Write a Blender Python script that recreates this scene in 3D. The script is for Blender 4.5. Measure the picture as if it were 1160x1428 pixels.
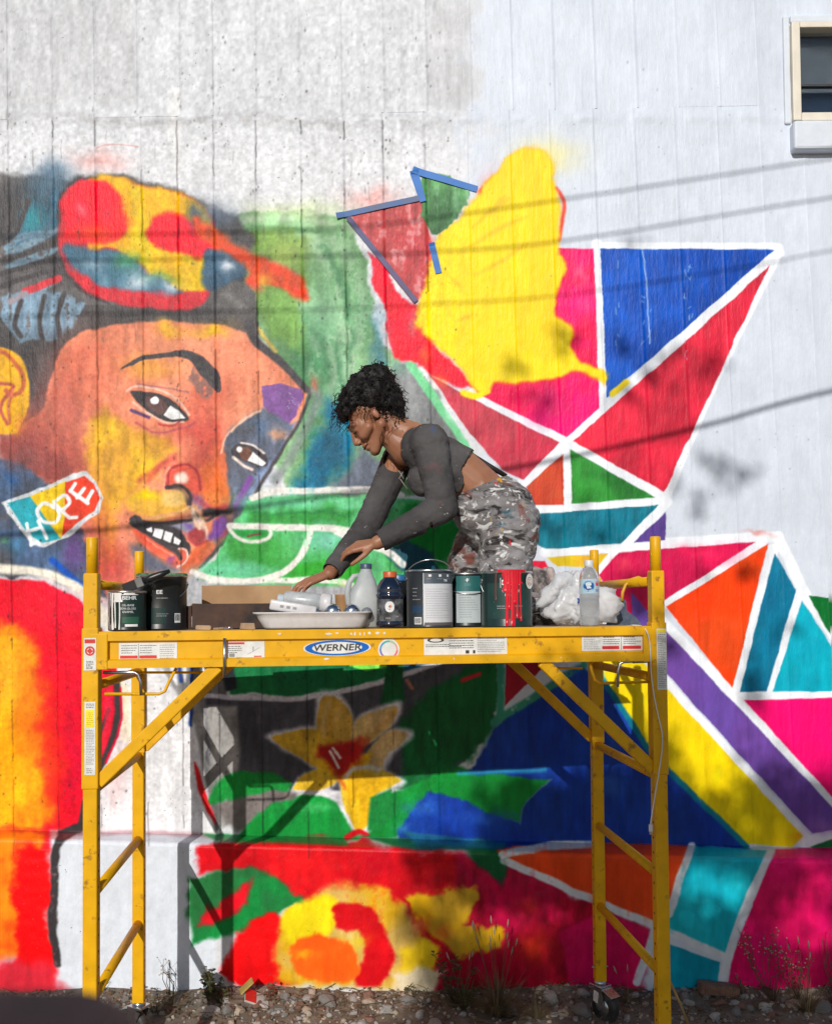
import bpy, bmesh, math, random
import numpy as np
from mathutils import Vector, Matrix
from math import radians, sin, cos, pi

random.seed(7)
for o in list(bpy.data.objects): bpy.data.objects.remove(o)
scene = bpy.context.scene
COL = scene.collection

# ------------------------------------------------------------------ camera
CAMH = 1.67
FPX, PITCH, ROLL, DYP = 1293.8, 0.0298, -0.0083, 94.35      # in pixels of an 1160 x 1428 picture
def rx(a): c, s = cos(a), sin(a); return np.array([[1,0,0],[0,c,-s],[0,s,c]])
def ry(a): c, s = cos(a), sin(a); return np.array([[c,0,s],[0,1,0],[-s,0,c]])
RC = rx(PITCH) @ ry(-ROLL)                                   # camera frame (right, forward, up) -> world
cam_data = bpy.data.cameras.new('camera')
cam = bpy.data.objects.new('camera', cam_data); COL.objects.link(cam)
scene.camera = cam
cam_data.sensor_fit = 'HORIZONTAL'; cam_data.sensor_width = 36.0
cam_data.lens = 36.0 * FPX / 1160.0
cam_data.shift_y = DYP / 1160.0
cam_data.clip_start = 0.02; cam_data.clip_end = 4000
m = Matrix(((RC[0,0], RC[0,2], -RC[0,1], 0), (RC[1,0], RC[1,2], -RC[1,1], 0), (RC[2,0], RC[2,2], -RC[2,1], CAMH), (0,0,0,1)))
cam.matrix_world = m
cam_data.dof.use_dof = True
cam_data.dof.focus_distance = 3.7
cam_data.dof.aperture_fstop = (cam_data.lens / 1000.0) / 0.007

# ------------------------------------------------------------------ sky, sun, exposure
SUN = Vector((0.175, 1.0, -0.474)).normalized()              # direction the light travels
SUN_EL = math.asin(-SUN.z)
world = bpy.data.worlds.new('World'); scene.world = world; world.use_nodes = True
nt = world.node_tree
bg = nt.nodes['Background']; sky = nt.nodes.new('ShaderNodeTexSky')
sky.sky_type = 'NISHITA'; sky.sun_disc = False
sky.sun_elevation = SUN_EL
sky.sun_rotation = math.atan2(-SUN.x, -SUN.y)
sky.air_density = 1.0; sky.dust_density = 0.6; sky.ozone_density = 1.0
nt.links.new(sky.outputs[0], bg.inputs[0]); bg.inputs[1].default_value = 0.072
sd = bpy.data.lights.new('sun', 'SUN'); sd.energy = 3.4; sd.angle = radians(0.53); sd.color = (1.0, 0.96, 0.90)
sun = bpy.data.objects.new('sun', sd); COL.objects.link(sun)
sun.rotation_euler = SUN.to_track_quat('-Z', 'Y').to_euler(); sun.location = (-4, -12, 9)
scene.view_settings.view_transform = 'Standard'; scene.view_settings.look = 'None'
scene.view_settings.exposure = 0.0; scene.view_settings.gamma = 1.0
scene.view_settings.use_curve_mapping = False
scene.render.engine = 'CYCLES'
scene.cycles.max_bounces = 8; scene.cycles.transparent_max_bounces = 12

# ------------------------------------------------------------------ helpers
def ray(px, py):
    d = np.array([(px-580.0)/FPX, 1.0, -(py-714.0-DYP)/FPX])
    return RC @ d
def at(px, py, y):
    """point on the vertical plane y = const that this picture position looks at"""
    r = ray(px, py); t = y / r[1]
    return Vector((r[0]*t, y, r[2]*t + CAMH))
WD, WK = 4.275, -0.02                                        # the wall plane y = WD + WK x
PL = 0.15                                                    # the plinth stands out this far
def on_wall(px, py, off=0.0):
    r = ray(px, py); t = (WD-off) / (r[1] - WK*r[0])
    return Vector((r[0]*t, r[1]*t, r[2]*t + CAMH))
def to_px(x, y, z):
    p = np.stack([x, y, z-CAMH]); q = RC.T @ p.reshape(3, -1)
    return (580 + FPX*q[0]/q[1]).reshape(x.shape), (714 + DYP - FPX*q[2]/q[1]).reshape(x.shape)

def lin(c):
    return tuple((v/255/12.92 if v/255 <= 0.04045 else ((v/255+0.055)/1.055)**2.4) for v in c)

def mk(name, verts, faces, mat=None, parent=None, smooth=False, mats=None, fmat=None):
    me = bpy.data.meshes.new(name)
    me.from_pydata([tuple(v) for v in verts], [], faces)
    me.update()
    o = bpy.data.objects.new(name, me); COL.objects.link(o)
    if mats:
        for q in mats: me.materials.append(q)
        if fmat is not None: me.polygons.foreach_set('material_index', fmat)
    elif mat: me.materials.append(mat)
    if smooth: me.polygons.foreach_set('use_smooth', [True]*len(me.polygons))
    if parent: o.parent = parent
    return o
def mko(name, me, parent=None, mat=None):
    o = bpy.data.objects.new(name, me); COL.objects.link(o)
    if mat: me.materials.append(mat)
    if parent: o.parent = parent
    return o
def empty(name, loc=(0,0,0), rz=0.0, label=None, cat=None, group=None):
    o = bpy.data.objects.new(name, None); COL.objects.link(o)
    o.location = loc; o.rotation_euler = (0,0,rz); o.empty_display_size = 0.1
    tag(o, label, cat, group)
    return o
def tag(o, label=None, cat=None, group=None, kind=None):
    if label: o['label'] = label
    if cat: o['category'] = cat
    if group: o['group'] = group
    if kind: o['kind'] = kind
    return o

class MB:
    """collects shapes; build() links them as one mesh object"""
    def __init__(s): s.v = []; s.f = []; s.sm = []
    def add(s, v, f, smooth=False):
        n = len(s.v); s.v += [Vector(q) for q in v]; s.f += [tuple(i+n for i in q) for q in f]; s.sm += [smooth]*len(f); return s
    def box(s, a, b, M=None, bev=0.0):
        (x0,y0,z0), (x1,y1,z1) = a, b
        if bev <= 0:
            v = [(x0,y0,z0),(x1,y0,z0),(x1,y1,z0),(x0,y1,z0),(x0,y0,z1),(x1,y0,z1),(x1,y1,z1),(x0,y1,z1)]
            f = [(0,3,2,1),(4,5,6,7),(0,1,5,4),(1,2,6,5),(2,3,7,6),(3,0,4,7)]
        else:
            bm = bmesh.new(); bmesh.ops.create_cube(bm, size=1)
            for q in bm.verts: q.co = Vector(((x0+x1)/2+q.co.x*(x1-x0), (y0+y1)/2+q.co.y*(y1-y0), (z0+z1)/2+q.co.z*(z1-z0)))
            bmesh.ops.bevel(bm, geom=bm.edges[:], offset=bev, segments=2, profile=0.5, affect='EDGES')
            bm.verts.index_update(); v = [q.co.copy() for q in bm.verts]; f = [tuple(w.index for w in q.verts) for q in bm.faces]; bm.free()
        if M is not None: v = [M @ Vector(q) for q in v]
        return s.add(v, f)
    def tube(s, pts, r, n=10, cap=True, smooth=True):
        pts = [Vector(p) for p in pts]; rs = r if isinstance(r, (list, tuple)) else [r]*len(pts)
        T = []
        for i in range(len(pts)):
            a = pts[max(i-1,0)]; b = pts[min(i+1,len(pts)-1)]; t = (b-a)
            T.append(t.normalized() if t.length > 1e-9 else Vector((0,0,1)))
        up = Vector((0,0,1)) if abs(T[0].z) < 0.9 else Vector((1,0,0))
        N = (up - T[0]*up.dot(T[0])).normalized(); v = []
        for i, p in enumerate(pts):
            N = (N - T[i]*N.dot(T[i]))
            N = N.normalized() if N.length > 1e-6 else T[i].orthogonal().normalized()
            B = T[i].cross(N)
            for k in range(n):
                a = 2*pi*k/n; v.append(p + (N*cos(a)+B*sin(a))*rs[i])
        f = []
        for i in range(len(pts)-1):
            for k in range(n):
                f.append((i*n+k, i*n+(k+1)%n, (i+1)*n+(k+1)%n, (i+1)*n+k))
        s.add(v, f, smooth)
        if cap:
            b0 = len(s.v)-len(v)
            s.f.append(tuple(b0+k for k in reversed(range(n)))); s.sm.append(False)
            s.f.append(tuple(b0+(len(pts)-1)*n+k for k in range(n))); s.sm.append(False)
        return s
    def lathe(s, prof, n=28, M=None, a0=0.0, a1=2*pi, smooth=True):
        full = abs(a1-a0-2*pi) < 1e-6; k = n if full else n+1; v = []
        for (r, z) in prof:
            for i in range(k):
                a = a0+(a1-a0)*i/n; v.append(Vector((r*cos(a), r*sin(a), z)))
        f = []
        for j in range(len(prof)-1):
            for i in range(n):
                i2 = (i+1) % k
                f.append((j*k+i, j*k+i2, (j+1)*k+i2, (j+1)*k+i))
        if M is not None: v = [M @ q for q in v]
        return s.add(v, f, smooth)
    def bar(s, a, b, w, h, up=(0,0,1), bev=0.0):
        a, b = Vector(a), Vector(b); t = (b-a); L = t.length; t.normalize()
        up = Vector(up); sd_ = t.cross(up).normalized(); u = sd_.cross(t)
        M = Matrix((( t.x, sd_.x, u.x, a.x), (t.y, sd_.y, u.y, a.y), (t.z, sd_.z, u.z, a.z), (0,0,0,1)))
        return s.box((0,-w/2,-h/2), (L,w/2,h/2), M, bev)
    def build(s, name, mat=None, parent=None):
        o = mk(name, s.v, s.f, mat, parent)
        o.data.polygons.foreach_set('use_smooth', s.sm)
        return o

def nodes(mat):
    mat.use_nodes = True; return mat.node_tree, mat.node_tree.nodes, mat.node_tree.links
def M_(name, col, rough=0.5, metal=0.0, var=0.12, vscale=14.0, bump=0.0, bscale=80.0, spec=0.5, col2=None, c2amt=0.5, c2scale=6.0, trans=0.0, coat=0.0, edge=(0.42,0.6)):
    """procedural principled material: colour with noise mottling, optional second colour in patches, bump"""
    m_ = bpy.data.materials.new(name); t, N, L = nodes(m_); b = N['Principled BSDF']
    b.inputs['Roughness'].default_value = rough; b.inputs['Metallic'].default_value = metal
    b.inputs['Specular IOR Level'].default_value = spec
    if trans: b.inputs['Transmission Weight'].default_value = trans
    if coat: b.inputs['Coat Weight'].default_value = coat
    tc = N.new('ShaderNodeTexCoord'); n1 = N.new('ShaderNodeTexNoise'); n1.inputs['Scale'].default_value = vscale; n1.inputs['Detail'].default_value = 6
    L.new(tc.outputs['Object'], n1.inputs['Vector'])
    hs = N.new('ShaderNodeHueSaturation'); hs.inputs['Color'].default_value = (*col, 1)
    mr = N.new('ShaderNodeMapRange'); mr.inputs['From Min'].default_value = 0.3; mr.inputs['From Max'].default_value = 0.7
    mr.inputs['To Min'].default_value = 1-var; mr.inputs['To Max'].default_value = 1+var
    L.new(n1.outputs['Fac'], mr.inputs['Value']); L.new(mr.outputs[0], hs.inputs['Value'])
    out = hs.outputs['Color']
    if col2:
        n2 = N.new('ShaderNodeTexNoise'); n2.inputs['Scale'].default_value = c2scale; n2.inputs['Detail'].default_value = 8; n2.inputs['Roughness'].default_value = 0.65
        L.new(tc.outputs['Object'], n2.inputs['Vector'])
        r2 = N.new('ShaderNodeMapRange'); r2.inputs['From Min'].default_value = edge[0]; r2.inputs['From Max'].default_value = edge[1]; r2.inputs['To Max'].default_value = c2amt
        L.new(n2.outputs['Fac'], r2.inputs['Value'])
        mx = N.new('ShaderNodeMix'); mx.data_type = 'RGBA'
        L.new(r2.outputs[0], mx.inputs[0]); L.new(out, mx.inputs[6]); mx.inputs[7].default_value = (*col2, 1)
        out = mx.outputs[2]
    L.new(out, b.inputs['Base Color'])
    rr = N.new('ShaderNodeMapRange'); rr.inputs['To Min'].default_value = max(0.02, rough-0.08); rr.inputs['To Max'].default_value = min(1, rough+0.08)
    L.new(n1.outputs['Fac'], rr.inputs['Value']); L.new(rr.outputs[0], b.inputs['Roughness'])
    if bump:
        n3 = N.new('ShaderNodeTexNoise'); n3.inputs['Scale'].default_value = bscale; n3.inputs['Detail'].default_value = 5
        L.new(tc.outputs['Object'], n3.inputs['Vector'])
        bp = N.new('ShaderNodeBump'); bp.inputs['Strength'].default_value = bump; bp.inputs['Distance'].default_value = 0.004
        L.new(n3.outputs['Fac'], bp.inputs['Height']); L.new(bp.outputs[0], b.inputs['Normal'])
    return m_

# ------------------------------------------------------------------ the mural, painted shape by shape onto a canvas laid out on the wall
CX0, CY0, CW, CH = -140, 0, 1440, 1460
rng = np.random.default_rng(5)
def vnoise(scale, octs=3, seed=0, aniso=1.0):
    r = np.random.default_rng(seed); out = np.zeros((CH, CW), np.float32); amp = 1.0; tot = 0
    yy = np.arange(CH, dtype=np.float32)[:,None]; xx = np.arange(CW, dtype=np.float32)[None,:]
    for k in range(octs):
        s = scale / 2**k; gx = int(CW/s)+3; gy = int(CH/(s*aniso))+3
        g = r.random((gy, gx)).astype(np.float32)
        fx = xx/s; fy = yy/(s*aniso); ix = fx.astype(int); iy = fy.astype(int); tx = fx-ix; ty = fy-iy
        tx = tx*tx*(3-2*tx); ty = ty*ty*(3-2*ty)
        a = g[iy, ix]*(1-tx)+g[iy, ix+1]*tx; b = g[iy+1, ix]*(1-tx)+g[iy+1, ix+1]*tx
        out += amp*(a*(1-ty)+b*ty); tot += amp; amp *= 0.55
    out /= tot
    return (out-out.mean())/out.std()
NA = vnoise(26, 4, 1); NB_ = vnoise(26, 4, 2); NM = vnoise(60, 4, 3); NF = vnoise(5, 2, 4); NV = vnoise(9, 3, 6, 4.0); NL = vnoise(150, 3, 8); NS = vnoise(3, 1, 11)
CAN = np.zeros((CH, CW, 3), np.float32)
ZR = {'c': (0,220,2.522), 'd': (0,480,2.522), 'f': (440,190,2.762), 'g': (700,320,2.522), 'h': (740,700,2.762), 'w': (420,480,3.222),
      'l': (0,940,2.927), 'm': (240,900,2.417), 'n': (240,1130,2.417), 'q': (680,1130,2.417), 'r': (680,900,2.704), 'x': (120,520,3.625)}
def cv(pts, z):
    if z is None: return np.array(pts, float)
    ox, oy, s = ZR[z]; return np.array([(ox+a/s, oy+b/s) for a, b in pts])
def smooth_pts(P, closed, n=6):
    P = np.asarray(P); m_ = len(P); out = []
    for i in range(m_ if closed else m_-1):
        if closed: a, b, c, d = P[(i-1)%m_], P[i], P[(i+1)%m_], P[(i+2)%m_]
        else: a, b, c, d = P[max(i-1,0)], P[i], P[i+1], P[min(i+2,m_-1)]
        for k in range(n):
            t = k/n
            out.append(0.5*((2*b)+(-a+c)*t+(2*a-5*b+4*c-d)*t*t+(-a+3*b-3*c+d)*t**3))
    if not closed: out.append(P[-1])
    return np.array(out)
def window_(P, m_):
    x0 = max(int(P[:,0].min()-m_)-CX0, 0); x1 = min(int(P[:,0].max()+m_)+2-CX0, CW)
    y0 = max(int(P[:,1].min()-m_)-CY0, 0); y1 = min(int(P[:,1].max()+m_)+2-CY0, CH)
    return x0, x1, y0, y1
def lay(w, A, col, var, col2, mix2, op, tex):
    x0, x1, y0, y1 = w; sl = (slice(y0,y1), slice(x0,x1))
    c = np.zeros((y1-y0, x1-x0, 3), np.float32)+np.array(col, np.float32)
    if col2 is not None:
        k = np.clip(0.5+0.55*NM[sl]+mix2, 0, 1)[...,None]; c = c*(1-k)+np.array(col2, np.float32)*k
    if var: c = c*(1+var*(0.6*NM[sl]+0.5*NV[sl])[...,None])
    if tex: A = A*np.clip(1-tex*np.clip(NV[sl]+0.6*NF[sl]-0.4, 0, 1.5), 0, 1)
    A = (A*op)[...,None]
    CAN[sl] = CAN[sl]*(1-A)+np.clip(c, 0, 255)*A
def F(col, pts, z=None, soft=1.0, wob=0.45, sm=False, var=0.05, col2=None, mix2=0.0, op=1.0, tex=0.0):
    P = cv(pts, z)
    if sm: P = smooth_pts(P, True)
    w = window_(P, soft*2+wob*3+3); x0, x1, y0, y1 = w
    if x1 <= x0 or y1 <= y0: return
    sl = (slice(y0,y1), slice(x0,x1))
    X = np.arange(x0,x1)[None,:]+CX0+wob*NA[sl]+0.35*min(wob,1.5)*NF[sl]; Y = np.arange(y0,y1)[:,None]+CY0+wob*NB_[sl]
    D = np.full(X.shape, 1e9); ins = np.zeros(X.shape, bool); n = len(P)
    for i in range(n):
        ax, ay = P[i]; bx, by = P[(i+1)%n]; ex, ey = bx-ax, by-ay; L2 = ex*ex+ey*ey+1e-9
        t = np.clip(((X-ax)*ex+(Y-ay)*ey)/L2, 0, 1)
        D = np.minimum(D, (X-ax-t*ex)**2+(Y-ay-t*ey)**2)
        if ay != by:
            c = ((ay > Y) != (by > Y)) & (X < (bx-ax)*(Y-ay)/(by-ay)+ax); ins ^= c
    D = np.sqrt(D); D = np.where(ins, -D, D); soft = soft if soft > 1.6 else soft*0.65
    A = np.clip(0.5-D/(2*soft), 0, 1); A = A*A*(3-2*A)
    lay(w, A, col, var, col2, mix2, op, tex)
def S(col, pts, wd, z=None, soft=0.9, wob=0.6, sm=True, var=0.04, col2=None, mix2=0.0, op=1.0, tex=0.0, w2=None, taper=False):
    P = cv(pts, z)
    if sm and len(P) > 2: P = smooth_pts(P, False)
    w = window_(P, wd+soft*2+wob*3+3); x0, x1, y0, y1 = w
    if x1 <= x0 or y1 <= y0: return
    sl = (slice(y0,y1), slice(x0,x1))
    X = np.arange(x0,x1)[None,:]+CX0+wob*NA[sl]; Y = np.arange(y0,y1)[:,None]+CY0+wob*NB_[sl]
    D = np.full(X.shape, 1e9); n = len(P)-1
    for i in range(n):
        ax, ay = P[i]; bx, by = P[i+1]; ex, ey = bx-ax, by-ay; L2 = ex*ex+ey*ey+1e-9
        t = np.clip(((X-ax)*ex+(Y-ay)*ey)/L2, 0, 1)
        rr = wd/2
        if taper: rr = wd/2*(0.25+0.75*np.sin(np.pi*np.clip((i+t)/n, 0.02, 0.98)))
        elif w2 is not None: rr = (wd+(w2-wd)*(i+t)/n)/2
        D = np.minimum(D, np.hypot(X-ax-t*ex, Y-ay-t*ey)-rr)
    A = np.clip(0.5-D/(2*soft), 0, 1); A = A*A*(3-2*A)
    lay(w, A, col, var, col2, mix2, op, tex)
def B(col, cx, cy, rx_, ry_=None, op=0.7, z=None, wob=3.0, pw=1.0):
    """sprayed soft spot"""
    if z: (cx, cy), = cv([(cx,cy)], z); rx_ /= ZR[z][2]; ry_ = ry_/ZR[z][2] if ry_ else None
    ry_ = ry_ or rx_
    P = np.array([(cx-2*rx_, cy-2*ry_), (cx+2*rx_, cy+2*ry_)]); w = window_(P, 2); x0, x1, y0, y1 = w
    if x1 <= x0 or y1 <= y0: return
    sl = (slice(y0,y1), slice(x0,x1))
    X = np.arange(x0,x1)[None,:]+CX0+wob*NA[sl]; Y = np.arange(y0,y1)[:,None]+CY0+wob*NB_[sl]
    q = ((X-cx)/rx_)**2+((Y-cy)/ry_)**2
    lay(w, np.exp(-q**pw*1.1), col, 0.02, None, 0, op, 0)

WHITE = (208,215,227); BW = (236,240,247); INK = (62,60,63)
# bare wall paint: old grey-white on one side, fresh blue-white on the other
xx = (np.arange(CW)+CX0)[None,:,None].astype(np.float32); yy = (np.arange(CH)+CY0)[:,None,None].astype(np.float32)
k = np.clip((xx-640+14*NA[...,None]-0.02*yy)/36, 0, 1)
old = np.array((206,208,213), np.float32)*(1+0.010*NL+0.006*NM+0.008*NF)[...,None]
old = old+np.clip((yy-160)/60, 0, 1)*np.array((9,8,7), np.float32)
new = np.array(WHITE, np.float32)*(1+0.012*NM)[...,None]
CAN[:] = old*(1-k)+new*k
F((188,189,192), [(-140,-10),(190,-10),(196,148),(-140,156)], soft=6, wob=2, var=0.03, op=0.5)
F((186,187,190), [(594,-10),(655,-10),(655,150),(600,148)], soft=6, wob=2, op=0.5)
S((232,232,232), [(246,130),(243,170),(248,230)], 16, soft=7, op=0.7)
S((150,148,148), [(0,163),(90,160),(200,172),(300,165),(480,170)], 6, soft=5, op=0.4, wob=4)
S((205,140,132), [(136,206),(160,201),(192,204)], 1.6, soft=1, op=0.8)

# ---- green leaf field behind the head
F((108,156,104), [(300,318),(335,294),(420,291),(482,300),(497,335),(518,420),(530,480),(565,505),(640,615),(610,690),(410,690),(380,640),(425,560),(360,470),(330,420),(300,360)], soft=3, wob=3, col2=(140,184,134), var=0.08, sm=False)
B((190,205,150), 420, 290, 90, 12, 0.6)
S((172,198,160), [(330,306),(400,303),(470,312),(492,322)], 9, soft=4, var=0.1, op=0.9, tex=0.6)
S((70,128,72), [(318,318),(400,318),(480,328)], 5, soft=4, op=0.7)
F((112,150,58), [(318,318),(400,322),(440,330),(430,400),(380,380),(330,345)], soft=10, wob=4, op=0.85, var=0.08)
B((150,165,80), 398, 352, 30, 22, 0.7)
B((160,188,150), 452, 345, 30, 26, 0.55); B((70,125,80), 470, 390, 26, 60, 0.45)
B((150,196,160), 452, 440, 26, 36, 0.65); B((48,118,76), 440, 500, 34, 60, 0.75); B((150,195,160), 480, 520, 22, 60, 0.7)
B((45,110,70), 505, 440, 14, 40, 0.6); B((128,190,160), 470, 580, 20, 40, 0.6); B((40,120,62), 437, 600, 20, 40, 0.7)
for p in ([(440,330),(470,400),(478,470)], [(470,330),(500,400),(508,480)], [(455,470),(462,540),(440,620)], [(490,450),(500,540),(470,600)], [(420,420),(436,470),(440,520)]): S((178,212,176), p, 16, soft=7, op=0.5, tex=1.0, var=0.1, wob=3)
for p in ([(455,340),(486,420),(490,500)], [(470,480),(478,560),(450,640)], [(425,440),(450,500),(450,580)]): S((52,118,74), p, 10, soft=6, op=0.55, tex=0.8, wob=3)
B((60,120,150), 526, 470, 8, 40, 0.6); B((52,110,150), 528, 510, 8, 24, 0.6)
F((112,158,66), [(362,390),(410,395),(422,440),(420,490),(380,470),(355,430)], soft=9, wob=3, op=0.8)
F((16,110,145), [(462,560),(500,590),(490,640),(455,684),(410,684),(425,650)], soft=11, wob=4, var=0.1)
B((60,150,175), 478, 602, 14, 10, 0.7)
F((104,112,128), [(505,625),(545,650),(530,684),(455,684),(480,655)], soft=8, wob=3, var=0.08)
F((128,130,132), [(536,525),(548,505),(572,500),(600,540),(655,628),(600,640),(560,600),(545,570)], soft=3, wob=2, var=0.1)
B((110,160,140), 552, 508, 16, 10, 0.7)

# ---- dark hair with blue strands
F((74,71,73), [(-140,250),(-20,243),(50,241),(100,249),(170,243),(250,266),(330,302),(352,330),(345,400),(365,480),(300,470),(200,470),(130,500),(100,560),(40,600),(-140,600)], soft=5, wob=2, var=0.14, col2=(96,92,92), mix2=-0.2)
B((66,98,126), 70, 240, 26, 16, 0.75); B((60,100,125), 70, 262, 34, 22, 0.8); B((228,150,142), 140, 226, 34, 16, 0.6)
F((58,104,130), [(40,285),(85,262),(90,300),(72,330),(20,350),(10,330)], soft=8, wob=4, var=0.15, tex=0.5)
B((44,140,150), 46, 305, 14, 18, 0.9)
for a, b, c in (((8,352),(45,338),(84,318)), ((5,372),(40,362),(85,345)), ((6,416),(30,412),(76,395)), ((4,440),(30,425),(90,408))):
    S((118,146,164), [a,b,c], 12, soft=2.5, var=0.12, tex=0.7, taper=True)
S((120,150,170), [(10,345),(28,330),(56,326)], 10, soft=2, tex=0.6, var=0.1)
F((112,136,156), [(8,415),(60,402),(92,408),(120,420),(128,432),(96,455),(70,490),(40,500),(14,470)], soft=5, wob=3, var=0.2, tex=0.7)
for x0_ in (12,24,36,50,62,76,88,104,118): S((122,150,172), [(x0_,408+x0_*0.08),(x0_-6,440),(x0_-4,478-x0_*0.18)], 10, soft=2.5, var=0.18, tex=0.9, taper=True)
for p in ([(-10,345),(20,325),(40,280)], [(0,362),(40,352),(86,332)], [(0,382),(40,370),(86,358)], [(2,400),(40,385),(92,372)], [(30,418),(20,450),(30,470)], [(62,412),(55,445),(62,478)], [(90,408),(80,440),(84,468)]): S((66,62,64), p, 7, soft=1.6, var=0.1)
S((206,52,62), [(36,405),(60,396),(82,388)], 10, soft=1.5, sm=False)
S((150,140,150), [(14,420),(36,408)], 8, soft=2)
F((74,71,72), [(0,560),(0,440),(30,480),(100,470),(120,425),(230,425),(300,430),(310,395),(330,388),(352,402),(362,470),(345,462),(240,445),(165,452),(118,468),(80,530),(60,560)], soft=2, wob=1.5, var=0.12)
S((122,120,118), [(318,408),(330,420),(338,440)], 14, soft=5, op=0.6, tex=0.8)

# ---- knotted head scarf
OUT = [(82,300),(84,275),(98,258),(130,251),(170,250),(215,262),(262,272),(285,290),(300,310),(290,330),(292,390),(288,420),(262,432),(200,430),(150,418),(112,400),(92,370),(80,330)]
F((58,50,52), [(78,300),(82,270),(98,252),(135,248),(92,260),(150,424),(108,404),(88,374)], soft=3, wob=1)
F((205,38,52), OUT, soft=3, wob=1.2, sm=True)
F((238,178,0), [(130,250),(170,250),(215,262),(262,272),(285,290),(296,315),(288,345),(288,405),(240,400),(195,372),(160,345),(120,345),(120,300)], soft=4, wob=2, sm=True, col2=(222,192,0), mix2=-0.2)
F((60,105,130), [(92,345),(130,346),(170,352),(205,380),(252,405),(240,410),(170,402),(125,392),(98,368)], soft=5, wob=2, sm=True, col2=(90,130,150))
B((70,150,100), 178, 365, 20, 14, 0.8); B((80,150,100), 222, 388, 22, 8, 0.7)
B((205,212,222), 195, 392, 18, 10, 0.8); B((210,215,225), 236, 400, 12, 8, 0.8); B((180,195,208), 130, 370, 18, 12, 0.5)
F((252,0,42), [(88,300),(92,270),(112,256),(145,255),(168,275),(175,305),(170,330),(135,338),(95,335)], soft=5, wob=2, sm=True)
B((255,70,20), 130, 325, 34, 14, 0.85); B((250,120,120), 116, 292, 9, 11, 0.7); B((252,60,25), 172, 300, 10, 24, 0.5)
F((250,0,40), [(205,318),(215,302),(240,298),(275,310),(300,328),(300,342),(275,356),(225,345),(207,332)], soft=5, wob=2, sm=True)
B((60,78,110), 272, 295, 12, 18, 0.85); B((70,90,115), 300, 300, 30, 16, 0.7); B((175,178,190), 305, 284, 24, 14, 0.5)
F((52,86,112), [(284,350),(310,345),(338,360),(342,385),(318,398),(290,405),(282,385)], soft=5, wob=2, sm=True)
B((215,220,230), 318, 366, 11, 11, 0.95)
F((212,72,22), [(272,300),(312,325),(350,352),(395,366),(420,385),(432,415),(422,420),(395,402),(365,392),(345,402),(350,375),(310,345),(278,330)], soft=5, wob=2, sm=True, col2=(230,60,20))
B((235,165,40), 372, 388, 12, 10, 0.8); B((245,60,40), 358, 394, 8, 16, 0.8)
S((150,130,120), [(330,340),(380,362),(415,382)], 5, soft=4, op=0.35)
F((96,94,94), [(296,415),(312,398),(332,390),(350,400),(358,425),(356,448),(330,455),(305,440),(290,430)], soft=2.5, wob=1.5, sm=True, col2=(70,68,70))
S((140,138,136), [(312,410),(325,415),(338,430)], 10, soft=5, tex=1.0, op=0.6)

# ---- face
FACE = [(82,500),(92,478),(118,462),(165,452),(240,447),(310,452),(345,464),(360,486),(395,512),(430,545),(424,575),(402,610),(375,655),(350,700),(318,750),(280,792),(240,830),(120,830),(110,740),(100,700),(60,665),(5,640),(20,600),(60,570),(70,530)]
F((230,134,100), FACE, soft=2, wob=1, var=0.05, col2=(236,150,114), mix2=-0.1)
B((160,78,68), 45, 610, 46, 60, 0.9); B((170,78,70), 95, 640, 40, 50, 0.75); B((176,88,84), 90, 560, 30, 50, 0.6); B((205,92,70), 120, 520, 40, 50, 0.5)
F((152,74,68), [(0,605),(50,600),(90,640),(100,668),(60,668),(0,640)], soft=10, wob=3)
B((228,150,112), 250, 478, 70, 18, 0.6); B((205,92,72), 130, 495, 26, 14, 0.5)
B((232,182,20), 235, 458, 16, 8, 0.8); B((236,196,0), 296, 460, 20, 9, 0.95); B((222,160,60), 270, 456, 40, 8, 0.5)
F((222,160,52), [(128,585),(150,570),(175,600),(240,610),(250,625),(225,650),(205,670),(180,690),(160,720),(160,780),(140,800),(130,700),(122,640)], soft=10, wob=3, var=0.08, col2=(228,176,40))
B((200,80,62), 290, 560, 30, 50, 0.7); B((196,70,62), 275, 600, 34, 22, 0.75); B((205,90,80), 140, 740, 22, 60, 0.6); B((190,60,62), 150, 790, 30, 40, 0.75)
B((222,150,60), 208, 510, 40, 14, 0.85); B((215,110,80), 330, 510, 30, 40, 0.4)
F((196,68,58), [(300,590),(318,620),(312,690),(318,720),(275,690),(255,650)], soft=12, wob=3, op=0.65)
B((226,120,50), 298, 668, 16, 30, 0.85); B((228,120,78), 310, 640, 12, 22, 0.6)
# nose
F((226,110,80), [(232,650),(255,646),(275,660),(280,690),(262,700),(240,690),(228,672)], soft=6, wob=1, sm=True)
B((240,178,150), 254, 672, 12, 12, 0.9); B((252,226,205), 252, 668, 5, 8, 0.9)
S((176,60,62), [(232,680),(230,662),(246,649),(266,650),(276,668),(275,690)], 3.2, soft=1.4)
S((205,70,60), [(205,672),(225,650),(245,640)], 6, soft=4, op=0.6)
F((226,170,60), [(180,690),(210,682),(240,688),(258,700),(256,715),(225,722),(195,718),(180,708)], soft=6, wob=2, sm=True)
B((240,210,0), 205, 690, 16, 9, 0.95)
S((72,60,64), [(232,679),(248,682),(258,692),(268,712),(285,725),(308,714)], 5.0, soft=1.6)
S((150,120,150), [(266,690),(278,708)], 7, soft=3); B((175,120,150), 276, 702, 8, 8, 0.6)
S((240,190,130), [(216,722),(250,714),(268,706),(280,720),(286,736),(282,750)], 4, soft=1.6, op=0.8)
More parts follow.
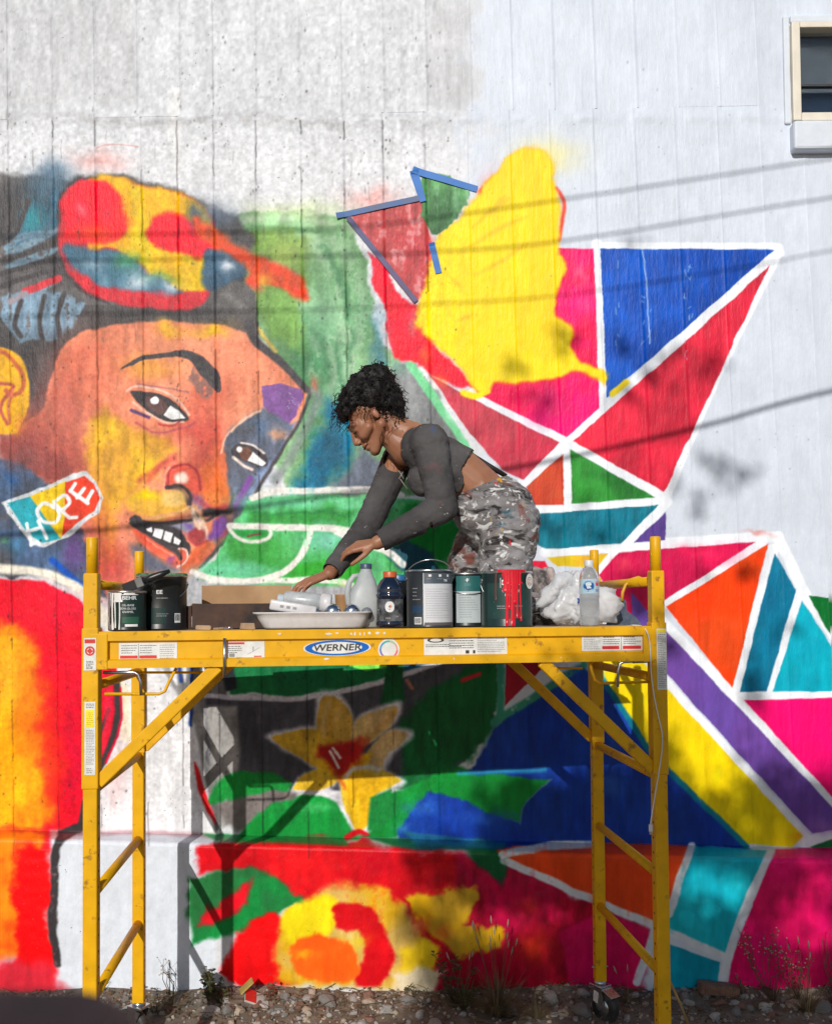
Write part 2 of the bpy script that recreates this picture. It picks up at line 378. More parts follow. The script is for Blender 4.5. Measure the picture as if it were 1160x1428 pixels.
# brows
F((64,60,63), [(166,515),(190,500),(225,491),(258,489),(285,500),(305,518),(308,532),(306,546),(296,540),(280,520),(262,502),(235,497),(200,503)], soft=1.2, wob=0.8, sm=True)
F((120,96,92), [(258,500),(280,518),(300,540),(292,556),(278,552),(262,525)], soft=4, wob=2, op=0.75, tex=0.9)
S((150,95,110), [(192,535),(225,540),(262,548)], 2.5, soft=1.2, op=0.7)
# near eye
S((238,190,170), [(176,546),(192,538),(225,545),(250,560),(264,578)], 3, soft=1.2)
F((60,56,60), [(182,546),(205,546),(230,552),(250,566),(264,584),(246,588),(224,584),(200,568)], soft=1.0, sm=True)
F((92,66,64), [(205,552),(225,556),(234,568),(224,578),(206,566)], soft=1.5, sm=True)
F((250,250,250), [(238,565),(250,572),(259,583),(240,584),(228,578)], soft=0.8)
F((252,252,252), [(210,556),(217,553),(222,557),(220,562),(212,562)], soft=0.8, sm=True)
S((240,196,178), [(186,560),(205,575),(232,588),(256,588)], 2.6, soft=1.2)
S((92,60,110), [(184,572),(208,582)], 5, soft=1.2, sm=False)
S((170,70,90), [(190,590),(215,602),(250,598),(272,590)], 3, soft=1.8, op=0.7); S((185,60,60), [(222,590),(240,593),(250,588)], 3, soft=1.5)
# purple facet, shaded eye socket
F((128,84,150), [(366,538),(392,534),(420,542),(424,552),(412,580),(398,592),(366,568)], soft=1.5, wob=0.8)
F((88,86,104), [(314,640),(312,620),(322,600),(345,582),(366,572),(398,590),(412,585),(400,612),(375,655),(352,695),(330,735),(300,770),(296,745),(322,700),(318,665)], soft=3, wob=1.5, var=0.15, col2=(96,116,150))
B((200,140,100), 384, 606, 16, 8, 0.7); B((90,130,180), 360, 600, 18, 10, 0.6); B((150,165,195), 362, 668, 14, 12, 0.7); B((215,130,90), 322, 715, 10, 12, 0.5)
F((74,72,76), [(314,640),(318,612),(340,590),(366,576),(398,588),(404,600),(375,600),(340,612),(328,640),(332,665),(352,672),(330,680),(318,668)], soft=3, wob=1)
S((232,180,150), [(308,632),(318,606),(345,582),(362,574)], 2.6, soft=1.2)
F((66,60,64), [(326,632),(340,620),(358,624),(372,640),(370,652),(350,648),(332,644)], soft=1, sm=True)
F((110,72,62), [(334,626),(346,624),(354,636),(346,642),(334,638)], soft=1.2, sm=True)
F((252,252,252), [(352,630),(362,638),(369,650),(352,644),(346,640)], soft=0.8); F((252,252,252), [(330,624),(336,622),(340,627),(337,632),(331,631)], soft=0.8, sm=True)
S((235,220,225), [(326,640),(338,650),(350,653)], 3, soft=1.2); S((225,200,200), [(336,618),(356,620),(368,630)], 2, soft=1)
S((118,72,150), [(350,670),(340,688),(328,706)], 7, soft=2.5); F((112,70,146), [(300,722),(318,725),(310,750),(298,755)], soft=4, wob=2)
# mouth
F((70,64,66), [(180,725),(190,718),(205,730),(235,728),(250,735),(268,770),(262,790),(245,775),(220,758),(195,745)], soft=1.5, wob=1, sm=True)
F((222,92,58), [(186,738),(200,746),(225,762),(248,780),(255,790),(238,788),(210,775),(192,760)], soft=2.5, wob=1, sm=True, col2=(228,120,80))
F((240,240,240), [(203,736),(212,733),(211,742),(205,741)], soft=0.8); F((246,246,246), [(213,734),(228,736),(222,751),(213,746)], soft=0.8)
F((246,246,246), [(230,739),(240,742),(238,756),(228,752)], soft=0.8); F((240,240,242), [(243,746),(252,752),(250,758),(243,757)], soft=0.8)
F((192,70,72), [(262,742),(275,736),(290,745),(286,764),(270,760)], soft=2.5, sm=True); B((150,80,160), 262, 736, 8, 8, 0.7); B((100,70,170), 240, 778, 8, 6, 0.7)
F((226,110,80), [(250,758),(262,764),(264,782),(254,790),(248,784),(258,776)], soft=1.5, sm=True); S((245,215,200), [(250,762),(262,768),(264,780),(250,788)], 2, soft=1)
B((240,205,190), 270, 724, 12, 12, 0.6); S((238,214,190), [(268,716),(280,732),(284,752)], 4, soft=1.5)
B((90,95,120), 198, 775, 14, 24, 0.7); B((150,110,60), 190, 765, 5, 12, 0.5); S((170,150,160), [(212,792),(240,796),(262,790)], 6, soft=3)
S((205,60,50), [(262,800),(300,765),(322,735)], 10, soft=4, op=0.5)
# second pass over nose, mouth and shaded eye
Zx = dict(z='x')
F((228,108,52), [(600,440),(690,520),(730,590),(722,655),(660,682),(600,650),(565,560)], soft=7, sm=True, col2=(232,124,48), **Zx)
S((188,58,66), [(540,625),(600,668),(650,690),(705,672)], 7, soft=4, op=0.8, **Zx); S((196,70,66), [(265,545),(330,500),(400,450),(450,415)], 7, soft=4, op=0.6, **Zx); S((200,80,70), [(560,300),(600,400),(590,450)], 12, soft=8, op=0.5, **Zx)
F((224,88,68), [(400,545),(430,485),(500,462),(560,490),(592,560),(560,612),(500,582)], soft=5, sm=True, **Zx); F((250,226,212), [(450,520),(490,500),(515,520),(505,556),(455,556)], soft=4, sm=True, **Zx)
S((166,50,56), [(412,565),(415,510),(450,472),(510,460),(555,490),(575,540),(580,590)], 3, soft=1.6, **Zx); S((238,168,138), [(392,570),(395,520),(422,478)], 3, soft=2, **Zx)
F((234,192,112), [(380,622),(430,592),(490,602),(506,640),(480,672),(400,668)], soft=5, sm=True, **Zx); S((62,54,56), [(404,577),(460,572),(500,586),(526,622),(526,664)], 5, soft=1.5, **Zx); B((130,80,130), 562, 645, 28, 24, 0.8, z='x')
F((52,46,52), [(585,692),(620,680),(680,690),(742,694),(735,710),(650,722),(590,726)], soft=3, **Zx)
F((98,101,117), [(230,870),(300,900),(400,950),(462,985),(400,1010),(300,990),(240,930)], soft=6, wob=2, **Zx); F((224,98,60), [(640,870),(560,960),(490,1010),(480,980),(530,900),(600,850)], soft=5, **Zx)
F((58,54,58), [(236,778),(330,765),(420,772),(475,800),(518,860),(526,912),(505,952),(480,890),(420,860),(330,832),(268,800)], soft=1.4, **Zx)
F((150,148,168), [(415,768),(540,752),(552,790),(500,806),(470,790)], soft=2, **Zx); B((110,70,170), 515, 776, 22, 18, 0.8, z='x')
F((62,58,62), [(214,762),(230,732),(265,725),(300,746),(400,750),(480,744),(542,734),(546,748),(470,764),(420,774),(300,774),(235,782)], soft=1.8, **Zx); S((216,152,98), [(285,736),(400,716),(500,705),(552,680)], 4, soft=1.8, **Zx)
for p in ([(300,790),(330,778),(330,806),(310,801)], [(345,784),(391,795),(376,839),(334,823)], [(398,798),(439,812),(426,857),(387,839)], [(448,825),(479,845),(470,866),(442,858)]): F((246,245,246), p, soft=0.9, **Zx)
F((166,62,66), [(525,800),(570,780),(602,810),(590,862),(545,864),(514,832)], soft=3, sm=True, **Zx); S((242,208,184), [(538,690),(548,740),(572,782)], 5, soft=2, **Zx); S((240,202,182), [(574,735),(602,782),(612,835)], 4, soft=1.6, **Zx)
F((230,84,60), [(232,784),(275,810),(340,850),(430,900),(466,930),(472,962),(430,952),(340,908),(268,852)], soft=2.2, sm=True, col2=(238,112,82), **Zx); B((104,66,160), 432, 926, 34, 18, 0.7, z='x'); S((245,190,170), [(300,840),(380,888),(440,920)], 2, soft=1.5, op=0.6, **Zx)
F((234,104,84), [(468,884),(500,888),(518,930),(496,968),(458,978),(490,940)], soft=1.6, sm=True, **Zx); S((248,214,202), [(470,886),(502,892),(516,930),(494,964),(462,976)], 2, soft=1, **Zx)
F((94,90,94), [(705,480),(700,400),(740,310),(820,250),(900,190),(1010,240),(1030,280),(950,400),(900,500),(820,600),(760,680),(722,690),(742,600),(722,520)], soft=3, wob=1.5, col2=(90,98,116), var=0.12, tex=0.2, **Zx)
B((96,138,186), 880, 290, 60, 34, 0.6, z='x'); B((216,152,112), 965, 300, 40, 24, 0.8, z='x'); B((140,160,200), 880, 520, 40, 40, 0.6, z='x'); B((74,72,76), 800, 300, 70, 30, 0.6, z='x'); S((126,76,156), [(832,530),(800,590),(762,660)], 8, soft=2, **Zx); S((126,76,156), [(690,740),(660,790),(630,830)], 10, soft=4, **Zx)
F((64,58,62), [(732,402),(770,360),(850,368),(900,398),(918,440),(902,472),(820,452),(758,432)], soft=1, sm=True, **Zx); F((112,74,60), [(772,386),(832,382),(842,432),(792,442)], soft=1.4, sm=True, **Zx); F((250,250,250), [(846,400),(908,455),(892,470),(820,442)], soft=0.8, **Zx); B((252,252,252), 776, 390, 15, 15, 1.0, z='x', pw=3, wob=0.5); S((240,216,202), [(744,430),(790,466),(842,486)], 4, soft=1.4, **Zx); S((236,222,216), [(784,356),(850,369),(902,405)], 2.5, soft=1, **Zx); S((234,184,156), [(735,300),(760,270),(830,220),(880,195)], 3, soft=1.3, **Zx)
for k_ in range(14): rq = random.Random(k_); B((235,235,240), rq.uniform(398,420), rq.uniform(545,570), 0.7, None, 0.8, wob=0)
# dark contour of the face
S((70,66,70), [(347,452),(358,478),(395,508),(428,544)], 13, soft=2, w2=9); S((72,68,72), [(430,542),(432,552),(420,582),(402,612),(376,655),(350,700),(318,748),(282,790)], 5, soft=1.8)
S((130,140,140), [(440,545),(444,556),(430,590),(404,640),(384,668)], 14, soft=5, op=0.7); B((205,110,90), 441, 536, 6, 10, 0.8)
S((226,180,80), [(362,460),(372,475),(384,490)], 5, soft=2.5, op=0.8)
# ear
F((232,172,36), [(-60,500),(0,484),(18,487),(34,505),(42,540),(36,575),(26,602),(0,606),(-60,606)], soft=2, wob=1)
S((72,66,70), [(-10,482),(14,484),(34,502),(46,548)], 5, soft=2); S((190,98,60), [(-10,490),(8,492),(22,508),(32,530),(30,545),(16,552),(8,545)], 6, soft=2); S((176,84,70), [(0,535),(18,540),(4,560),(2,575),(10,590)], 5, soft=2); B((226,130,60), 30, 590, 8, 14, 0.6)
S((205,110,80), [(18,545),(12,565),(14,588)], 4, soft=2)

# ---- neck, plaster reading HOPE
F((84,84,92), [(-140,640),(20,640),(60,668),(105,690),(112,740),(150,830),(60,810),(0,800),(-140,800)], soft=4, wob=3, var=0.15, col2=(70,90,120))
B((40,90,150), 12, 668, 10, 10, 0.8); B((60,130,170), 20, 760, 20, 12, 0.5); B((110,70,140), 102, 770, 16, 26, 0.8); B((70,130,60), 5, 752, 8, 5, 0.6); B((130,78,78), 30, 640, 30, 16, 0.7)
S((20,80,180), [(72,782),(95,800),(115,818)], 9, soft=2.5)
PLA = [(2,702),(60,678),(100,660),(120,658),(135,670),(146,695),(138,715),(100,748),(60,764),(45,760),(22,730)]
F((206,210,214), PLA, soft=1.6, wob=1, var=0.06)
F((38,160,175), [(10,702),(42,692),(70,725),(84,752),(58,758),(40,745)], soft=1.2); F((236,196,20), [(42,692),(92,670),(98,705),(88,742),(84,752),(66,725)], soft=1.2); F((228,62,36), [(90,672),(118,664),(132,675),(140,695),(132,712),(86,748),(92,715)], soft=1.2)
for p in ([(38,742),(56,736)], [(44,760),(38,730)], [(64,752),(54,726)], [(75,708),(60,702),(52,712),(60,726),(78,728),(84,716),(74,706)], [(74,700),(98,722),(108,722)], [(78,698),(90,690),(98,700),(90,710)], [(98,684),(122,702)], [(98,684),(105,674)], [(108,694),(118,682)], [(120,700),(130,686)]): S((240,242,245), p, 5, soft=1.1, sm=len(p) > 3)

# ---- red hood and its cream edge
S((232,226,210), [(-140,792),(0,793),(60,800),(110,820),(140,850),(165,900),(190,960),(200,1000)], 13, soft=3)
F((225,225,228), [(120,1180),(110,1140),(140,900),(190,900),(272,1010),(285,1080),(300,1150),(300,1180)], soft=3, var=0.03)
F((240,225,190), [(150,930),(180,960),(185,1040),(168,1030)], soft=6, op=0.8); B((240,200,200), 165, 1080, 16, 60, 0.6)
F((246,10,40), [(-140,805),(0,806),(60,812),(110,835),(150,890),(168,960),(165,1020),(130,1100),(108,1185),(-140,1185)], soft=2, wob=1, col2=(226,10,50), mix2=-0.1)
F((252,128,20), [(-140,880),(20,870),(50,900),(66,1000),(60,1100),(72,1130),(40,1160),(-140,1170)], soft=14, wob=5, col2=(250,170,20)); B((240,190,40), 14, 950, 22, 50, 0.7); B((250,175,0), 12, 1040, 24, 40, 0.7)
B((255,70,20), 72, 1060, 20, 80, 0.7); B((205,0,50), 100, 1040, 16, 90, 0.7); B((255,40,60), 60, 850, 50, 24, 0.4)
S((60,56,58), [(163,950),(164,1000),(150,1050),(130,1090),(112,1150),(108,1190)], 9, soft=2, taper=False); S((62,58,60), [(152,990),(143,1015),(136,1040)], 5, soft=1.5); S((232,40,70), [(152,960),(150,1010),(140,1050)], 9, soft=3, op=0.7)
S((222,0,50), [(168,960),(168,1010),(148,1064)], 3, soft=1.5)

# ---- big green lettering with white edges
F((96,196,128), [(350,694),(420,690),(520,690),(620,700),(660,740),(640,830),(560,830),(270,815),(300,780),(320,740)], soft=2, wob=1.5, col2=(70,170,90), var=0.08)
F((52,150,66), [(350,712),(420,712),(500,705),(480,735),(420,735),(345,730)], soft=8, wob=3, col2=(60,165,70)); B((100,210,170), 410, 700, 50, 8, 0.6); B((90,205,160), 445, 745, 20, 12, 0.4)
F((56,160,62), [(310,755),(370,745),(420,752),(410,785),(370,790),(320,790)], soft=10, wob=3); B((110,210,160), 300, 796, 22, 12, 0.8); B((110,205,140), 405, 762, 20, 24, 0.5)
F((40,152,36), [(400,790),(480,780),(520,785),(510,808),(400,806)], soft=5, wob=3); B((130,210,195), 450, 762, 26, 10, 0.7)
F((10,130,45), [(560,700),(620,705),(636,745),(615,800),(590,770),(560,760)], soft=8, wob=4); F((20,72,88), [(532,770),(570,752),(600,768),(612,800),(560,800)], soft=4, wob=2)
B((120,214,160), 430, 697, 90, 9, 0.8); B((110,210,165), 330, 800, 60, 12, 0.75); B((70,170,80), 350, 765, 50, 10, 0.5); B((140,216,200), 470, 752, 44, 9, 0.75); B((60,175,60), 460, 795, 50, 9, 0.6); B((20,110,60), 430, 716, 70, 3, 0.5)
F((30,150,60), [(318,740),(372,738),(376,748),(322,750)], soft=2, op=0.9); S((120,70,60), [(345,748),(362,744)], 3)
for p, w_ in (([(352,694),(385,685),(440,684),(520,682),(560,690)], 9), ([(320,738),(330,750),(350,755),(370,752),(378,743),(375,737)], 5), ([(320,733),(380,735),(470,738),(530,744)], 9), ([(432,740),(425,765),(405,790),(380,805),(340,812),(290,806),(268,798)], 9), ([(290,812),(380,810),(470,810),(500,822)], 8), ([(470,742),(505,755),(540,770),(562,788)], 10)):
    S((236,232,226), p, w_, soft=1.5, tex=0.25)
F((170,172,178), [(262,800),(290,812),(280,850),(255,850)], soft=4); B((225,205,130), 478, 816, 12, 6, 0.6); F((150,152,156), [(290,815),(560,818),(560,900),(290,900)], soft=4, var=0.1)
# ---- below the deck
F((14,122,64), [(318,905),(690,895),(690,960),(545,945),(488,962),(405,972),(318,968)], soft=2, wob=1.5, col2=(10,105,62))
F((120,220,80), [(470,905),(545,905),(545,930),(510,936),(488,930)], soft=1.5); F((30,40,48), [(320,905),(330,960),(310,966),(300,940),(296,905)], soft=2); F((22,90,120), [(560,915),(640,905),(600,930),(565,942)], soft=3)
F((120,120,120), [(215,905),(300,905),(320,985),(330,1140),(300,1160),(272,1010),(235,950)], soft=3, var=0.1, col2=(150,148,146))
for p in ([(238,925),(246,955)], [(255,915),(258,950)], [(285,915),(283,948)], [(225,935),(238,965)]): S((225,228,235), p, 7, soft=2, taper=True)
for p in ([(247,912),(252,950)], [(268,915),(266,1010)]): S((30,60,130), p, 5, soft=2)
F((78,78,88), [(285,970),(405,976),(488,964),(546,947),(650,912),(692,905),(690,1000),(640,1075),(560,1100),(330,1110),(288,1060)], soft=2, wob=1.5, var=0.1)
F((150,148,146), [(286,985),(330,985),(335,1050),(330,1110),(345,1135),(310,1155),(296,1100)], soft=4, var=0.1)
F((10,96,46), [(560,1010),(600,960),(650,930),(692,920),(692,1010),(650,1060),(610,1100),(550,1100),(565,1050)], soft=6, wob=3, var=0.1)
S((215,212,222), [(285,970),(330,973),(405,975),(488,963),(546,945)], 7, soft=1.8, tex=0.2); S((215,212,222), [(562,942),(590,932),(620,920)], 7, soft=2, tex=0.3); F((8,92,48), [(540,925),(560,925),(565,980),(530,982)], soft=2); S((180,120,100), [(568,950),(575,960)], 5, soft=2)
F((120,112,110), [(300,1130),(345,1085),(420,1100),(400,1140),(330,1160)], soft=5)
F((20,140,56), [(290,1120),(312,1085),(345,1075),(400,1085),(415,1100),(380,1105),(320,1115)], soft=3, wob=2, sm=True); F((18,150,60), [(330,1165),(370,1130),(420,1110),(470,1112),(500,1130),(560,1100),(640,1072),(760,1072),(768,1085),(735,1115),(722,1150),(660,1130),(600,1120),(560,1170),(300,1175)], soft=3, wob=2, col2=(10,125,46))
B((90,200,120), 440, 1130, 30, 6, 0.6); B((20,160,60), 330, 1095, 20, 10, 0.5)
# blue field
F((18,66,168), [(690,1012),(760,960),(812,928),(845,940),(905,1045),(1045,1185),(560,1185),(552,1162),(580,1125),(600,1105),(640,1115),(722,1150),(735,1115),(768,1086),(650,1078)], soft=3, wob=2, col2=(14,52,146), var=0.1)
B((50,110,205), 590, 1130, 26, 10, 0.6); B((40,100,190), 690, 1140, 30, 10, 0.5); B((70,150,210), 560, 1160, 10, 10, 0.6); S((40,150,190), [(640,1078),(700,1076),(760,1073)], 6, soft=3, op=0.8); B((50,100,200), 855, 1035, 14, 22, 0.5); B((90,150,220), 855, 1100, 16, 16, 0.3)
F((165,20,46), [(705,900),(785,905),(704,985)], soft=1.5); S((56,150,124), [(699,900),(698,1000)], 11, soft=2, sm=False, tex=0.4); S((56,150,124), [(688,1008),(745,972),(820,922)], 11, soft=2.5, sm=False, tex=0.4)
S((205,40,50), [(645,948),(668,940)], 6, soft=2)
# lily
PET = [[(452,1040),(442,1005),(446,975),(462,969),(478,982),(490,1005),(488,1040)], [(490,1035),(498,1005),(530,988),(552,985),(552,1000),(540,1018),(510,1040)], [(505,1070),(520,1040),(545,1020),(566,1022),(566,1034),(545,1050),(528,1076)], [(455,1075),(430,1062),(405,1050),(380,1032),(400,1022),(440,1018),(470,1035)], [(468,1092),(440,1102),(410,1100),(418,1085),(435,1074),(462,1072)], [(475,1090),(490,1074),(520,1070),(548,1082),(556,1090),(540,1100),(520,1112),(512,1150),(496,1156),(484,1130)]]
for p in PET: F((226,224,232), [(x_+(x_-472)*0.085, y_+(y_-1058)*0.085) for x_, y_ in p], soft=5, wob=1, sm=True)
F((226,224,232), [(408,1104),(440,1106),(470,1120),(490,1156),(500,1158),(515,1150),(480,1110),(450,1096)], soft=3)
for p, c_ in zip(PET, ((224,176,72), (234,196,124), (232,192,128), (234,184,48), (246,200,50), (246,206,50))): F(c_, p, soft=2, wob=1.2, sm=True, col2=tuple(v*0.86 for v in c_), var=0.08)
F((240,186,24), [(440,1062),(520,1050),(500,1090),(470,1090)], soft=4); F((202,28,20), [(444,1044),(470,1040),(512,1032),(506,1054),(492,1070),(476,1084),(462,1076)], soft=6, wob=3, sm=True, col2=(170,14,20)); S((226,160,30), [(456,1034),(462,1000),(466,985)], 9, soft=5, op=0.5); S((205,140,60), [(505,1036),(530,1012),(548,996)], 10, soft=5, op=0.55); S((240,206,150), [(452,1030),(452,1000),(458,980)], 5, soft=4, op=0.55); S((240,206,150), [(515,1022),(540,1000)], 5, soft=4, op=0.6); S((240,210,150), [(535,1052),(556,1034)], 5, soft=4, op=0.5); S((250,205,60), [(400,1034),(440,1048)], 7, soft=5, op=0.6); B((240,200,120), 464, 1000, 6, 16, 0.6); B((236,190,130), 525, 1005, 14, 8, 0.7); B((230,190,130), 545, 1035, 10, 10, 0.5); B((245,225,180), 522, 1082, 12, 6, 0.5)
for p in ([(460,1048),(472,1072)], [(464,1044),(470,1052)], [(468,1050),(474,1058)]): S((235,225,215), p, 3.5, soft=1.5)
S((214,60,30), [(472,1084),(482,1100)], 5, soft=3, op=0.6); S((222,222,230), [(482,1084),(492,1074),(512,1070),(528,1074)], 6, soft=3, op=0.9); F((246,190,20), [(484,1096),(500,1082),(545,1086),(528,1104),(514,1118),(512,1148),(497,1154),(488,1128)], soft=3, sm=True, col2=(226,176,20)); S((230,200,40), [(496,1120),(500,1148)], 8, soft=4, op=0.6); F((24,135,60), [(516,1112),(545,1100),(555,1130),(530,1160),(512,1158)], soft=3); S((205,12,26), [(484,1168),(500,1160),(510,1165)], 8, soft=2)
S((225,20,30), [(272,1065),(282,1105),(300,1148)], 9, soft=2, taper=True)

# ---- the star of facets: fresh white bands first, then the facets
for p in ([(832,340),(842,560)], [(836,345),(1085,346)], [(1086,352),(1000,425),(800,612)], [(1080,360),(1000,520),(924,700)], [(660,548),(790,614),(925,692)], [(792,614),(730,672)], [(791,620),(792,708)], [(745,712),(920,698)], [(930,700),(870,762)], [(760,770),(860,762),(1085,748)], [(860,765),(832,795)], [(1084,748),(1124,832),(1190,925)], [(1062,756),(925,842),(890,870)], [(1078,765),(1026,970)], [(1112,830),(1074,970)], [(918,862),(1030,975),(1180,1140)], [(1026,970),(1190,968)], [(925,950),(1125,1172)], [(1120,1176),(1190,1160)]):
    S(BW, p, 15, soft=1.4, sm=False, var=0.03, wob=0.2)
B((225,120,110), 1055, 742, 20, 3, 0.6)
F((250,2,84), [(776,346),(828,346),(836,569),(790,610),(665,549),(640,500),(700,420)], soft=1.0, col2=(240,0,110), mix2=-0.1)
B((255,110,140), 812, 380, 8, 16, 0.7); B((255,90,140), 815, 425, 9, 14, 0.6); B((215,0,110), 770, 560, 36, 26, 0.7)
F((0,72,176), [(837.6,346),(1080,348),(846,554)], soft=0.8, wob=0.5, var=0.06, col2=(8,84,190), mix2=-0.1)
F((206,30,58), [(1073,370),(926,686),(799,616)], soft=0.9, wob=0.6, var=0.06, col2=(226,34,64), mix2=0)
F((206,64,82), [(598,522),(643,548),(780,617),(730,669),(700,655),(655,605)], soft=1.2, col2=(190,44,70), var=0.08)
F((208,76,40), [(785,633),(786,704),(742,705),(733,679)], soft=0.8, col2=(196,58,36)); F((36,128,46), [(795,627),(914,693.5),(797,703)], soft=0.8, col2=(46,140,50), var=0.1)
F((0,128,148), [(740,717),(919,704),(865,758),(762,766),(740,756)], soft=0.8, col2=(0,108,130), var=0.1); F((88,62,142), [(928,714),(927.5,754),(883,757)], soft=0.8)
F((226,194,26), [(763,777),(849,772),(832,792),(778,790)], soft=1, col2=(222,160,60)); F((230,14,60), [(738,784),(760,782),(770,800),(740,815)], soft=1)
F((214,10,80), [(1054,756),(928,836),(905,851),(880,866),(835,802),(863,770.6),(921,766)], soft=0.8, col2=(196,8,72), var=0.06); B((245,30,90), 985, 775, 40, 12, 0.8); B((235,70,90), 868, 788, 10, 8, 0.7)
F((236,74,16), [(1071,758),(1021.7,960),(928,846.6)], soft=0.8, col2=(252,62,0), mix2=0.1, var=0.05); F((0,122,158), [(1080,770.6),(1110,823),(1069.5,964),(1031.5,966)], soft=0.8, col2=(0,104,140), var=0.06)
F((0,184,204), [(1118,837.6),(1180,934),(1180,964),(1078,964)], soft=0.8, col2=(0,160,184), var=0.06); F((0,112,44), [(1127,830),(1210,838),(1210,960),(1150,875)], soft=0.9)
F((112,72,162), [(880,826),(930,881),(1182,1149),(1182,1153),(1132.8,1164),(930,941),(880,890)], soft=0.9, col2=(100,70,156), var=0.05); B((150,104,180), 1150, 1156, 20, 14, 0.6)  # pale violet soft spot is sunlight painted into the purple
F((250,0,112), [(1037,977),(1182,972),(1182,1136)], soft=0.9, var=0.03); 
F((244,216,0), [(820,915),(890,915),(930,961),(1120,1167),(1105,1182),(1037,1176),(932,1071),(905,1044),(845,950)], soft=1.2, col2=(238,206,0)); F((120,190,170), [(815,915),(838,915),(845,950),(820,935)], soft=2)
S((0,122,146), [(838,945),(905,1046),(935,1078),(1040,1180)], 8, soft=1.6, sm=False, tex=0.3); B((235,150,20), 1112, 1172, 8, 6, 0.7)
F((24,112,60), [(1130,1182),(1170,1168),(1300,1160),(1300,1190),(1150,1192)], soft=1.5)
for k_ in range(26):
    a_ = random.uniform(0,1); p = Vector((random.choice([861,896,905,957,962]), random.uniform(355,500))); S((190,205,230), [(p.x+random.uniform(-3,3), p.y), (p.x+random.uniform(-3,3), p.y+random.uniform(1,10))], 1.0, soft=0.8, sm=False, op=0.7)
S((200,215,235), [(896,348),(902,420),(907,478)], 1.3, soft=0.7, op=0.9)

# ---- hot red and yellow flower
B((235,140,130), 520, 275, 34, 14, 0.55); B((230,130,130), 690, 255, 14, 24, 0.4)
F((200,78,78), [(490,300),(586,272),(600,330),(606,362),(590,410),(578,424),(497,318)], soft=1.2, col2=(184,60,66), var=0.1, tex=0.25)
F((246,8,52), [(512,355),(534,368),(560,412),(582,424),(588,462),(614,490),(642,520),(660,545),(628,538),(596,518),(568,498),(548,498),(540,465),(534,425),(522,400)], soft=3, wob=2.5, col2=(250,14,40))
B((206,110,110), 575, 450, 8, 20, 0.8); B((238,100,40), 592, 496, 8, 14, 0.7); B((252,30,30), 600, 360, 6, 40, 0.6); B((240,110,30), 612, 528, 10, 12, 0.6)
B((205,150,150), 540, 470, 8, 24, 0.4)
S((232,70,60), [(670,268),(690,248),(700,242)], 8, soft=2.5, tex=0.5, sm=False); S((228,66,48), [(776,262),(786,280),(785,305),(779,335)], 5, soft=2)
YEL = [(840,38),(885,55),(908,100),(918,160),(930,210),(946,300),(936,400),(940,450),(965,500),(950,560),(920,620),(930,690),(1000,745),(985,810),(1010,860),(1060,880),(1115,910),(1117,948),(1075,930),(1010,905),(900,935),(800,945),(700,950),(662,985),(612,990),(560,900),(480,820),(400,760),(382,700),(410,600),(440,470),(480,385),(560,300),(640,210),(720,100),(780,55)]
B((246,225,90), 760, 215, 40, 24, 0.5)
F((250,140,10), YEL, z='f', soft=6, wob=1.5, sm=True, op=0.6)
F((252,222,0), [(x_*0.993+5, y_*0.993+3) for x_, y_ in YEL], z='f', soft=4.0, wob=1.5, sm=True, col2=(244,208,0), mix2=-0.2, var=0.02)
for p in ([(658,318),(690,290),(710,276)], [(650,345),(700,318),(735,302)], [(662,385),(700,362)], [(700,365),(735,340)], [(626,385),(640,400)], [(636,448),(660,438)], [(690,285),(705,272)]): S((226,176,10), p, 6, soft=4, op=0.55, taper=True)
S((250,225,0), [(645,548),(662,553),(680,545)], 8, soft=2); S((244,214,40), [(855,548),(874,534)], 10, soft=1.5, sm=False)
F((66,128,72), [(588,240),(628,244),(634,256),(656,268),(654,284),(636,300),(624,318),(612,328),(604,326),(596,310),(588,300),(586,270)], soft=1.2, wob=1.5, var=0.16, col2=(84,146,84), tex=0.15)
S((118,214,150), [(572,508),(600,548),(630,592),(655,632)], 12, soft=1.5, tex=0.2, w2=10)

# ---- plinth
F((216,222,231), [(70,1158),(300,1164),(300,1420),(70,1420)], soft=4, var=0.01)
F((252,70,16), [(-140,1160),(60,1160),(60,1250),(70,1320),(-140,1390)], soft=8, wob=4, col2=(250,130,20), mix2=0.1)
F((250,8,16), [(20,1180),(70,1185),(72,1290),(78,1380),(20,1385)], soft=9, wob=4); B((250,150,20), 6, 1180, 24, 14, 0.6); F((214,40,58), [(-140,1360),(60,1340),(105,1395),(-140,1420)], soft=14, wob=4)
B((160,40,30), 50, 1160, 50, 5, 0.5)
S((58,54,56), [(110,1155),(82,1172),(76,1230),(74,1290),(80,1345)], 12, soft=2, tex=0.2, wob=1); S((58,54,56), [(84,1162),(112,1152)], 9, soft=2)
S((160,84,88), [(90,1163),(200,1162),(300,1166)], 6, soft=3, op=0.45)
F((222,14,28), [(272,1180),(300,1172),(480,1172),(500,1176),(500,1240),(520,1260),(400,1260),(340,1215),(275,1212)], soft=5, wob=3, col2=(236,24,30)); F((24,132,60), [(280,1162),(480,1168),(488,1180),(300,1172)], soft=2, op=0.8)
F((226,10,26), [(480,1190),(500,1170),(530,1180),(580,1182),(640,1190),(700,1235),(720,1300),(700,1370),(560,1370),(500,1290)], soft=6, wob=3, col2=(190,8,28))
F((190,10,46), [(640,1190),(700,1200),(770,1232),(850,1268),(905,1296),(890,1400),(600,1400),(620,1300)], soft=8, wob=3, col2=(170,8,58), var=0.14); B((226,60,26), 748, 1322, 22, 26, 0.75); B((220,66,34), 736, 1270, 16, 12, 0.5)  # lower orange spot is a sun dapple painted into the crimson
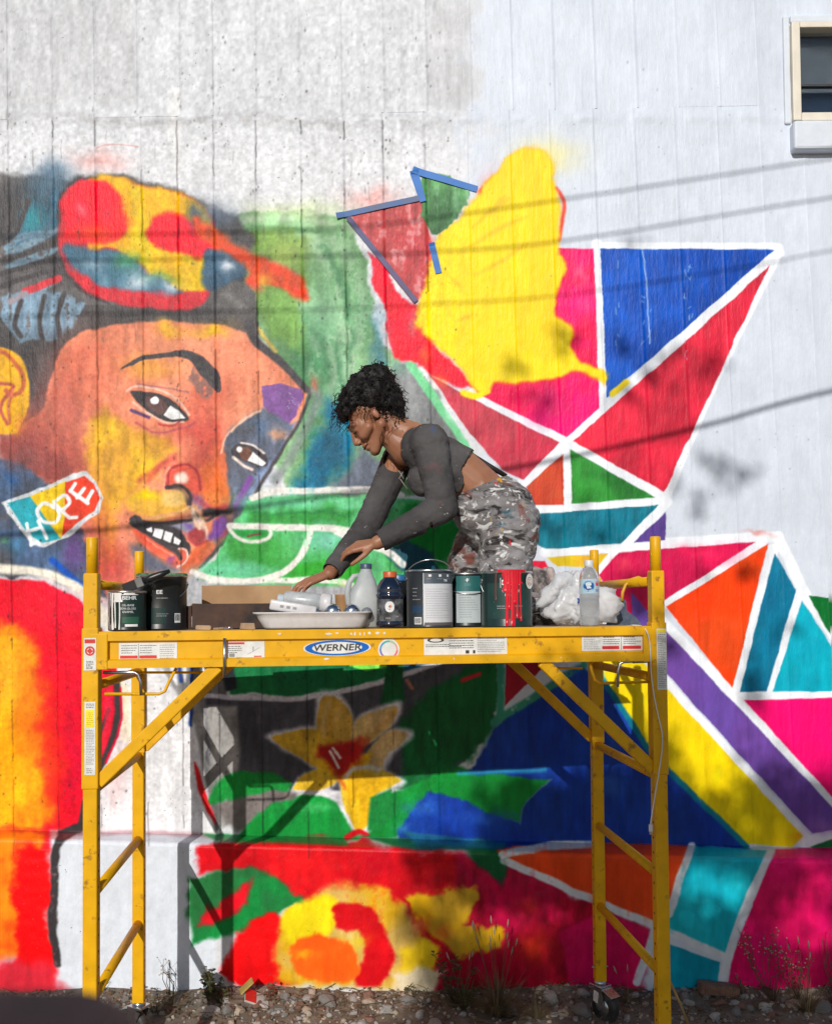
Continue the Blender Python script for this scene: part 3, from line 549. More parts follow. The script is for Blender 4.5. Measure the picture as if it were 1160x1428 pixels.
F((40,118,62), [(262,1220),(300,1212),(350,1212),(400,1232),(425,1258),(395,1275),(350,1300),(300,1310),(268,1322),(262,1260)], soft=5, wob=3, col2=(20,132,60)); F((226,16,34), [(275,1290),(300,1262),(330,1240),(352,1232),(345,1262),(300,1290),(280,1290)], soft=6, wob=3); B((30,130,60), 266, 1270, 6, 30, 0.5)
F((236,10,16), [(320,1330),(352,1285),(390,1280),(410,1320),(415,1370),(320,1372)], soft=5, wob=3, sm=True)
F((232,178,30), [(420,1262),(465,1236),(520,1236),(560,1262),(590,1300),(590,1365),(540,1372),(400,1372),(392,1300)], soft=9, wob=4, sm=True, col2=(214,176,90), tex=0.15); F((238,214,20), [(394,1290),(420,1258),(465,1250),(470,1290),(440,1310),(410,1320)], soft=5, wob=2, sm=True)
F((206,10,22), [(464,1264),(490,1260),(520,1272),(540,1310),(552,1340),(530,1370),(495,1372),(510,1330),(500,1300),(475,1295)], soft=4, wob=2, sm=True); F((252,108,24), [(410,1325),(440,1298),(470,1310),(500,1330),(495,1365),(430,1368)], soft=5, wob=3, sm=True, col2=(246,90,16)); B((250,190,30), 428, 1332, 12, 6, 0.7); B((230,205,30), 500, 1312, 14, 10, 0.6)
F((206,160,40), [(566,1250),(600,1240),(655,1238),(660,1260),(650,1290),(700,1300),(700,1320),(640,1330),(600,1300),(575,1270)], soft=5, wob=4, col2=(222,170,20)); B((236,110,40), 595, 1290, 8, 16, 0.7); B((240,110,40), 622, 1300, 10, 12, 0.7); F((235,196,30), [(560,1330),(590,1305),(610,1320),(600,1360),(565,1365)], soft=5, wob=3); F((222,205,170), [(550,1352),(620,1350),(610,1385),(550,1385)], soft=7, wob=4)
F((12,92,50), [(640,1176),(700,1180),(712,1215),(700,1238),(670,1210)], soft=6, wob=3); F((26,108,60), [(500,1165),(580,1172),(690,1186),(560,1184)], soft=3)
F((30,110,140), [(560,1160),(705,1175),(700,1184),(580,1180)], soft=2, op=0.8)
F((240,84,34), [(690,1186),(720,1180),(860,1176),(960,1180),(950,1230),(910,1290),(880,1280),(760,1225)], soft=1.5, col2=(228,70,22))
F((20,186,202), [(960,1180),(1070,1186),(1040,1250),(1010,1330),(930,1300),(942,1240)], soft=1.5, col2=(10,172,194), var=0.06)
F((232,12,96), [(1078,1184),(1320,1180),(1320,1410),(1010,1410),(1020,1340)], soft=1.5, col2=(240,14,112), var=0.06)
F((0,150,178), [(925,1315),(1004,1342),(1000,1400),(905,1400)], soft=1.5, var=0.08); F((214,8,88), [(842,1270),(905,1298),(888,1400),(800,1400),(780,1300)], soft=3)
for p in ([(702,1200),(760,1226),(840,1262),(915,1292),(1010,1334)], [(700,1192),(760,1180),(830,1177)], [(964,1180),(944,1238),(934,1275)], [(1076,1186),(1045,1250),(1024,1310),(1008,1362)], [(914,1292),(902,1330),(888,1370)]): S((222,226,232), p, 11, soft=1.6, sm=False, tex=0.2)
rp = random.Random(31)
for x_ in (13,75,135,199,249,300,359,422,483,538,597):
    y_ = 168.0
    while y_ < 1150:
        L_ = rp.uniform(10,60)
        if rp.random() < 0.72:
            q_ = [(x_+np.interp(x_,[0,450,700],[.008,.012,.03])*(v_-420)+rp.uniform(-0.7,0.7), v_) for v_ in np.linspace(y_, y_+L_, 4)]
            S((52,46,46), q_, rp.uniform(0.8,1.9), soft=0.7, op=rp.uniform(0.2,0.6), wob=0.3, var=0)
        y_ += L_
for k_ in range(1150):
    x_ = rp.uniform(-20,640); y_ = rp.uniform(30,1150)
    if rp.random() < 0.45: x_ = rp.choice((13,75,135,199,249,300,359,422,483,538,597))+rp.gauss(0,5)
    if NM[int(y_)-CY0, int(x_)-CX0] < -0.3: continue
    B((48,42,42), x_, y_, rp.uniform(0.5,1.5), rp.uniform(0.5,2.2), rp.uniform(0.5,0.95), wob=0.2)
for k_ in range(70):
    x_ = rp.uniform(20,620); y_ = rp.uniform(180,560); S((96,88,86), [(x_,y_),(x_+rp.uniform(-2,2),y_+rp.uniform(6,30))], rp.uniform(0.8,1.6), soft=0.8, op=rp.uniform(0.2,0.55), var=0)
for k_ in range(80): B((110,108,108), rp.uniform(650,1160), rp.uniform(30,760), rp.uniform(0.5,1.2), None, 0.6, wob=0.2)
oldside = np.clip((690-xx)/120, 0.15, 1)*np.clip((1170-yy)/30, 0.25, 1)
CAN *= 1+oldside*(0.022*NF+0.018*NV+0.024*NS)[...,None]

CAN = np.clip(CAN, 0, 255)
cl = CAN/255.0
CLIN = np.where(cl <= 0.04045, cl/12.92, ((cl+0.055)/1.055)**2.4).astype(np.float32)
def sample(px, py):
    fx = np.clip(px-CX0, 0, CW-1.001); fy = np.clip(py-CY0, 0, CH-1.001); ix = fx.astype(int); iy = fy.astype(int)
    tx = (fx-ix)[...,None]; ty = (fy-iy)[...,None]
    c = (CLIN[iy,ix]*(1-tx)+CLIN[iy,ix+1]*tx)*(1-ty)+(CLIN[iy+1,ix]*(1-tx)+CLIN[iy+1,ix+1]*tx)*ty
    far = np.clip((np.abs(px-580)-690)/60, 0, 1)[...,None]
    return c*(1-far)+np.array(lin(WHITE), np.float32)*far

# ------------------------------------------------------------------ wall
def wall_mat():
    m_ = bpy.data.materials.new('painted_board_marked_concrete'); t, N, L = nodes(m_); b = N['Principled BSDF']
    at_ = N.new('ShaderNodeAttribute'); at_.attribute_name = 'paint'
    tc = N.new('ShaderNodeTexCoord'); mp = N.new('ShaderNodeMapping'); mp.inputs['Scale'].default_value = (1,1,0.35); L.new(tc.outputs['Object'], mp.inputs['Vector'])
    n1 = N.new('ShaderNodeTexNoise'); n1.inputs['Scale'].default_value = 22; n1.inputs['Detail'].default_value = 4; n1.inputs['Roughness'].default_value = 0.6; L.new(mp.outputs[0], n1.inputs['Vector'])
    mr = N.new('ShaderNodeMapRange'); mr.inputs['From Min'].default_value = 0.3; mr.inputs['From Max'].default_value = 0.7; mr.inputs['To Min'].default_value = 0.94; mr.inputs['To Max'].default_value = 1.04; L.new(n1.outputs['Fac'], mr.inputs['Value'])
    hs = N.new('ShaderNodeHueSaturation'); L.new(at_.outputs['Color'], hs.inputs['Color']); L.new(mr.outputs[0], hs.inputs['Value'])
    # small pits that hold dirt, more on the old side of the wall
    vo = N.new('ShaderNodeTexVoronoi'); vo.inputs['Scale'].default_value = 30; L.new(tc.outputs['Object'], vo.inputs['Vector'])
    vr = N.new('ShaderNodeMapRange'); vr.inputs['From Min'].default_value = 0.10; vr.inputs['From Max'].default_value = 0.04; L.new(vo.outputs['Distance'], vr.inputs['Value'])
    sx = N.new('ShaderNodeSeparateXYZ'); L.new(tc.outputs['Object'], sx.inputs[0])
    old_ = N.new('ShaderNodeMapRange'); old_.inputs['From Min'].default_value = 0.45; old_.inputs['From Max'].default_value = -0.2; old_.inputs['To Min'].default_value = 0.25; L.new(sx.outputs['X'], old_.inputs['Value'])
    n2 = N.new('ShaderNodeTexNoise'); n2.inputs['Scale'].default_value = 3.5; L.new(tc.outputs['Object'], n2.inputs['Vector'])
    r2 = N.new('ShaderNodeMapRange'); r2.inputs['From Min'].default_value = 0.5; r2.inputs['From Max'].default_value = 0.62; L.new(n2.outputs['Fac'], r2.inputs['Value'])
    m1 = N.new('ShaderNodeMath'); m1.operation = 'MULTIPLY'; L.new(vr.outputs[0], m1.inputs[0]); L.new(r2.outputs[0], m1.inputs[1])
    m2 = N.new('ShaderNodeMath'); m2.operation = 'MULTIPLY'; L.new(m1.outputs[0], m2.inputs[0]); L.new(old_.outputs[0], m2.inputs[1])
    mx = N.new('ShaderNodeMix'); mx.data_type = 'RGBA'; L.new(m2.outputs[0], mx.inputs[0]); L.new(hs.outputs[0], mx.inputs[6]); mx.inputs[7].default_value = (0.07,0.065,0.06,1)
    L.new(mx.outputs[2], b.inputs['Base Color'])
    b.inputs['Roughness'].default_value = 0.42; b.inputs['Specular IOR Level'].default_value = 0.17
    # relief: wood grain of the boards, pits, rough stipple
    n3 = N.new('ShaderNodeTexNoise'); n3.inputs['Scale'].default_value = 130; n3.inputs['Detail'].default_value = 3; n3.inputs['Roughness'].default_value = 0.6; L.new(mp.outputs[0], n3.inputs['Vector'])
    mp2 = N.new('ShaderNodeMapping'); mp2.inputs['Scale'].default_value = (70,70,3); L.new(tc.outputs['Object'], mp2.inputs['Vector'])
    n4 = N.new('ShaderNodeTexNoise'); n4.inputs['Scale'].default_value = 1; n4.inputs['Detail'].default_value = 2; L.new(mp2.outputs[0], n4.inputs['Vector'])
    ad = N.new('ShaderNodeMath'); ad.operation = 'MULTIPLY_ADD'; L.new(n4.outputs['Fac'], ad.inputs[0]); ad.inputs[1].default_value = 0.6; L.new(n3.outputs['Fac'], ad.inputs[2])
    ad2 = N.new('ShaderNodeMath'); ad2.operation = 'MULTIPLY_ADD'; L.new(m1.outputs[0], ad2.inputs[0]); ad2.inputs[1].default_value = -0.8; L.new(ad.outputs[0], ad2.inputs[2])
    st = N.new('ShaderNodeMapRange'); st.inputs['From Min'].default_value = 0.6; st.inputs['From Max'].default_value = -0.1; st.inputs['To Min'].default_value = 0.30; st.inputs['To Max'].default_value = 0.40; L.new(sx.outputs['X'], st.inputs['Value'])
    bp = N.new('ShaderNodeBump'); bp.inputs['Distance'].default_value = 0.006; L.new(st.outputs[0], bp.inputs['Strength']); L.new(ad2.outputs[0], bp.inputs['Height']); L.new(bp.outputs[0], b.inputs['Normal'])
    return m_
WALLM = wall_mat()
def grid_mesh(name, V, C, nr, nc, drop=None, flip=False):
    me = bpy.data.meshes.new(name); idx = np.arange(nr*nc).reshape(nr, nc)
    q = np.stack([idx[:-1,:-1], idx[:-1,1:], idx[1:,1:], idx[1:,:-1]], -1).reshape(-1,4)
    if flip: q = q[:,::-1]
    if drop is not None: q = q[~drop.reshape(-1)]
    me.vertices.add(nr*nc); me.vertices.foreach_set('co', V.astype(np.float32).ravel())
    me.loops.add(q.size); me.loops.foreach_set('vertex_index', np.ascontiguousarray(q).ravel().astype(np.int32))
    me.polygons.add(len(q)); me.polygons.foreach_set('loop_start', np.arange(0, q.size, 4, dtype=np.int32)); me.polygons.foreach_set('use_smooth', np.ones(len(q), bool))
    me.update(calc_edges=True)
    a = me.color_attributes.new('paint', 'FLOAT_COLOR', 'POINT')
    a.data.foreach_set('color', np.concatenate([C, np.ones((len(C),1), np.float32)], 1).astype(np.float32).ravel())
    return me
def wn(x, z, s, seed):
    """smooth value noise on the wall in metres"""
    fx = x/s+100; fz = z/s+100; ix = np.floor(fx).astype(int); iz = np.floor(fz).astype(int); tx = fx-ix; tz = fz-iz; tx = tx*tx*(3-2*tx); tz = tz*tz*(3-2*tz)
    def h(i, j): n = np.sin(i*127.1+j*311.7+seed*74.7)*43758.5453; return n-np.floor(n)
    return (h(ix,iz)*(1-tx)+h(ix+1,iz)*tx)*(1-tz)+(h(ix,iz+1)*(1-tx)+h(ix+1,iz+1)*tx)*tz-0.5
wall = empty('concrete_wall', (0, WD, 0), 0, 'board-marked white concrete wall carrying a half-finished bright mural of a face and facets', 'wall')
SEAM = [-110,-48,13,75,135,199,249,300,359,422,483,538,597,657,717,774,836,895,952,1012,1072,1132,1192,1252]
TOPS = [-112,-50,10,71,131,191,251,297,357,417,476,535,595,654,711,769,826,883.5,941,998,1052,1110,1168,1228]
lean = lambda x: np.interp(x, [0,450,700,900,1130], [.008,.012,.03,.045,.055])
JOINT = lambda x: np.interp(x, [0,600,1160], [160,163,158])     # the horizontal pour joint
def seam_line(i, top):
    if i < 0 or i >= len(SEAM): return None
    if top: a = on_wall(TOPS[i], 20); b = on_wall(TOPS[i]+lean(TOPS[i])*140, 160)
    else: a = on_wall(SEAM[i], 420); b = on_wall(SEAM[i]+lean(SEAM[i])*700, 1120)
    return a, b
WIN = dict(x0=on_wall(1104,40).x, x1=on_wall(1104,40).x+0.42, z0=on_wall(1104,168).z, z1=on_wall(1104,36).z)
def strip(l0, l1, za, zb, step, top, ridge0, ridge1, seed):
    nr = max(2, int((za-zb)/(0.012 if top else 0.0041))+1) if step < 0.02 else max(2, int((za-zb)/0.05)+1)
    z = np.linspace(za, zb, nr)[:,None]
    def xs(l): a, b = l; return a.x+(b.x-a.x)*(z-a.z)/(b.z-a.z)
    X0, X1 = xs(l0), xs(l1); nc = max(2, int(np.mean(X1-X0)/step)+2)
    if step < 0.02:                                           # closer columns at the seams
        u = np.linspace(0, 1, nc); 
    else: u = np.linspace(0, 1, nc)
    X = X0+(X1-X0)*u[None,:]; Z = np.broadcast_to(z, X.shape)
    d0 = X-X0; d1 = X1-X
    dsp = 0.0014*wn(X,Z,0.09,1)+0.0008*wn(X,Z,0.03,2)+0.0010*wn(X*2,Z*0.3,0.02,3)
    e = np.exp(-(d0/0.0042)**2)*ridge0+np.exp(-(d1/0.0042)**2)*ridge1
    off = (random.random()-0.5)*0.0024*np.clip(np.minimum(d0,d1)/0.008, 0, 1)
    px, py = to_px(X, WD+WK*X, Z)
    j = np.exp(-((py-JOINT(px)-2)/9)**2)*(0.004+0.006*wn(X,Z,0.05,5))   # rough pour line
    OUT_ = dsp+e+off+j
    Y = WD+WK*X-OUT_
    C = sample(px, py).reshape(-1,3)
    V = np.stack([X, Y-WD, Z], -1).reshape(-1,3)
    cx = (X[:-1,:-1]+X[1:,1:])/2; cz = (Z[:-1,:-1]+Z[1:,1:])/2
    drop = (cx > WIN['x0']) & (cx < WIN['x1']) & (cz > WIN['z0']) & (cz < WIN['z1'])
    if drop.all(): return
    me = grid_mesh('board_strip', V, C, nr, nc, drop, flip=True)
    me.materials.append(WALLM)
    o = bpy.data.objects.new('board_strip', me); COL.objects.link(o); o.parent = wall
zj = on_wall(300,161).z; zb_ = on_wall(580,1215).z
for i in range(len(SEAM)-1):
    inv = 0 < i < len(SEAM)-3
    rg = lambda q: (-0.0036 if SEAM[q] < 640 else 0.0026)
    stp = 0.0039 if inv else 0.02
    strip(seam_line(i,0), seam_line(i+1,0), zj, zb_, stp, False, rg(i), rg(i+1), i)
    strip(seam_line(i,1), seam_line(i+1,1), 5.2, zj, 0.0044 if inv else 0.02, True, rg(i), rg(i+1), i+50)
def plain(x0, x1):
    nr, nc = 60, 40; X, Z = np.meshgrid(np.linspace(x0,x1,nc), np.linspace(5.2,0.9,nr)); Y = WK*X-0.002*wn(X,Z,0.1,1)
    C = np.tile(np.array(lin(WHITE), np.float32), (nr*nc,1)); me = grid_mesh('board_strip', np.stack([X,Y,Z],-1).reshape(-1,3), C, nr, nc, None, True); mko('board_strip', me, wall, WALLM)
L_ = seam_line(0,0)[0].x; R_ = seam_line(len(SEAM)-1,0)[0].x
plain(-9, L_+0.03); plain(R_-0.03, 9)
# plinth with its sloping ledge; the ledge falls slightly to one side
la, lb = on_wall(40,1159), on_wall(1120,1182); fa, fb = on_wall(40,1171,PL), on_wall(1120,1200,PL)
zl = lambda x: la.z+(lb.z-la.z)*(x-la.x)/(lb.x-la.x); zf = lambda x: fa.z+(fb.z-fa.z)*(x-fa.x)/(fb.x-fa.x)
def plinth(xa, xb, step):
    xs = np.linspace(xa, xb, int((xb-xa)/step)+2); rows = []
    n1 = 8 if step < 0.02 else 3; n2 = int(0.95/max(step,0.0042)) if step < 0.02 else 20
    for i in range(n1+1):
        t = i/n1; x = xs; y = WD+WK*x-PL*t*0.97+0.004; z = zl(x)*(1-t)+zf(x)*t+0.003*wn(x,x*0+t,0.06,4)
        rows.append(np.stack([x, y, z], -1))
    for i in range(n2):
        t = (i+1)/n2; r_ = min(1, t*n2*max(step,0.0042)/0.012); x = xs; z = zf(x)-0.004-t*(zf(x)+0.25)
        y = WD+WK*x-PL*(0.97+0.03*r_)-0.004*wn(x,z,0.12,6)-0.002*wn(x,z,0.03,7)
        rows.append(np.stack([x, y, z], -1))
    V = np.stack(rows); nr, nc = V.shape[:2]; px, py = to_px(V[...,0], V[...,1], V[...,2]); C = sample(px, py).reshape(-1,3); V[...,1] -= WD
    me = grid_mesh('plinth', V.reshape(-1,3), C, nr, nc, None, True); mko('plinth', me, wall, WALLM)
xa_, xb_ = on_wall(-60,1200,PL).x, on_wall(1220,1200,PL).x
plinth(xa_, xb_, 0.0042); plinth(-9, xa_, 0.05); plinth(xb_, 9, 0.05)

# ------------------------------------------------------------------ window in the wall
CREAM = M_('cream_window_frame', (0.72,0.66,0.55), 0.45, var=0.06, bump=0.1)
WPAINT = M_('white_wall_paint', lin((212,218,227)), 0.5, var=0.05, bump=0.35, bscale=60, spec=0.2)
GLASS = bpy.data.materials.new('window_glass'); t_, N_, L_k = nodes(GLASS)
_b = N_['Principled BSDF']; _b.inputs['Roughness'].default_value = 0.03; _b.inputs['Base Color'].default_value = (0.8,0.86,0.9,1); _b.inputs['Transmission Weight'].default_value = 1.0; _b.inputs['IOR'].default_value = 1.45
win = empty('window', (0,0,0)); win.parent = wall
def wbox(name, x0, x1, z0, z1, yo, yi, mat, par, bev=0.004):
    mb = MB(); yw = WK*x0; mb.box((x0, yw-yo, z0), (x1, yw+yi, z1), None, bev); return mb.build(name, mat, par)
x0, x1, z0, z1 = WIN['x0'], WIN['x1'], WIN['z0'], WIN['z1']
fw = 0.03
wbox('window_frame', x0-0.012, x0+fw-0.004, z0-0.012, z1+0.004, 0.03, 0.05, CREAM, win); wbox('window_frame', x1-fw, x1+0.03, z0-0.012, z1+0.004, 0.03, 0.05, CREAM, win)
wbox('window_frame', x0+fw-0.002, x1-fw-0.002, z1-0.022, z1+0.006, 0.027, 0.05, CREAM, win); wbox('window_frame', x0+fw-0.002, x1-fw-0.002, z0-0.014, z0+0.026, 0.027, 0.05, CREAM, win)
wbox('window_surround', x0-0.045, x0-0.014, z0-0.02, z1+0.045, 0.014, 0.06, WPAINT, win, 0.008); wbox('window_surround', x0-0.012, x1+0.1, z1+0.008, z1+0.046, 0.016, 0.06, WPAINT, win, 0.008)
wbox('window_sill', x0-0.02, x1+0.12, z0-0.158, z0-0.024, 0.055, 0.05, WPAINT, win, 0.012)
p = wbox('pane', x0+fw-0.006, x1-fw+0.006, z0+0.022, z1-0.02, -0.018, 0.022, GLASS, win, 0)
wbox('roller_blind', x0+fw-0.01, x1-fw+0.01, z0+0.17, z1, -0.07, 0.075, M_('grey_blind', (0.16,0.17,0.18), 0.8), win, 0); wbox('reflection_panel', x0+fw-0.01, x1-fw+0.01, z0-0.02, z0+0.24, -0.10, 0.11, M_('navy_reflection', (0.015,0.04,0.09), 0.8, var=0.2), win, 0)  # navy panel stands in for the blue reflection in the lower glass
wbox('glazing_bar', x0+fw-0.004, x1-fw+0.004, z0+0.166, z0+0.176, -0.006, 0.03, M_('dark_bar', (0.03,0.035,0.04), 0.5), win, 0)

# ------------------------------------------------------------------ scaffold
YEL_M = M_('yellow_enamel', (0.74,0.385,0.003), 0.42, var=0.10, vscale=16, bump=0.12, bscale=35, col2=(0.22,0.10,0.02), c2amt=0.75, c2scale=26, edge=(0.60,0.68), spec=0.3)
ZINC = M_('galvanised_steel', (0.55,0.56,0.58), 0.28, 1.0, var=0.12, vscale=30)
RUB = M_('black_rubber', (0.015,0.015,0.016), 0.6, var=0.3, col2=(0.12,0.10,0.08), c2amt=0.5, c2scale=20)
STK = M_('white_sticker', (0.74,0.74,0.72), 0.4, var=0.04, col2=(0.5,0.47,0.4), c2amt=0.35, c2scale=30)
INKM = M_('black_print', (0.02,0.02,0.022), 0.5); REDP = M_('red_print', (0.62,0.02,0.02), 0.45); BLUEP = M_('blue_print', (0.0,0.09,0.42), 0.4); YELP = M_('yellow_print', (0.85,0.68,0.02), 0.45); GREYP = M_('grey_print', (0.25,0.25,0.26), 0.5)
PLY = M_('deck_plywood', (0.36,0.27,0.17), 0.7, var=0.25, col2=(0.6,0.58,0.55), c2amt=0.5, c2scale=9, bump=0.2)
SX, SY, SYAW = -0.1138, 3.0808, 0.0915
HL, SW = 0.936, 0.74
scaf = empty('rolling_scaffold', (SX, SY, -0.05), SYAW, 'yellow steel rolling scaffold with a deck full of paint cans before the mural', 'scaffold')
SB = -0.05                                                    # local z = world z + 0.05
SM = Matrix.Translation((SX, SY, SB)) @ Matrix.Rotation(SYAW, 4, 'Z'); SMI = SM.inverted()
def loc(px, py, yl):
    """point on the scaffold's own plane y = yl that this picture position looks at (local coordinates)"""
    r = Vector(ray(px, py)); o = SMI @ Vector((0,0,CAMH)); d = SMI.to_3x3() @ r; t = (yl-o.y)/d.y
    return o+d*t
def wz(z): return z-SB
Ztop, Zdeck, Zend = wz(1.905), wz(1.600), wz(0.113)
RUNG = [wz(v) for v in (1.753, 1.422, 1.088, 0.755, 0.424)]
HOLE = M_('dark_hole', (0.01,0.008,0.005), 0.8)
for sx_ in (-1, 1):
    for yl in (0.0, SW):
        x = sx_*HL
        mb = MB(); mb.box((x-0.0225, yl-0.0225, Zend), (x+0.0225, yl+0.0225, wz(1.788)), None, 0.004)
        leg = mb.build('leg', YEL_M, scaf)
        mb = MB(); mb.tube([(x,yl,wz(1.786)),(x,yl,Ztop-0.003),(x,yl,Ztop)], [0.0185,0.0185,0.016], 16); mb.build('spigot', YEL_M, leg)
        mb = MB()
        for k_ in range(26):
            z_ = Zend+0.06+k_*0.0508
            if z_ < wz(1.08) or z_ > wz(1.62):
                sgn = -sx_; mb.lathe([(0.0001,0),(0.0045,0)], 10, Matrix.Translation((x+sgn*0.0228, yl, z_)) @ Matrix.Rotation(sgn*pi/2, 4, 'Y'))
        mb.build('pin_holes', HOLE, leg)['kind'] = 'stuff'
        mb = MB(); mb.box((x-0.0262, yl-0.0262, wz(1.098)), (x+0.0262, yl+0.0262, wz(1.612)), None, 0.004); mb.build('deck_sleeve', YEL_M, scaf)
    for z_ in RUNG:
        mb = MB(); mb.tube([(sx_*HL, 0.02, z_), (sx_*HL, SW-0.02, z_)], 0.0165, 12); mb.build('rung', YEL_M, scaf)
        for yl in (0.026, SW-0.026): pass
# deck: two folded side rails, cross pieces, plywood
XR = HL-0.027
for yl, sg in ((0.0, -1), (SW, 1)):
    mb = MB(); y0_ = yl+sg*0.024; yb = yl-sg*0.004
    prof = [(y0_, 0.0), (y0_, -0.030), (yl+sg*0.010, -0.036), (yl+sg*0.010, -0.088), (y0_, -0.094), (y0_, -0.118), (yb, -0.118), (yb, 0.0)]
    v = []; 
    for x in (-XR, XR): v += [(x, a, Zdeck+b) for a, b in prof]
    n_ = len(prof); f = [(i, (i+1)%n_, n_+(i+1)%n_, n_+i) for i in range(n_)]+[tuple(reversed(range(n_))), tuple(range(n_, 2*n_))]
    if sg > 0: f = [tuple(reversed(q)) for q in f]
    mb.add(v, f); rail = mb.build('side_rail', YEL_M, scaf)
    for sx_ in (-1, 1):
        mb = MB(); mb.box((sx_*XR-0.028, min(y0_,yb)-0.003, Zdeck-0.122), (sx_*XR+0.028, max(y0_,yb)+0.003, Zdeck-0.006), None, 0.003); mb.build('end_bracket', YEL_M, rail)
    # braces from rail down to the legs
for yl in (-0.002, SW+0.002):
    for sx_ in (-1, 1):
        mb = MB(); a = Vector((sx_*(HL-0.02), yl, wz(1.115))); b = Vector((sx_*(HL-0.40), yl, Zdeck-0.116)); mb.bar(a, b, 0.024, 0.040, (0,1,0) if 0 else (0,0,1), 0.004); mb.build('diagonal_brace', YEL_M, scaf)
for i_, x in enumerate((-0.6,-0.2,0.2,0.6)):
    mb = MB(); mb.box((x-0.02, 0.0, Zdeck-0.06), (x+0.02, SW, Zdeck-0.02), None, 0.003); mb.build('deck_bearer', YEL_M, scaf)
for sx_ in (-1, 1):
    mb = MB(); mb.box((sx_*0.455-0.448, 0.028, Zdeck-0.018), (sx_*0.455+0.448, SW-0.028, Zdeck-0.002), None, 0.003); mb.build('deck_board', PLY, scaf)
# locking pins and spring wires
def wire(name, pts, r, mat, par, yl, n=8):
    P = [loc(a, b, yl+(c[0] if c else 0)) for a, b, *c in pts]; mb = MB(); mb.tube(P, r, n); return mb.build(name, mat, par)
wire('lock_pin', [(144,938),(188,938),(193,941),(196,950),(197,970)], 0.0055, ZINC, scaf, -0.012)
wire('lock_pin', [(908,921),(870,923),(864,926),(862,934),(861,958)], 0.0055, ZINC, scaf, -0.012); wire('lock_pin_sleeve', [(906,921),(882,922)], 0.0085, ZINC, scaf, -0.012)
wire('spring_wire', [(146,968),(222,968),(230,964),(236,950),(246,932)], 0.005, YEL_M, scaf, 0.01); wire('spring_wire', [(160,938),(290,938)], 0.004, YEL_M, scaf, 0.05)
wire('spring_wire', [(904,951),(836,953),(829,948),(825,936),(822,922)], 0.005, YEL_M, scaf, 0.01); wire('spring_wire', [(812,932),(756,932),(752,926),(752,916)], 0.004, YEL_M, scaf, 0.05)
wire('hitch_pin', [(313,890),(313,944)], 0.005, ZINC, scaf, -0.030)

# labels on the scaffold
def text2d(s, size=1.0, shear=0.0, xs=1.0, bold=0.0):
    cu = bpy.data.curves.new('lettering', 'FONT'); cu.body = s; cu.size = 1.0; cu.shear = shear; cu.align_x = 'CENTER'; cu.align_y = 'CENTER'; cu.resolution_u = 3; cu.offset = bold
    o = bpy.data.objects.new('lettering', cu); COL.objects.link(o); dg = bpy.context.evaluated_depsgraph_get(); me = bpy.data.meshes.new_from_object(o.evaluated_get(dg))
    V = [v.co.copy() for v in me.vertices]; Fs = [tuple(p.vertices) for p in me.polygons]; bpy.data.objects.remove(o); bpy.data.curves.remove(cu); bpy.data.meshes.remove(me)
    h = 0.72
    return [Vector((v.x*xs*size/h, v.y*size/h, 0)) for v in V], Fs
class Flat:
    """a sticker in the plane y = const of the scaffold; u to the right, v up, in metres from its centre"""
    def __init__(s, c, par, name='warning_label', mat=None, w=0.1, h=0.05, shape='rect', M=None, pname=None):
        s.M = M or (Matrix.Translation(c) @ Matrix.Rotation(pi/2, 4, 'X')); s.w, s.h = w, h; s.L = 0.0006; s.n = 0
        s.o = s.put(name, mat or STK, s.outline(shape, w, h), 0.0, par)
    def outline(s, shape, w, h, cx=0, cy=0, r0=None):
        if shape == 'rect': return [(cx-w/2,cy-h/2),(cx+w/2,cy-h/2),(cx+w/2,cy+h/2),(cx-w/2,cy+h/2)]
        return [(cx+w/2*cos(2*pi*i/40), cy+h/2*sin(2*pi*i/40)) for i in range(40)]
    def put(s, name, mat, pts, lvl, par):
        mb = MB(); mb.add([s.M @ Vector((a,b,lvl)) for a, b in pts], [tuple(range(len(pts)))]); return mb.build(name, mat, par)
    def rects(s, name, mat, L, lvl=0.0007):
        mb = MB()
        for (cx,cy,w,h) in L: mb.add([s.M @ Vector((a,b,lvl)) for a, b in s.outline('rect',w,h,cx,cy)], [(0,1,2,3)])
        return mb.build(name, mat, s.o)
    def disc(s, name, mat, cx, cy, w, h, lvl=0.0007): return s.put(name, mat, s.outline('e', w, h, cx, cy), lvl, s.o)
    def ring(s, name, mat, cx, cy, r0, r1, a0=0, a1=2*pi, lvl=0.0008, n=40):
        mb = MB(); v = []; 
        for i in range(n+1):
            a = a0+(a1-a0)*i/n
            v += [s.M @ Vector((cx+r0*cos(a), cy+r0*sin(a), lvl)), s.M @ Vector((cx+r1*cos(a), cy+r1*sin(a), lvl))]
        mb.add(v, [(2*i, 2*i+1, 2*i+3, 2*i+2) for i in range(n)]); return mb.build(name, mat, s.o)
    def text(s, st, size, cx, cy, mat, lvl=0.0012, **k):
        V, Fs = text2d(st, size, **k); mb = MB(); mb.add([s.M @ Vector((v.x+cx, v.y+cy, lvl)) for v in V], Fs); return mb.build('lettering', mat, s.o)
    def lines(s, x0, x1, y0, y1, n, mat=None, th=0.0018, seed=1):
        r = random.Random(seed); L = []
        for i in range(n):
            y = y0+(y1-y0)*(i+0.5)/n; x = x0
            e = x1-(x1-x0)*r.choice([0,0,0.1,0.3])
            while x < e-0.002:
                w = min(r.uniform(0.003,0.010), e-x); L.append((x+w/2, y, w, th)); x += w+0.0016
        s.rects('print', mat or GREYP, L)
YR = -0.0102
def sticker(p0, p1, yl, **k):
    a, b = loc(p0[0], p0[1], yl), loc(p1[0], p1[1], yl); c = (a+b)/2
    return Flat(Vector((c.x, yl-0.0012, c.z)), scaf, w=abs(b.x-a.x), h=abs(a.z-b.z), **k)
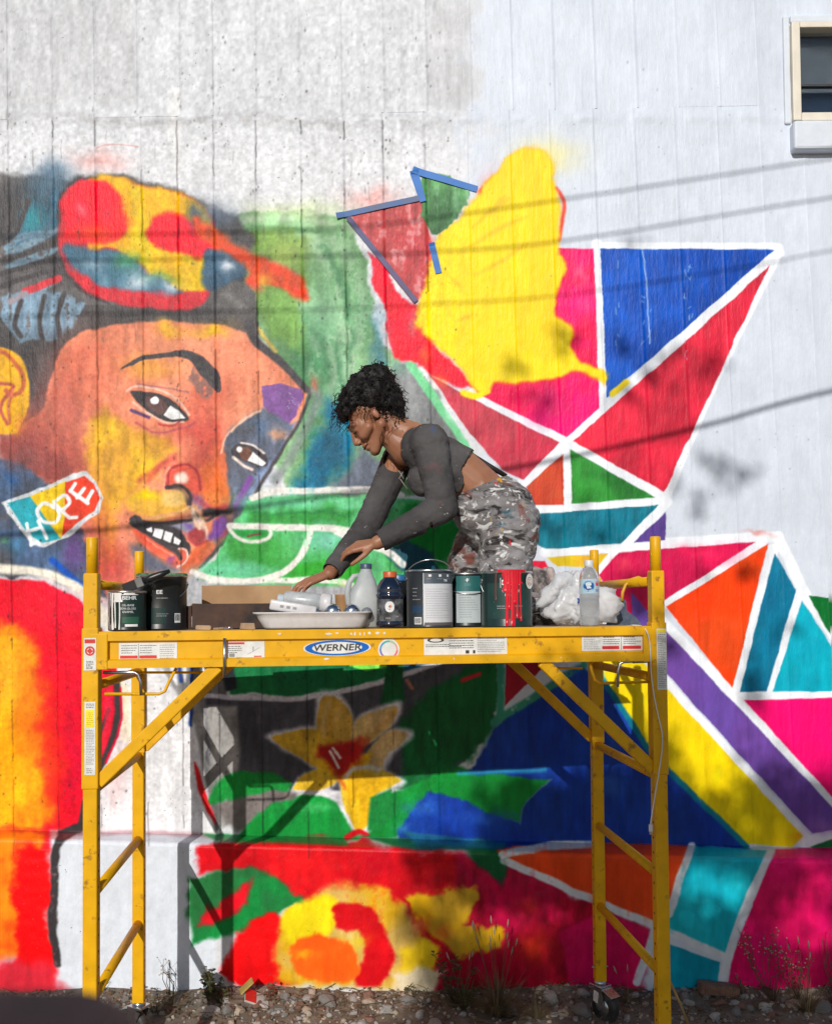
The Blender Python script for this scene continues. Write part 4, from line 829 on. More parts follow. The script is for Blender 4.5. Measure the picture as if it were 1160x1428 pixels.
s = sticker((166,897), (247,921), YR); w, h = s.w, s.h
s.rects('print', REDP, [(-w*0.33, -h*0.28, w*0.30, h*0.16)]); s.rects('print', REDP, [(w*0.0, -h*0.28, w*0.30, h*0.16)]); s.rects('print', INKM, [(-w*0.165, 0, 0.0012, h*0.92)]); s.lines(-w*0.46, -w*0.19, h*0.42, -h*0.12, 4, INKM, seed=2); s.lines(-w*0.14, w*0.15, h*0.42, -h*0.12, 4, INKM, seed=3); s.lines(w*0.2, w*0.47, h*0.42, -h*0.42, 7, seed=4)
s = sticker((316,895), (369,918), YR); w, h = s.w, s.h
s.rects('print', REDP, [(-w*0.25, h*0.4, w*0.44, h*0.12)]); s.lines(-w*0.46, -w*0.1, h*0.28, -h*0.2, 4, INKM, seed=5); s.rects('print', GREYP, [(-w*0.36,-h*0.3,w*0.14,h*0.2)]); s.rects('print', GREYP, [(w*0.2,h*0.05,w*0.02,h*0.3)]); s.rects('print', REDP, [(w*0.32,-h*0.38,w*0.2,h*0.06)])
mbx = MB(); [mbx.add([s.M @ Vector((w*0.05+a, -h*0.25+b, 0.0008)) for a, b in ((0,0),(0.04,0.022),(0.0405,0.0212),(0.0005,-0.0008))], [(0,1,2,3)])]; mbx.build('print', GREYP, s.o)
s = sticker((424,893), (516,914), YR, name='maker_badge', mat=M_('badge_blue', (0.0,0.12,0.5), 0.3), shape='e'); w, h = s.w, s.h
s.M = s.M @ Matrix.Rotation(0.012, 4, 'Z'); s.ring('print', STK, 0, 0, 0, 0)
mbx = MB(); v = [(w/2*q*cos(2*pi*i/40), h/2*q*sin(2*pi*i/40)) for q in (0.975,1.03) for i in range(40)]; mbx.add([s.M @ Vector((a,b,0.0004)) for a, b in v], [(i,(i+1)%40,40+(i+1)%40,40+i) for i in range(40)]); mbx.build('badge_rim', STK, s.o)
s.disc('badge_field', STK, 0, 0, w*0.76, h*0.74, 0.0007); s.text('WERNER', h*0.42, 0, 0, INKM, shear=0.12, xs=1.28, bold=0.02)
s = sticker((527,891), (557,921), YR, name='ring_sticker', shape='e'); r_ = s.w/2
for i_, c_ in enumerate(((0.6,0.03,0.16),(0.5,0.10,0.30),(0.12,0.14,0.45),(0.05,0.30,0.55),(0.03,0.42,0.36),(0.35,0.5,0.3),(0.7,0.3,0.2),(0.75,0.12,0.12))): s.ring('print', M_('ring_colour', c_, 0.4), 0, 0, r_*0.70, r_*0.86, -0.9-i_*0.785, -0.9-(i_+1)*0.785, n=8)
s = sticker((591,888), (707,912), YR); w, h = s.w, s.h
s.rects('print', INKM, [(w*0.02, -h*0.36, 0.012, h*0.18)]); s.rects('print', INKM, [(w*0.1, -h*0.36, 0.008, h*0.18)]); s.lines(-w*0.2, w*0.1, h*0.45, -h*0.2, 5, INKM, 0.0024, seed=7); s.lines(w*0.14, w*0.47, h*0.4, -h*0.4, 8, seed=8); s.lines(-w*0.48, -w*0.05, h*0.1, -h*0.1, 2, INKM, 0.002, seed=9)
s.disc('print', INKM, -w*0.36, h*0.3, w*0.2, h*0.26); s.disc('print', STK, -w*0.36, h*0.3, w*0.14, h*0.16, 0.0011)
s = sticker((811,886), (896,907), YR); w, h = s.w, s.h
s.rects('print', REDP, [(-w*0.03, -h*0.30, w*0.28, h*0.2)]); s.rects('print', REDP, [(w*0.32, -h*0.30, w*0.3, h*0.2)]); s.rects('print', INKM, [(w*0.145, 0, 0.0012, h*0.9)]); s.lines(-w*0.47, -w*0.2, h*0.42, -h*0.42, 7, seed=10); s.lines(-w*0.15, w*0.12, h*0.42, -h*0.12, 4, INKM, seed=11); s.lines(w*0.18, w*0.47, h*0.42, -h*0.12, 4, INKM, seed=12)
YLG = -0.0264
s = sticker((117,890), (134,935), YLG); w, h = s.w, s.h
s.rects('print', REDP, [(0, h*0.40, w*0.86, h*0.12)]); s.ring('print', REDP, 0, h*0.10, w*0.26, w*0.40); d_ = w*0.26; mbx = MB(); mbx.add([s.M @ Vector((a, h*0.10+b, 0.0008)) for a, b in ((d_,0),(0,d_),(-d_,0),(0,-d_))], [(0,1,2,3)]); mbx.build('print', REDP, s.o); s.lines(-w*0.3, w*0.3, -h*0.2, -h*0.46, 6, INKM, seed=13)
s = sticker((118,979), (133,1081), YLG); w, h = s.w, s.h
s.rects('print', YELP, [(0, h*0.27, w*0.8, h*0.24)]); s.lines(-w*0.36, w*0.4, h*0.48, h*0.41, 3, INKM, seed=14); s.lines(-w*0.3, w*0.3, h*0.36, h*0.18, 7, INKM, 0.0012, seed=15); s.lines(-w*0.36, w*0.4, h*0.12, -h*0.36, 22, seed=16); s.lines(-w*0.3, w*0.3, -h*0.4, -h*0.48, 3, INKM, seed=17)
s = sticker((915,877), (930,962), YLG); w, h = s.w, s.h
s.rects('print', YELP, [(0, h*0.46, w*0.9, h*0.05)]); s.lines(-w*0.38, w*0.4, h*0.42, -h*0.47, 30, INKM, 0.0013, seed=18)
SPL = M_('dried_white_paint', (0.7,0.68,0.64), 0.6)
for k_, (px, py, w_, h_) in enumerate(((390,884,0.012,0.006),(458,884,0.022,0.007),(470,883,0.012,0.006),(490,884,0.008,0.008),(495,884,0.006,0.012),(502,884,0.006,0.010),(508,884,0.004,0.012),(515,883,0.010,0.010),(526,883,0.016,0.009),(536,883,0.010,0.008),(455,919,0.018,0.008),(633,919,0.003,0.008),(782,917,0.005,0.004))):
    c = loc(px, py, -0.0246); mb = MB(); q = [(c.x+w_/2*cos(a)*random.uniform(0.7,1.2), c.y-0.0004, c.z+h_/2*sin(a)*random.uniform(0.7,1.2)) for a in [2*pi*i/10 for i in range(10)]]; mb.add(q, [tuple(range(10))]); mb.build('paint_smear', SPL, scaf)
# castors
for sx_ in (-1, 1):
    for yl in (0.0, SW):
        x = sx_*HL; cs = empty('caster', (x, yl, 0)); cs.parent = scaf; cs.rotation_euler = (0, 0, {(-1,0.0):0.4, (1,0.0):-0.7, (-1,SW):2.6, (1,SW):-1.05}[(sx_,yl)])
        mb = MB(); mb.lathe([(0.008,-0.020),(0.050,-0.020),(0.062,-0.016),(0.066,-0.008),(0.0665,0.008),(0.062,0.016),(0.050,0.020),(0.008,0.020)], 32, Matrix.Translation((0.028,0,0.0665)) @ Matrix.Rotation(pi/2, 4, 'X')); wh = mb.build('wheel', RUB, cs)
        for e in (-1, 1):
            mb = MB(); mb.lathe([(0.0001,0.0),(0.034,0.0),(0.036,-0.003)], 24, Matrix.Translation((0.028,-e*0.0215,0.0665)) @ Matrix.Rotation(e*pi/2, 4, 'X')); mb.build('hub', ZINC, wh)
        mb = MB()
        for e in (-1, 1): mb.add([(0.050,e*0.027,0.055),(0.012,e*0.027,0.055),(-0.03,e*0.027,0.132),(0.034,e*0.027,0.150),(0.050,e*0.0295,0.055),(0.012,e*0.0295,0.055),(-0.03,e*0.0295,0.132),(0.034,e*0.0295,0.150)], [(0,1,2,3),(7,6,5,4),(0,3,7,4),(1,0,4,5),(2,1,5,6),(3,2,6,7)])
        mb.box((-0.034,-0.030,0.140),(0.036,0.030,0.150), None, 0.002); mb.build('fork', ZINC, cs)
        mb = MB(); mb.tube([(0,0,0.148),(0,0,0.166)], 0.026, 18); mb.build('swivel_bearing', ZINC, cs)
        mb = MB(); mb.box((0.030,-0.026,0.128),(0.085,0.026,0.132), Matrix.Rotation(0.35, 4, 'Y') @ Matrix.Translation((-0.045,0,0.012)), 0.001); mb.build('brake_lever', ZINC, cs)
        mb = MB(); mb.add([(-0.012,-0.0300,0.085),(0.014,-0.0300,0.078),(0.020,-0.0300,0.125),(-0.008,-0.0300,0.13)], [(0,1,2,3)]); mb.build('caster_label', STK, cs)
        mb = MB(); mb.tube([(x-0.034,yl,Zend+0.055),(x+0.034,yl,Zend+0.055)], 0.003, 8); mb.build('retaining_pin', ZINC, scaf)

# ------------------------------------------------------------------ things on the deck
from mathutils import noise as mnoise
DECKZ = 1.600
def dk(px, yl, dz=0.0):
    q = loc(px, 872, yl); return SM @ Vector((q.x, yl, Zdeck+dz))
def bent(P, r, c=-pi/2): return [Vector((r*cos(c+p[0]/r), r*sin(c+p[0]/r), p[1])) for p in P]
def cyl_patch(name, mat, par, r, u0, u1, z0, z1, n=14, r1=None):
    v = []; 
    for i in range(n+1):
        u = u0+(u1-u0)*i/n; v += [bent([(u,z0)], r)[0], bent([(u,z1)], r1 or r)[0]]
    mb = MB(); mb.add(v, [(2*i, 2*i+2, 2*i+3, 2*i+1) for i in range(n)], True); return mb.build(name, mat, par)
def cyl_rects(name, mat, par, r, L):
    mb = MB()
    for (u, z, w, h) in L: mb.add(bent([(u-w/2,z-h/2),(u+w/2,z-h/2),(u+w/2,z+h/2),(u-w/2,z+h/2)], r), [(0,1,2,3)])
    return mb.build(name, mat, par)
def cyl_text(st, size, u, z, r, mat, par, **k):
    V, Fs = text2d(st, size, **k); mb = MB(); mb.add(bent([(v.x+u, v.y+z) for v in V], r), Fs); return mb.build('lettering', mat, par)
def cyl_lines(par, r, u0, u1, z0, z1, n, mat, th=0.0016, seed=1):
    q = random.Random(seed); L = []
    for i in range(n):
        z = z0+(z1-z0)*(i+0.5)/n; u = u0; e = u1-(u1-u0)*q.choice([0,0,0.15,0.35])
        while u < e-0.002:
            w = min(q.uniform(0.003,0.011), e-u); L.append((u+w/2, z, w, th)); u += w+0.0016
    return cyl_rects('print', mat, par, r, L)
def loft(secs, n=32, cap0=True, cap1=True, M=None):
    """rings of superellipse sections (z, rx, ry, exponent, cx, cy)"""
    v = []
    for (z, a, b, e, cx_, cy_) in secs:
        for i in range(n):
            t = 2*pi*i/n; c, s_ = cos(t), sin(t)
            v.append(Vector((cx_+a*math.copysign(abs(c)**(2/e), c), cy_+b*math.copysign(abs(s_)**(2/e), s_), z)))
    f = [(j*n+i, j*n+(i+1)%n, (j+1)*n+(i+1)%n, (j+1)*n+i) for j in range(len(secs)-1) for i in range(n)]
    sm = [True]*len(f)
    if cap0: f.append(tuple(reversed(range(n)))); sm.append(False)
    if cap1: f.append(tuple(range((len(secs)-1)*n, len(secs)*n))); sm.append(False)
    if M is not None: v = [M @ q for q in v]
    mb = MB(); mb.add(v, f); mb.sm = sm; return mb
TIN = M_('tinplate', (0.55,0.55,0.56), 0.3, 1.0, var=0.15); BLK = M_('black_can_paint', (0.012,0.014,0.014), 0.35, var=0.3); DGRN = M_('dark_green_label', (0.008,0.03,0.028), 0.35, var=0.2); LGRN = M_('green_label', (0.02,0.10,0.06), 0.4)
WHP = M_('spilled_white_paint', (0.75,0.74,0.72), 0.45, var=0.06); REDD = M_('dripping_red_paint', (0.62,0.004,0.02), 0.3, var=0.1); PLW = M_('white_label', (0.62,0.63,0.66), 0.45, var=0.06, col2=(0.45,0.46,0.5), c2amt=0.4, c2scale=14)
GRB = M_('grey_blue_label', (0.065,0.085,0.11), 0.4, var=0.15); TEAL = M_('teal_label', (0.02,0.12,0.12), 0.4, var=0.2); LET = M_('white_lettering', (0.72,0.73,0.74), 0.5)
def can(name, px, yl, r, h, label, body, bail=None, group=None):
    c = empty(name, dk(px, yl), SYAW, label, 'can', group)
    mb = MB(); mb.lathe([(0.0001,0.004),(r-0.004,0.004),(r-0.002,0.0),(r,0.002),(r,0.006),(r-0.002,0.009),(r-0.002,h-0.012),(r,h-0.008)], 40); b = mb.build('body', body, c)
    mb = MB(); mb.lathe([(r-0.0015,h-0.009),(r+0.0015,h-0.006),(r+0.0015,h-0.001),(r-0.002,h+0.001),(r-0.006,h-0.002)], 40); mb.build('rim', TIN, c)
    mb = MB(); mb.lathe([(r-0.005,h-0.003),(r-0.012,h-0.001),(r-0.016,h-0.005),(0.0001,h-0.005)], 40); mb.build('lid', TIN, c)
    if bail is not None:
        mb = MB(); pts = []
        for i in range(17):
            a = pi*i/16; x = -(r+0.004)*cos(a); d = sin(a)*(r*1.15); pts.append((x, -d*cos(bail), h-0.030+d*sin(bail)))
        mb.tube(pts, 0.0018, 6); mb.build('bail_handle', TIN, c)
        for e in (-1, 1):
            mb = MB(); mb.lathe([(0.009,0.0),(0.008,0.004),(0.0001,0.005)], 14, Matrix.Translation((e*(r-0.003),0,h-0.030)) @ Matrix.Rotation(e*pi/2, 4, 'Y')); mb.build('ear', TIN, c)
    return c
GA = 'paint cans on the deck'
# small enamel can with white runs
c = can('paint_can', 178, 0.10, 0.062, 0.132, 'small enamel can with white paint runs, a black brush lying on it', BLK)
r = 0.0605; cyl_patch('label', DGRN, c, r, -0.03, 0.075, 0.012, 0.120)
cyl_text('BEHR', 0.0125, 0.018, 0.108, r+0.0006, LET, c, xs=1.15, bold=0.02)
for i_, w_ in enumerate(('OIL-BASE','SEMI-GLOSS','ENAMEL')): cyl_text(w_, 0.0070, 0.014, 0.084-0.011*i_, r+0.0006, LET, c)
cyl_patch('label_band', LGRN, c, r+0.0005, -0.005, 0.050, 0.026, 0.046); cyl_patch('label_strip', LET, c, r+0.0005, 0.004, 0.046, 0.014, 0.022)
def drips(name, mat, par, r, z1, L, thick=0.0016):
    """runs of paint: (u, bottom z, width)"""
    for (u, zb, w) in L:
        v = []; n = 9
        for i in range(n+1):
            t = i/n; z = z1+(zb-z1)*t; ww = w/2*(1-0.35*t+0.35*(t > 0.85))*(1+0.12*sin(9*t+u*300)); uu = u+0.0012*sin(5*t+u*90)
            for q in (-1,-0.5,0.5,1): v.append(bent([(uu+ww*q, z)], r+thick*(0.25 if abs(q) == 1 else 1.0))[0])
        f = [(4*i+k+4, 4*i+k+5, 4*i+k+1, 4*i+k) for i in range(n) for k in range(3)]+[(4*n,4*n+1,4*n+2,4*n+3)]
        mb = MB(); mb.add(v, f, True); mb.build(name, mat, par)
drips('paint_run', WHP, c, 0.0612, 0.131, [(-0.075,0.05,0.05),(-0.058,0.004,0.012),(-0.042,0.004,0.010),(-0.030,0.010,0.006),(-0.088,0.004,0.014),(-0.02,0.095,0.03),(0.02,0.118,0.05),(-0.014,0.004,0.005)])
# large black can
c = can('paint_can', 226, 0.215, 0.086, 0.188, 'large black paint can with a barcode beside the cardboard box', BLK, bail=-0.75)
r = 0.0845; cyl_text('EE', 0.013, 0.006, 0.128, r+0.0006, LET, c, xs=1.2, bold=0.02); cyl_lines(c, r+0.0005, -0.004, 0.034, 0.112, 0.104, 1, GREYP, 0.003, 3); cyl_lines(c, r+0.0005, -0.004, 0.036, 0.058, 0.044, 2, GREYP, 0.002, 4)
cyl_patch('label', DGRN, c, r, -0.045, 0.028, 0.02, 0.075)
lb = cyl_patch('barcode_label', LET, c, r+0.0007, 0.058, 0.082, 0.024, 0.056, 4); cyl_rects('print', INKM, lb, r+0.0012, [(0.061+0.0028*i, 0.042, 0.0012 if i % 3 else 0.0018, 0.022) for i in range(7)])
mb = MB(); mb.lathe([(0.0001,0.002),(0.080,0.002),(0.086,0.0),(0.088,-0.008)], 30, Matrix.Translation((0,0,0.193))); mb.build('paint_crust', M_('green_paint_crust', (0.02,0.08,0.035), 0.6, var=0.5, col2=(0.25,0.4,0.2), c2amt=0.8, c2scale=25), c)
# brush
br = empty('paint_brush', dk(196, 0.10, 0.132), 0, 'black-handled paint brush lying across the small enamel can', 'brush')
P0 = Vector(dk(172, 0.085, 0.139)); P1 = Vector(at(237, 796, 3.10)); O = br.location
mb = MB(); mid = P0.lerp(P1, 0.42); d_ = (P1-P0).normalized()
mb.tube([mid-O, P0.lerp(P1,0.6)-O, P0.lerp(P1,0.8)-O, P1-O], [0.010,0.013,0.011,0.006], 12); mb.build('handle', M_('black_handle', (0.012,0.012,0.013), 0.35), br)
mb = MB(); mb.bar(P0.lerp(P1,0.26)-O, P0.lerp(P1,0.43)-O, 0.016, 0.034, (0,0,1), 0.003); mb.build('ferrule', M_('dirty_ferrule', (0.12,0.12,0.12), 0.5, 0.6, var=0.3), br)
mb = MB(); mb.bar(P0-O, P0.lerp(P1,0.265)-O, 0.013, 0.032, (0,0,1), 0.003); mb.build('bristles', M_('caked_bristles', (0.02,0.02,0.02), 0.8), br)
# cardboard box open at the top, front panel coloured dark for the shade inside
CARD = M_('cardboard', (0.42,0.26,0.13), 0.8, var=0.15, vscale=9, bump=0.1, col2=(0.30,0.15,0.07), c2amt=0.5)
b0 = dk(268, 0.22); b1 = dk(402, 0.22); W_ = (b1-b0).length; bx = empty('cardboard_box', b0, SYAW, 'open cardboard box with inner shade coloured onto its front, behind the white tray', 'box'); H_ = 0.088; D_ = 0.24; T_ = 0.004
SHADE_CARD = M_('shade_dark_card', (0.085,0.032,0.014), 0.7, var=0.3, vscale=9, col2=(0.006,0.004,0.004), c2amt=0.97, c2scale=4, edge=(0.36,0.60))
for nm, a, b, mt in (('bottom_panel',(0,0,0.001),(W_,D_,T_),CARD), ('rear_panel',(0,D_,0.001),(W_,D_+T_,H_+0.070),CARD), ('side_panel',(0,T_,T_+0.001),(T_,D_-0.001,H_),CARD), ('side_panel',(W_-T_,T_,T_+0.001),(W_,D_-0.001,H_),CARD), ('front_panel',(0,-T_,0.001),(W_,0,H_),SHADE_CARD)):
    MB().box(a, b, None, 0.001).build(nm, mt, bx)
M0 = Matrix.Translation((0,0.02,H_)) @ Matrix.Rotation(radians(-52), 4, 'Y'); MB().box((-0.075,0,0),(0,D_*0.9,T_), M0, 0.001).build('flap', CARD, bx)
M0 = Matrix.Translation((0.0,0,H_*0.02)) @ Matrix.Rotation(radians(-16), 4, 'Z'); MB().box((-0.035,-0.002,0),(-0.002,0.002,H_*0.9), M0, 0.001).build('flap', SHADE_CARD, bx)
# white tray
tr = empty('paint_tray', dk(438, 0.14), SYAW, 'shallow white plastic tray holding a clear jar and chrome caps', 'tray'); PLA_M = M_('white_plastic', (0.66,0.65,0.66), 0.35, var=0.06, col2=(0.4,0.36,0.36), c2amt=0.35, c2scale=12); a_ = 0.197
mb = loft([(0.002,0.165,0.085,5,0,0),(0.008,0.172,0.090,5,0,0),(0.034,0.186,0.098,5,-0.002,0),(0.050,0.192,0.102,5,-0.003,0),(0.053,0.202,0.108,5,-0.004,0),(0.057,0.202,0.108,5,-0.004,0),(0.057,0.190,0.098,5,-0.003,0),(0.012,0.168,0.086,5,0,0),(0.008,0.16,0.08,5,0,0)], 48, True, True); mb.build('basin', PLA_M, tr)
CLEAR = bpy.data.materials.new('clear_plastic'); t_, N_, L_k = nodes(CLEAR); q_ = N_['Principled BSDF']; q_.inputs['Roughness'].default_value = 0.12; q_.inputs['Transmission Weight'].default_value = 0.85; q_.inputs['IOR'].default_value = 1.2; q_.inputs['Base Color'].default_value = (0.86,0.89,0.91,1)
MILK = bpy.data.materials.new('milky_plastic'); t_, N_, L_k = nodes(MILK); q_ = N_['Principled BSDF']; q_.inputs['Roughness'].default_value = 0.38; q_.inputs['Transmission Weight'].default_value = 0.65; q_.inputs['IOR'].default_value = 1.12; q_.inputs['Base Color'].default_value = (0.86,0.89,0.88,1)
JARM = M_('cloudy_jar', (0.50,0.52,0.54), 0.3, var=0.25, vscale=30, trans=0.25, bump=0.2, bscale=60)
def lying(name, pxa, pxb, pya, pyb, yl, label, cat):
    A = SM @ loc(pxa, pya, yl); Bv = SM @ loc(pxb, pyb, yl-0.01); o = empty(name, A, 0, label, cat); d = (Bv-A); return o, Matrix.Rotation(0,4,'Z') @ d.to_track_quat('Z','Y').to_matrix().to_4x4(), d.length
o, Mq, Lq = lying('plastic_jar', 396, 462, 836, 842, 0.16, 'clouded clear jar with white cap lying in the white tray', 'jar')
MB().lathe([(0.0001,0.0),(0.026,0.0),(0.031,0.006),(0.031,Lq-0.045),(0.027,Lq-0.035)], 28, Mq).build('body', JARM, o); MB().lathe([(0.027,Lq-0.038),(0.034,Lq-0.036),(0.034,Lq-0.004),(0.030,Lq),(0.0001,Lq)], 28, Mq).build('cap', PLA_M, o); MB().lathe([(0.0001,-0.022),(0.015,-0.022),(0.017,-0.018),(0.017,0.0),(0.024,0.004)], 24, Mq).build('nozzle', M_('pale_blue_plastic', (0.42,0.5,0.54), 0.4), o)
o, Mq, Lq = lying('sealant_cartridge', 377, 441, 843, 853, 0.08, 'flat white cartridge lying on the rim of the white tray', 'cartridge')
loft([(0,0.011,0.016,4,0,0),(0.004,0.012,0.018,4,0,0),(Lq*0.5,0.012,0.018,4,0,0),(Lq-0.004,0.012,0.017,4,0,0),(Lq,0.010,0.014,4,0,0)], 24, M=Mq).build('body', PLA_M, o); mb = MB()
for k_ in (0.22,0.36,0.5): mb2 = MB(); mb2.box((-0.0135,-0.004,Lq*k_),(-0.0118,0.004,Lq*k_+0.012), Mq); mb2.build('print', GREYP, o)
MB().lathe([(0.012,Lq),(0.010,Lq+0.004),(0.006,Lq+0.018),(0.0001,Lq+0.018)], 16, Mq).build('nozzle', TIN, o)
CHR = M_('chrome', (0.72,0.73,0.75), 0.12, 1.0, var=0.08)
for k_, (px, py, rr, mt, lab) in enumerate(((464,853,0.027,CHR,'dark-mirrored chrome cap nearest the clouded jar in the white tray'), (491,853,0.027,CHR,'bright chrome cap in the middle of the white tray end'), (511,856,0.020,M_('grey_cap', (0.16,0.17,0.19), 0.5),'dull grey rounded cap beside the milk jug in the white tray'))):
    q = SM @ loc(px, py, 0.12); o = empty('spray_cap', q, 0, lab, 'cap'); MM = Matrix.Rotation(radians(62), 4, 'X') @ Matrix.Rotation(0.2, 4, 'Y')
    MB().lathe([(rr,-0.012),(rr,0.004),(rr*0.96,0.010),(rr*0.8,0.018),(rr*0.5,0.024),(0.0001,0.026)], 28, MM).build('dome', mt, o); MB().lathe([(rr*1.06,-0.014),(rr*1.06,-0.004),(rr,-0.003)], 28, MM).build('collar', TIN, o)
q = dk(478, 0.26); o = empty('paper_cup', q, 0, 'small brown cup standing behind the white tray by the milk jug', 'cup'); MB().lathe([(0.0001,0.001),(0.020,0.001),(0.0205,0.004),(0.0275,0.115),(0.0285,0.118),(0.0265,0.117),(0.0195,0.005)], 24).build('body', M_('brown_paper', (0.42,0.22,0.09), 0.7, var=0.2), o)
def bag_mat():
    m_ = bpy.data.materials.new('thin_white_polythene'); t, N, L = nodes(m_); b = N['Principled BSDF']; b.inputs['Base Color'].default_value = (0.84,0.85,0.87,1); b.inputs['Roughness'].default_value = 0.22; b.inputs['Specular IOR Level'].default_value = 0.5
    tl = N.new('ShaderNodeBsdfTranslucent'); tl.inputs[0].default_value = (0.75,0.76,0.78,1); tp = N.new('ShaderNodeBsdfTransparent'); tp.inputs[0].default_value = (0.9,0.9,0.92,1)
    m1 = N.new('ShaderNodeMixShader'); m1.inputs[0].default_value = 0.3; m2 = N.new('ShaderNodeMixShader'); L.new(b.outputs[0], m1.inputs[1]); L.new(tl.outputs[0], m1.inputs[2]); L.new(m1.outputs[0], m2.inputs[1]); L.new(tp.outputs[0], m2.inputs[2])
    tc = N.new('ShaderNodeTexCoord'); n = N.new('ShaderNodeTexNoise'); n.inputs['Scale'].default_value = 14; n.inputs['Detail'].default_value = 3; L.new(tc.outputs['Object'], n.inputs['Vector']); mr = N.new('ShaderNodeMapRange'); mr.inputs['To Min'].default_value = 0.02; mr.inputs['To Max'].default_value = 0.32; mr.inputs['From Min'].default_value = 0.35; mr.inputs['From Max'].default_value = 0.7; L.new(n.outputs['Fac'], mr.inputs['Value']); L.new(mr.outputs[0], m2.inputs[0])
    L.new(m2.outputs[0], N['Material Output'].inputs[0]); return m_
BAGM = bag_mat()
# milk jug
MILK = bag_mat(); MILK.name = 'frosted_polythene'; MILK.node_tree.nodes['Principled BSDF'].inputs['Base Color'].default_value = (0.60,0.63,0.63,1); MILK.node_tree.nodes['Principled BSDF'].inputs['Roughness'].default_value = 0.4
o = empty('milk_jug', dk(508, 0.17), SYAW, 'translucent plastic milk jug with navy cap beside the dark drink bottle', 'jug')
loft([(0.001,0.046,0.046,4,0,0),(0.006,0.053,0.052,4,0,0),(0.09,0.053,0.052,4,0,0),(0.125,0.050,0.050,3.5,0,0),(0.160,0.036,0.038,2.8,0.006,0),(0.190,0.024,0.025,2.2,0.006,0),(0.200,0.019,0.019,2,0.007,0),(0.212,0.018,0.018,2,0.007,0)], 32).build('body', MILK, o)
MB().tube([(-0.018,-0.004,0.184),(-0.036,-0.006,0.180),(-0.052,-0.008,0.158),(-0.059,-0.008,0.122),(-0.056,-0.006,0.086),(-0.044,-0.004,0.070)], [0.008,0.009,0.010,0.010,0.010,0.009], 12).build('handle', MILK, o)
MB().lathe([(0.0205,0.206),(0.0205,0.222),(0.019,0.224),(0.0001,0.224)], 24, Matrix.Translation((0.007,0,0))).build('cap', M_('navy_cap', (0.05,0.07,0.14), 0.4), o)
# dark drink bottle
o = empty('drink_bottle', dk(544, 0.07), SYAW, 'dark blue drink bottle with orange cap and black label', 'bottle'); NAVY = M_('navy_drink', (0.006,0.012,0.03), 0.08, var=0.2, spec=0.7, coat=0.5)
MB().lathe([(0.0001,0.003),(0.036,0.001),(0.044,0.004),(0.048,0.012),(0.048,0.018),(0.0455,0.022),(0.0455,0.100),(0.048,0.106),(0.049,0.114),(0.045,0.118),(0.047,0.126),(0.044,0.142),(0.034,0.160),(0.021,0.172),(0.019,0.180)], 40).build('body', NAVY, o)
lb = cyl_patch('label', M_('black_shrink_label', (0.02,0.022,0.025), 0.3, var=0.4, col2=(0.25,0.26,0.28), c2amt=0.5, c2scale=25), o, 0.0462, -0.062, 0.062, 0.024, 0.098, 22)
cyl_rects('print', LET, lb, 0.0467, [(-0.004+0.0118*cos(a), 0.072+0.014*sin(a), 0.0078, 0.0078) for a in [2*pi*i/22 for i in range(22)]]); cyl_text('G', 0.016, -0.004, 0.072, 0.0469, LET, lb, bold=0.05)
mb = MB(); mb.add(bent([(0.0,0.081),(-0.005,0.070),(-0.001,0.071),(-0.006,0.062),(0.004,0.073),(0.0,0.072)], 0.0472), [(0,1,2,5),(5,2,3,4)]); mb.build('print', M_('orange_bolt', (0.75,0.16,0.02), 0.4), lb)
cyl_rects('print', GREYP, lb, 0.0466, [(-0.016+0.006*i, 0.034, 0.0035, 0.005) for i in range(3)]+[(0.022,0.040,0.012,0.004)])
MB().lathe([(0.0235,0.172),(0.0238,0.190),(0.022,0.193),(0.0001,0.193)], 30).build('cap', M_('orange_cap', (0.52,0.10,0.025), 0.4), o)
o = empty('storage_jar', dk(556, 0.26), SYAW, 'dark jar with blue screw lid behind the drink bottle', 'jar'); MB().lathe([(0.0001,0.001),(0.036,0.001),(0.037,0.005),(0.037,0.165),(0.034,0.170)], 30).build('body', BLK, o); MB().lathe([(0.038,0.166),(0.038,0.184),(0.036,0.187),(0.0001,0.187)], 30).build('lid', M_('blue_lid', (0.02,0.13,0.33), 0.4), o)
# gallon can with grey and white label
c = can('paint_can', 599, 0.125, 0.0815, 0.198, 'gallon can with white and slate label, wire handle standing up', M_('slate_can', (0.03,0.035,0.042), 0.35, var=0.15), bail=0.75); r = 0.0800
cyl_patch('label', GRB, c, r, -0.028, 0.118, 0.150, 0.186, 18); lb = cyl_patch('label', PLW, c, r+0.0002, -0.028, 0.118, 0.012, 0.1495, 18); cyl_patch('label_foot', M_('label_foot', (0.10,0.09,0.10), 0.5), c, r+0.0006, -0.026, 0.118, 0.008, 0.018, 18)
for k_, u in enumerate((-0.006,0.030,0.064)): cyl_rects('print', LET, c, r+0.0006, [(u,0.177,0.010,0.008)]); cyl_lines(c, r+0.0006, u-0.012, u+0.012, 0.168, 0.164, 1, GREYP, 0.002, k_)
cyl_text('TM', 0.008, 0.052, 0.160, r+0.0006, LET, c, bold=0.03); cyl_lines(lb, r+0.0007, -0.020, 0.07, 0.135, 0.03, 13, M_('pale_grey_print', (0.38,0.39,0.41), 0.5), 0.002, 8)
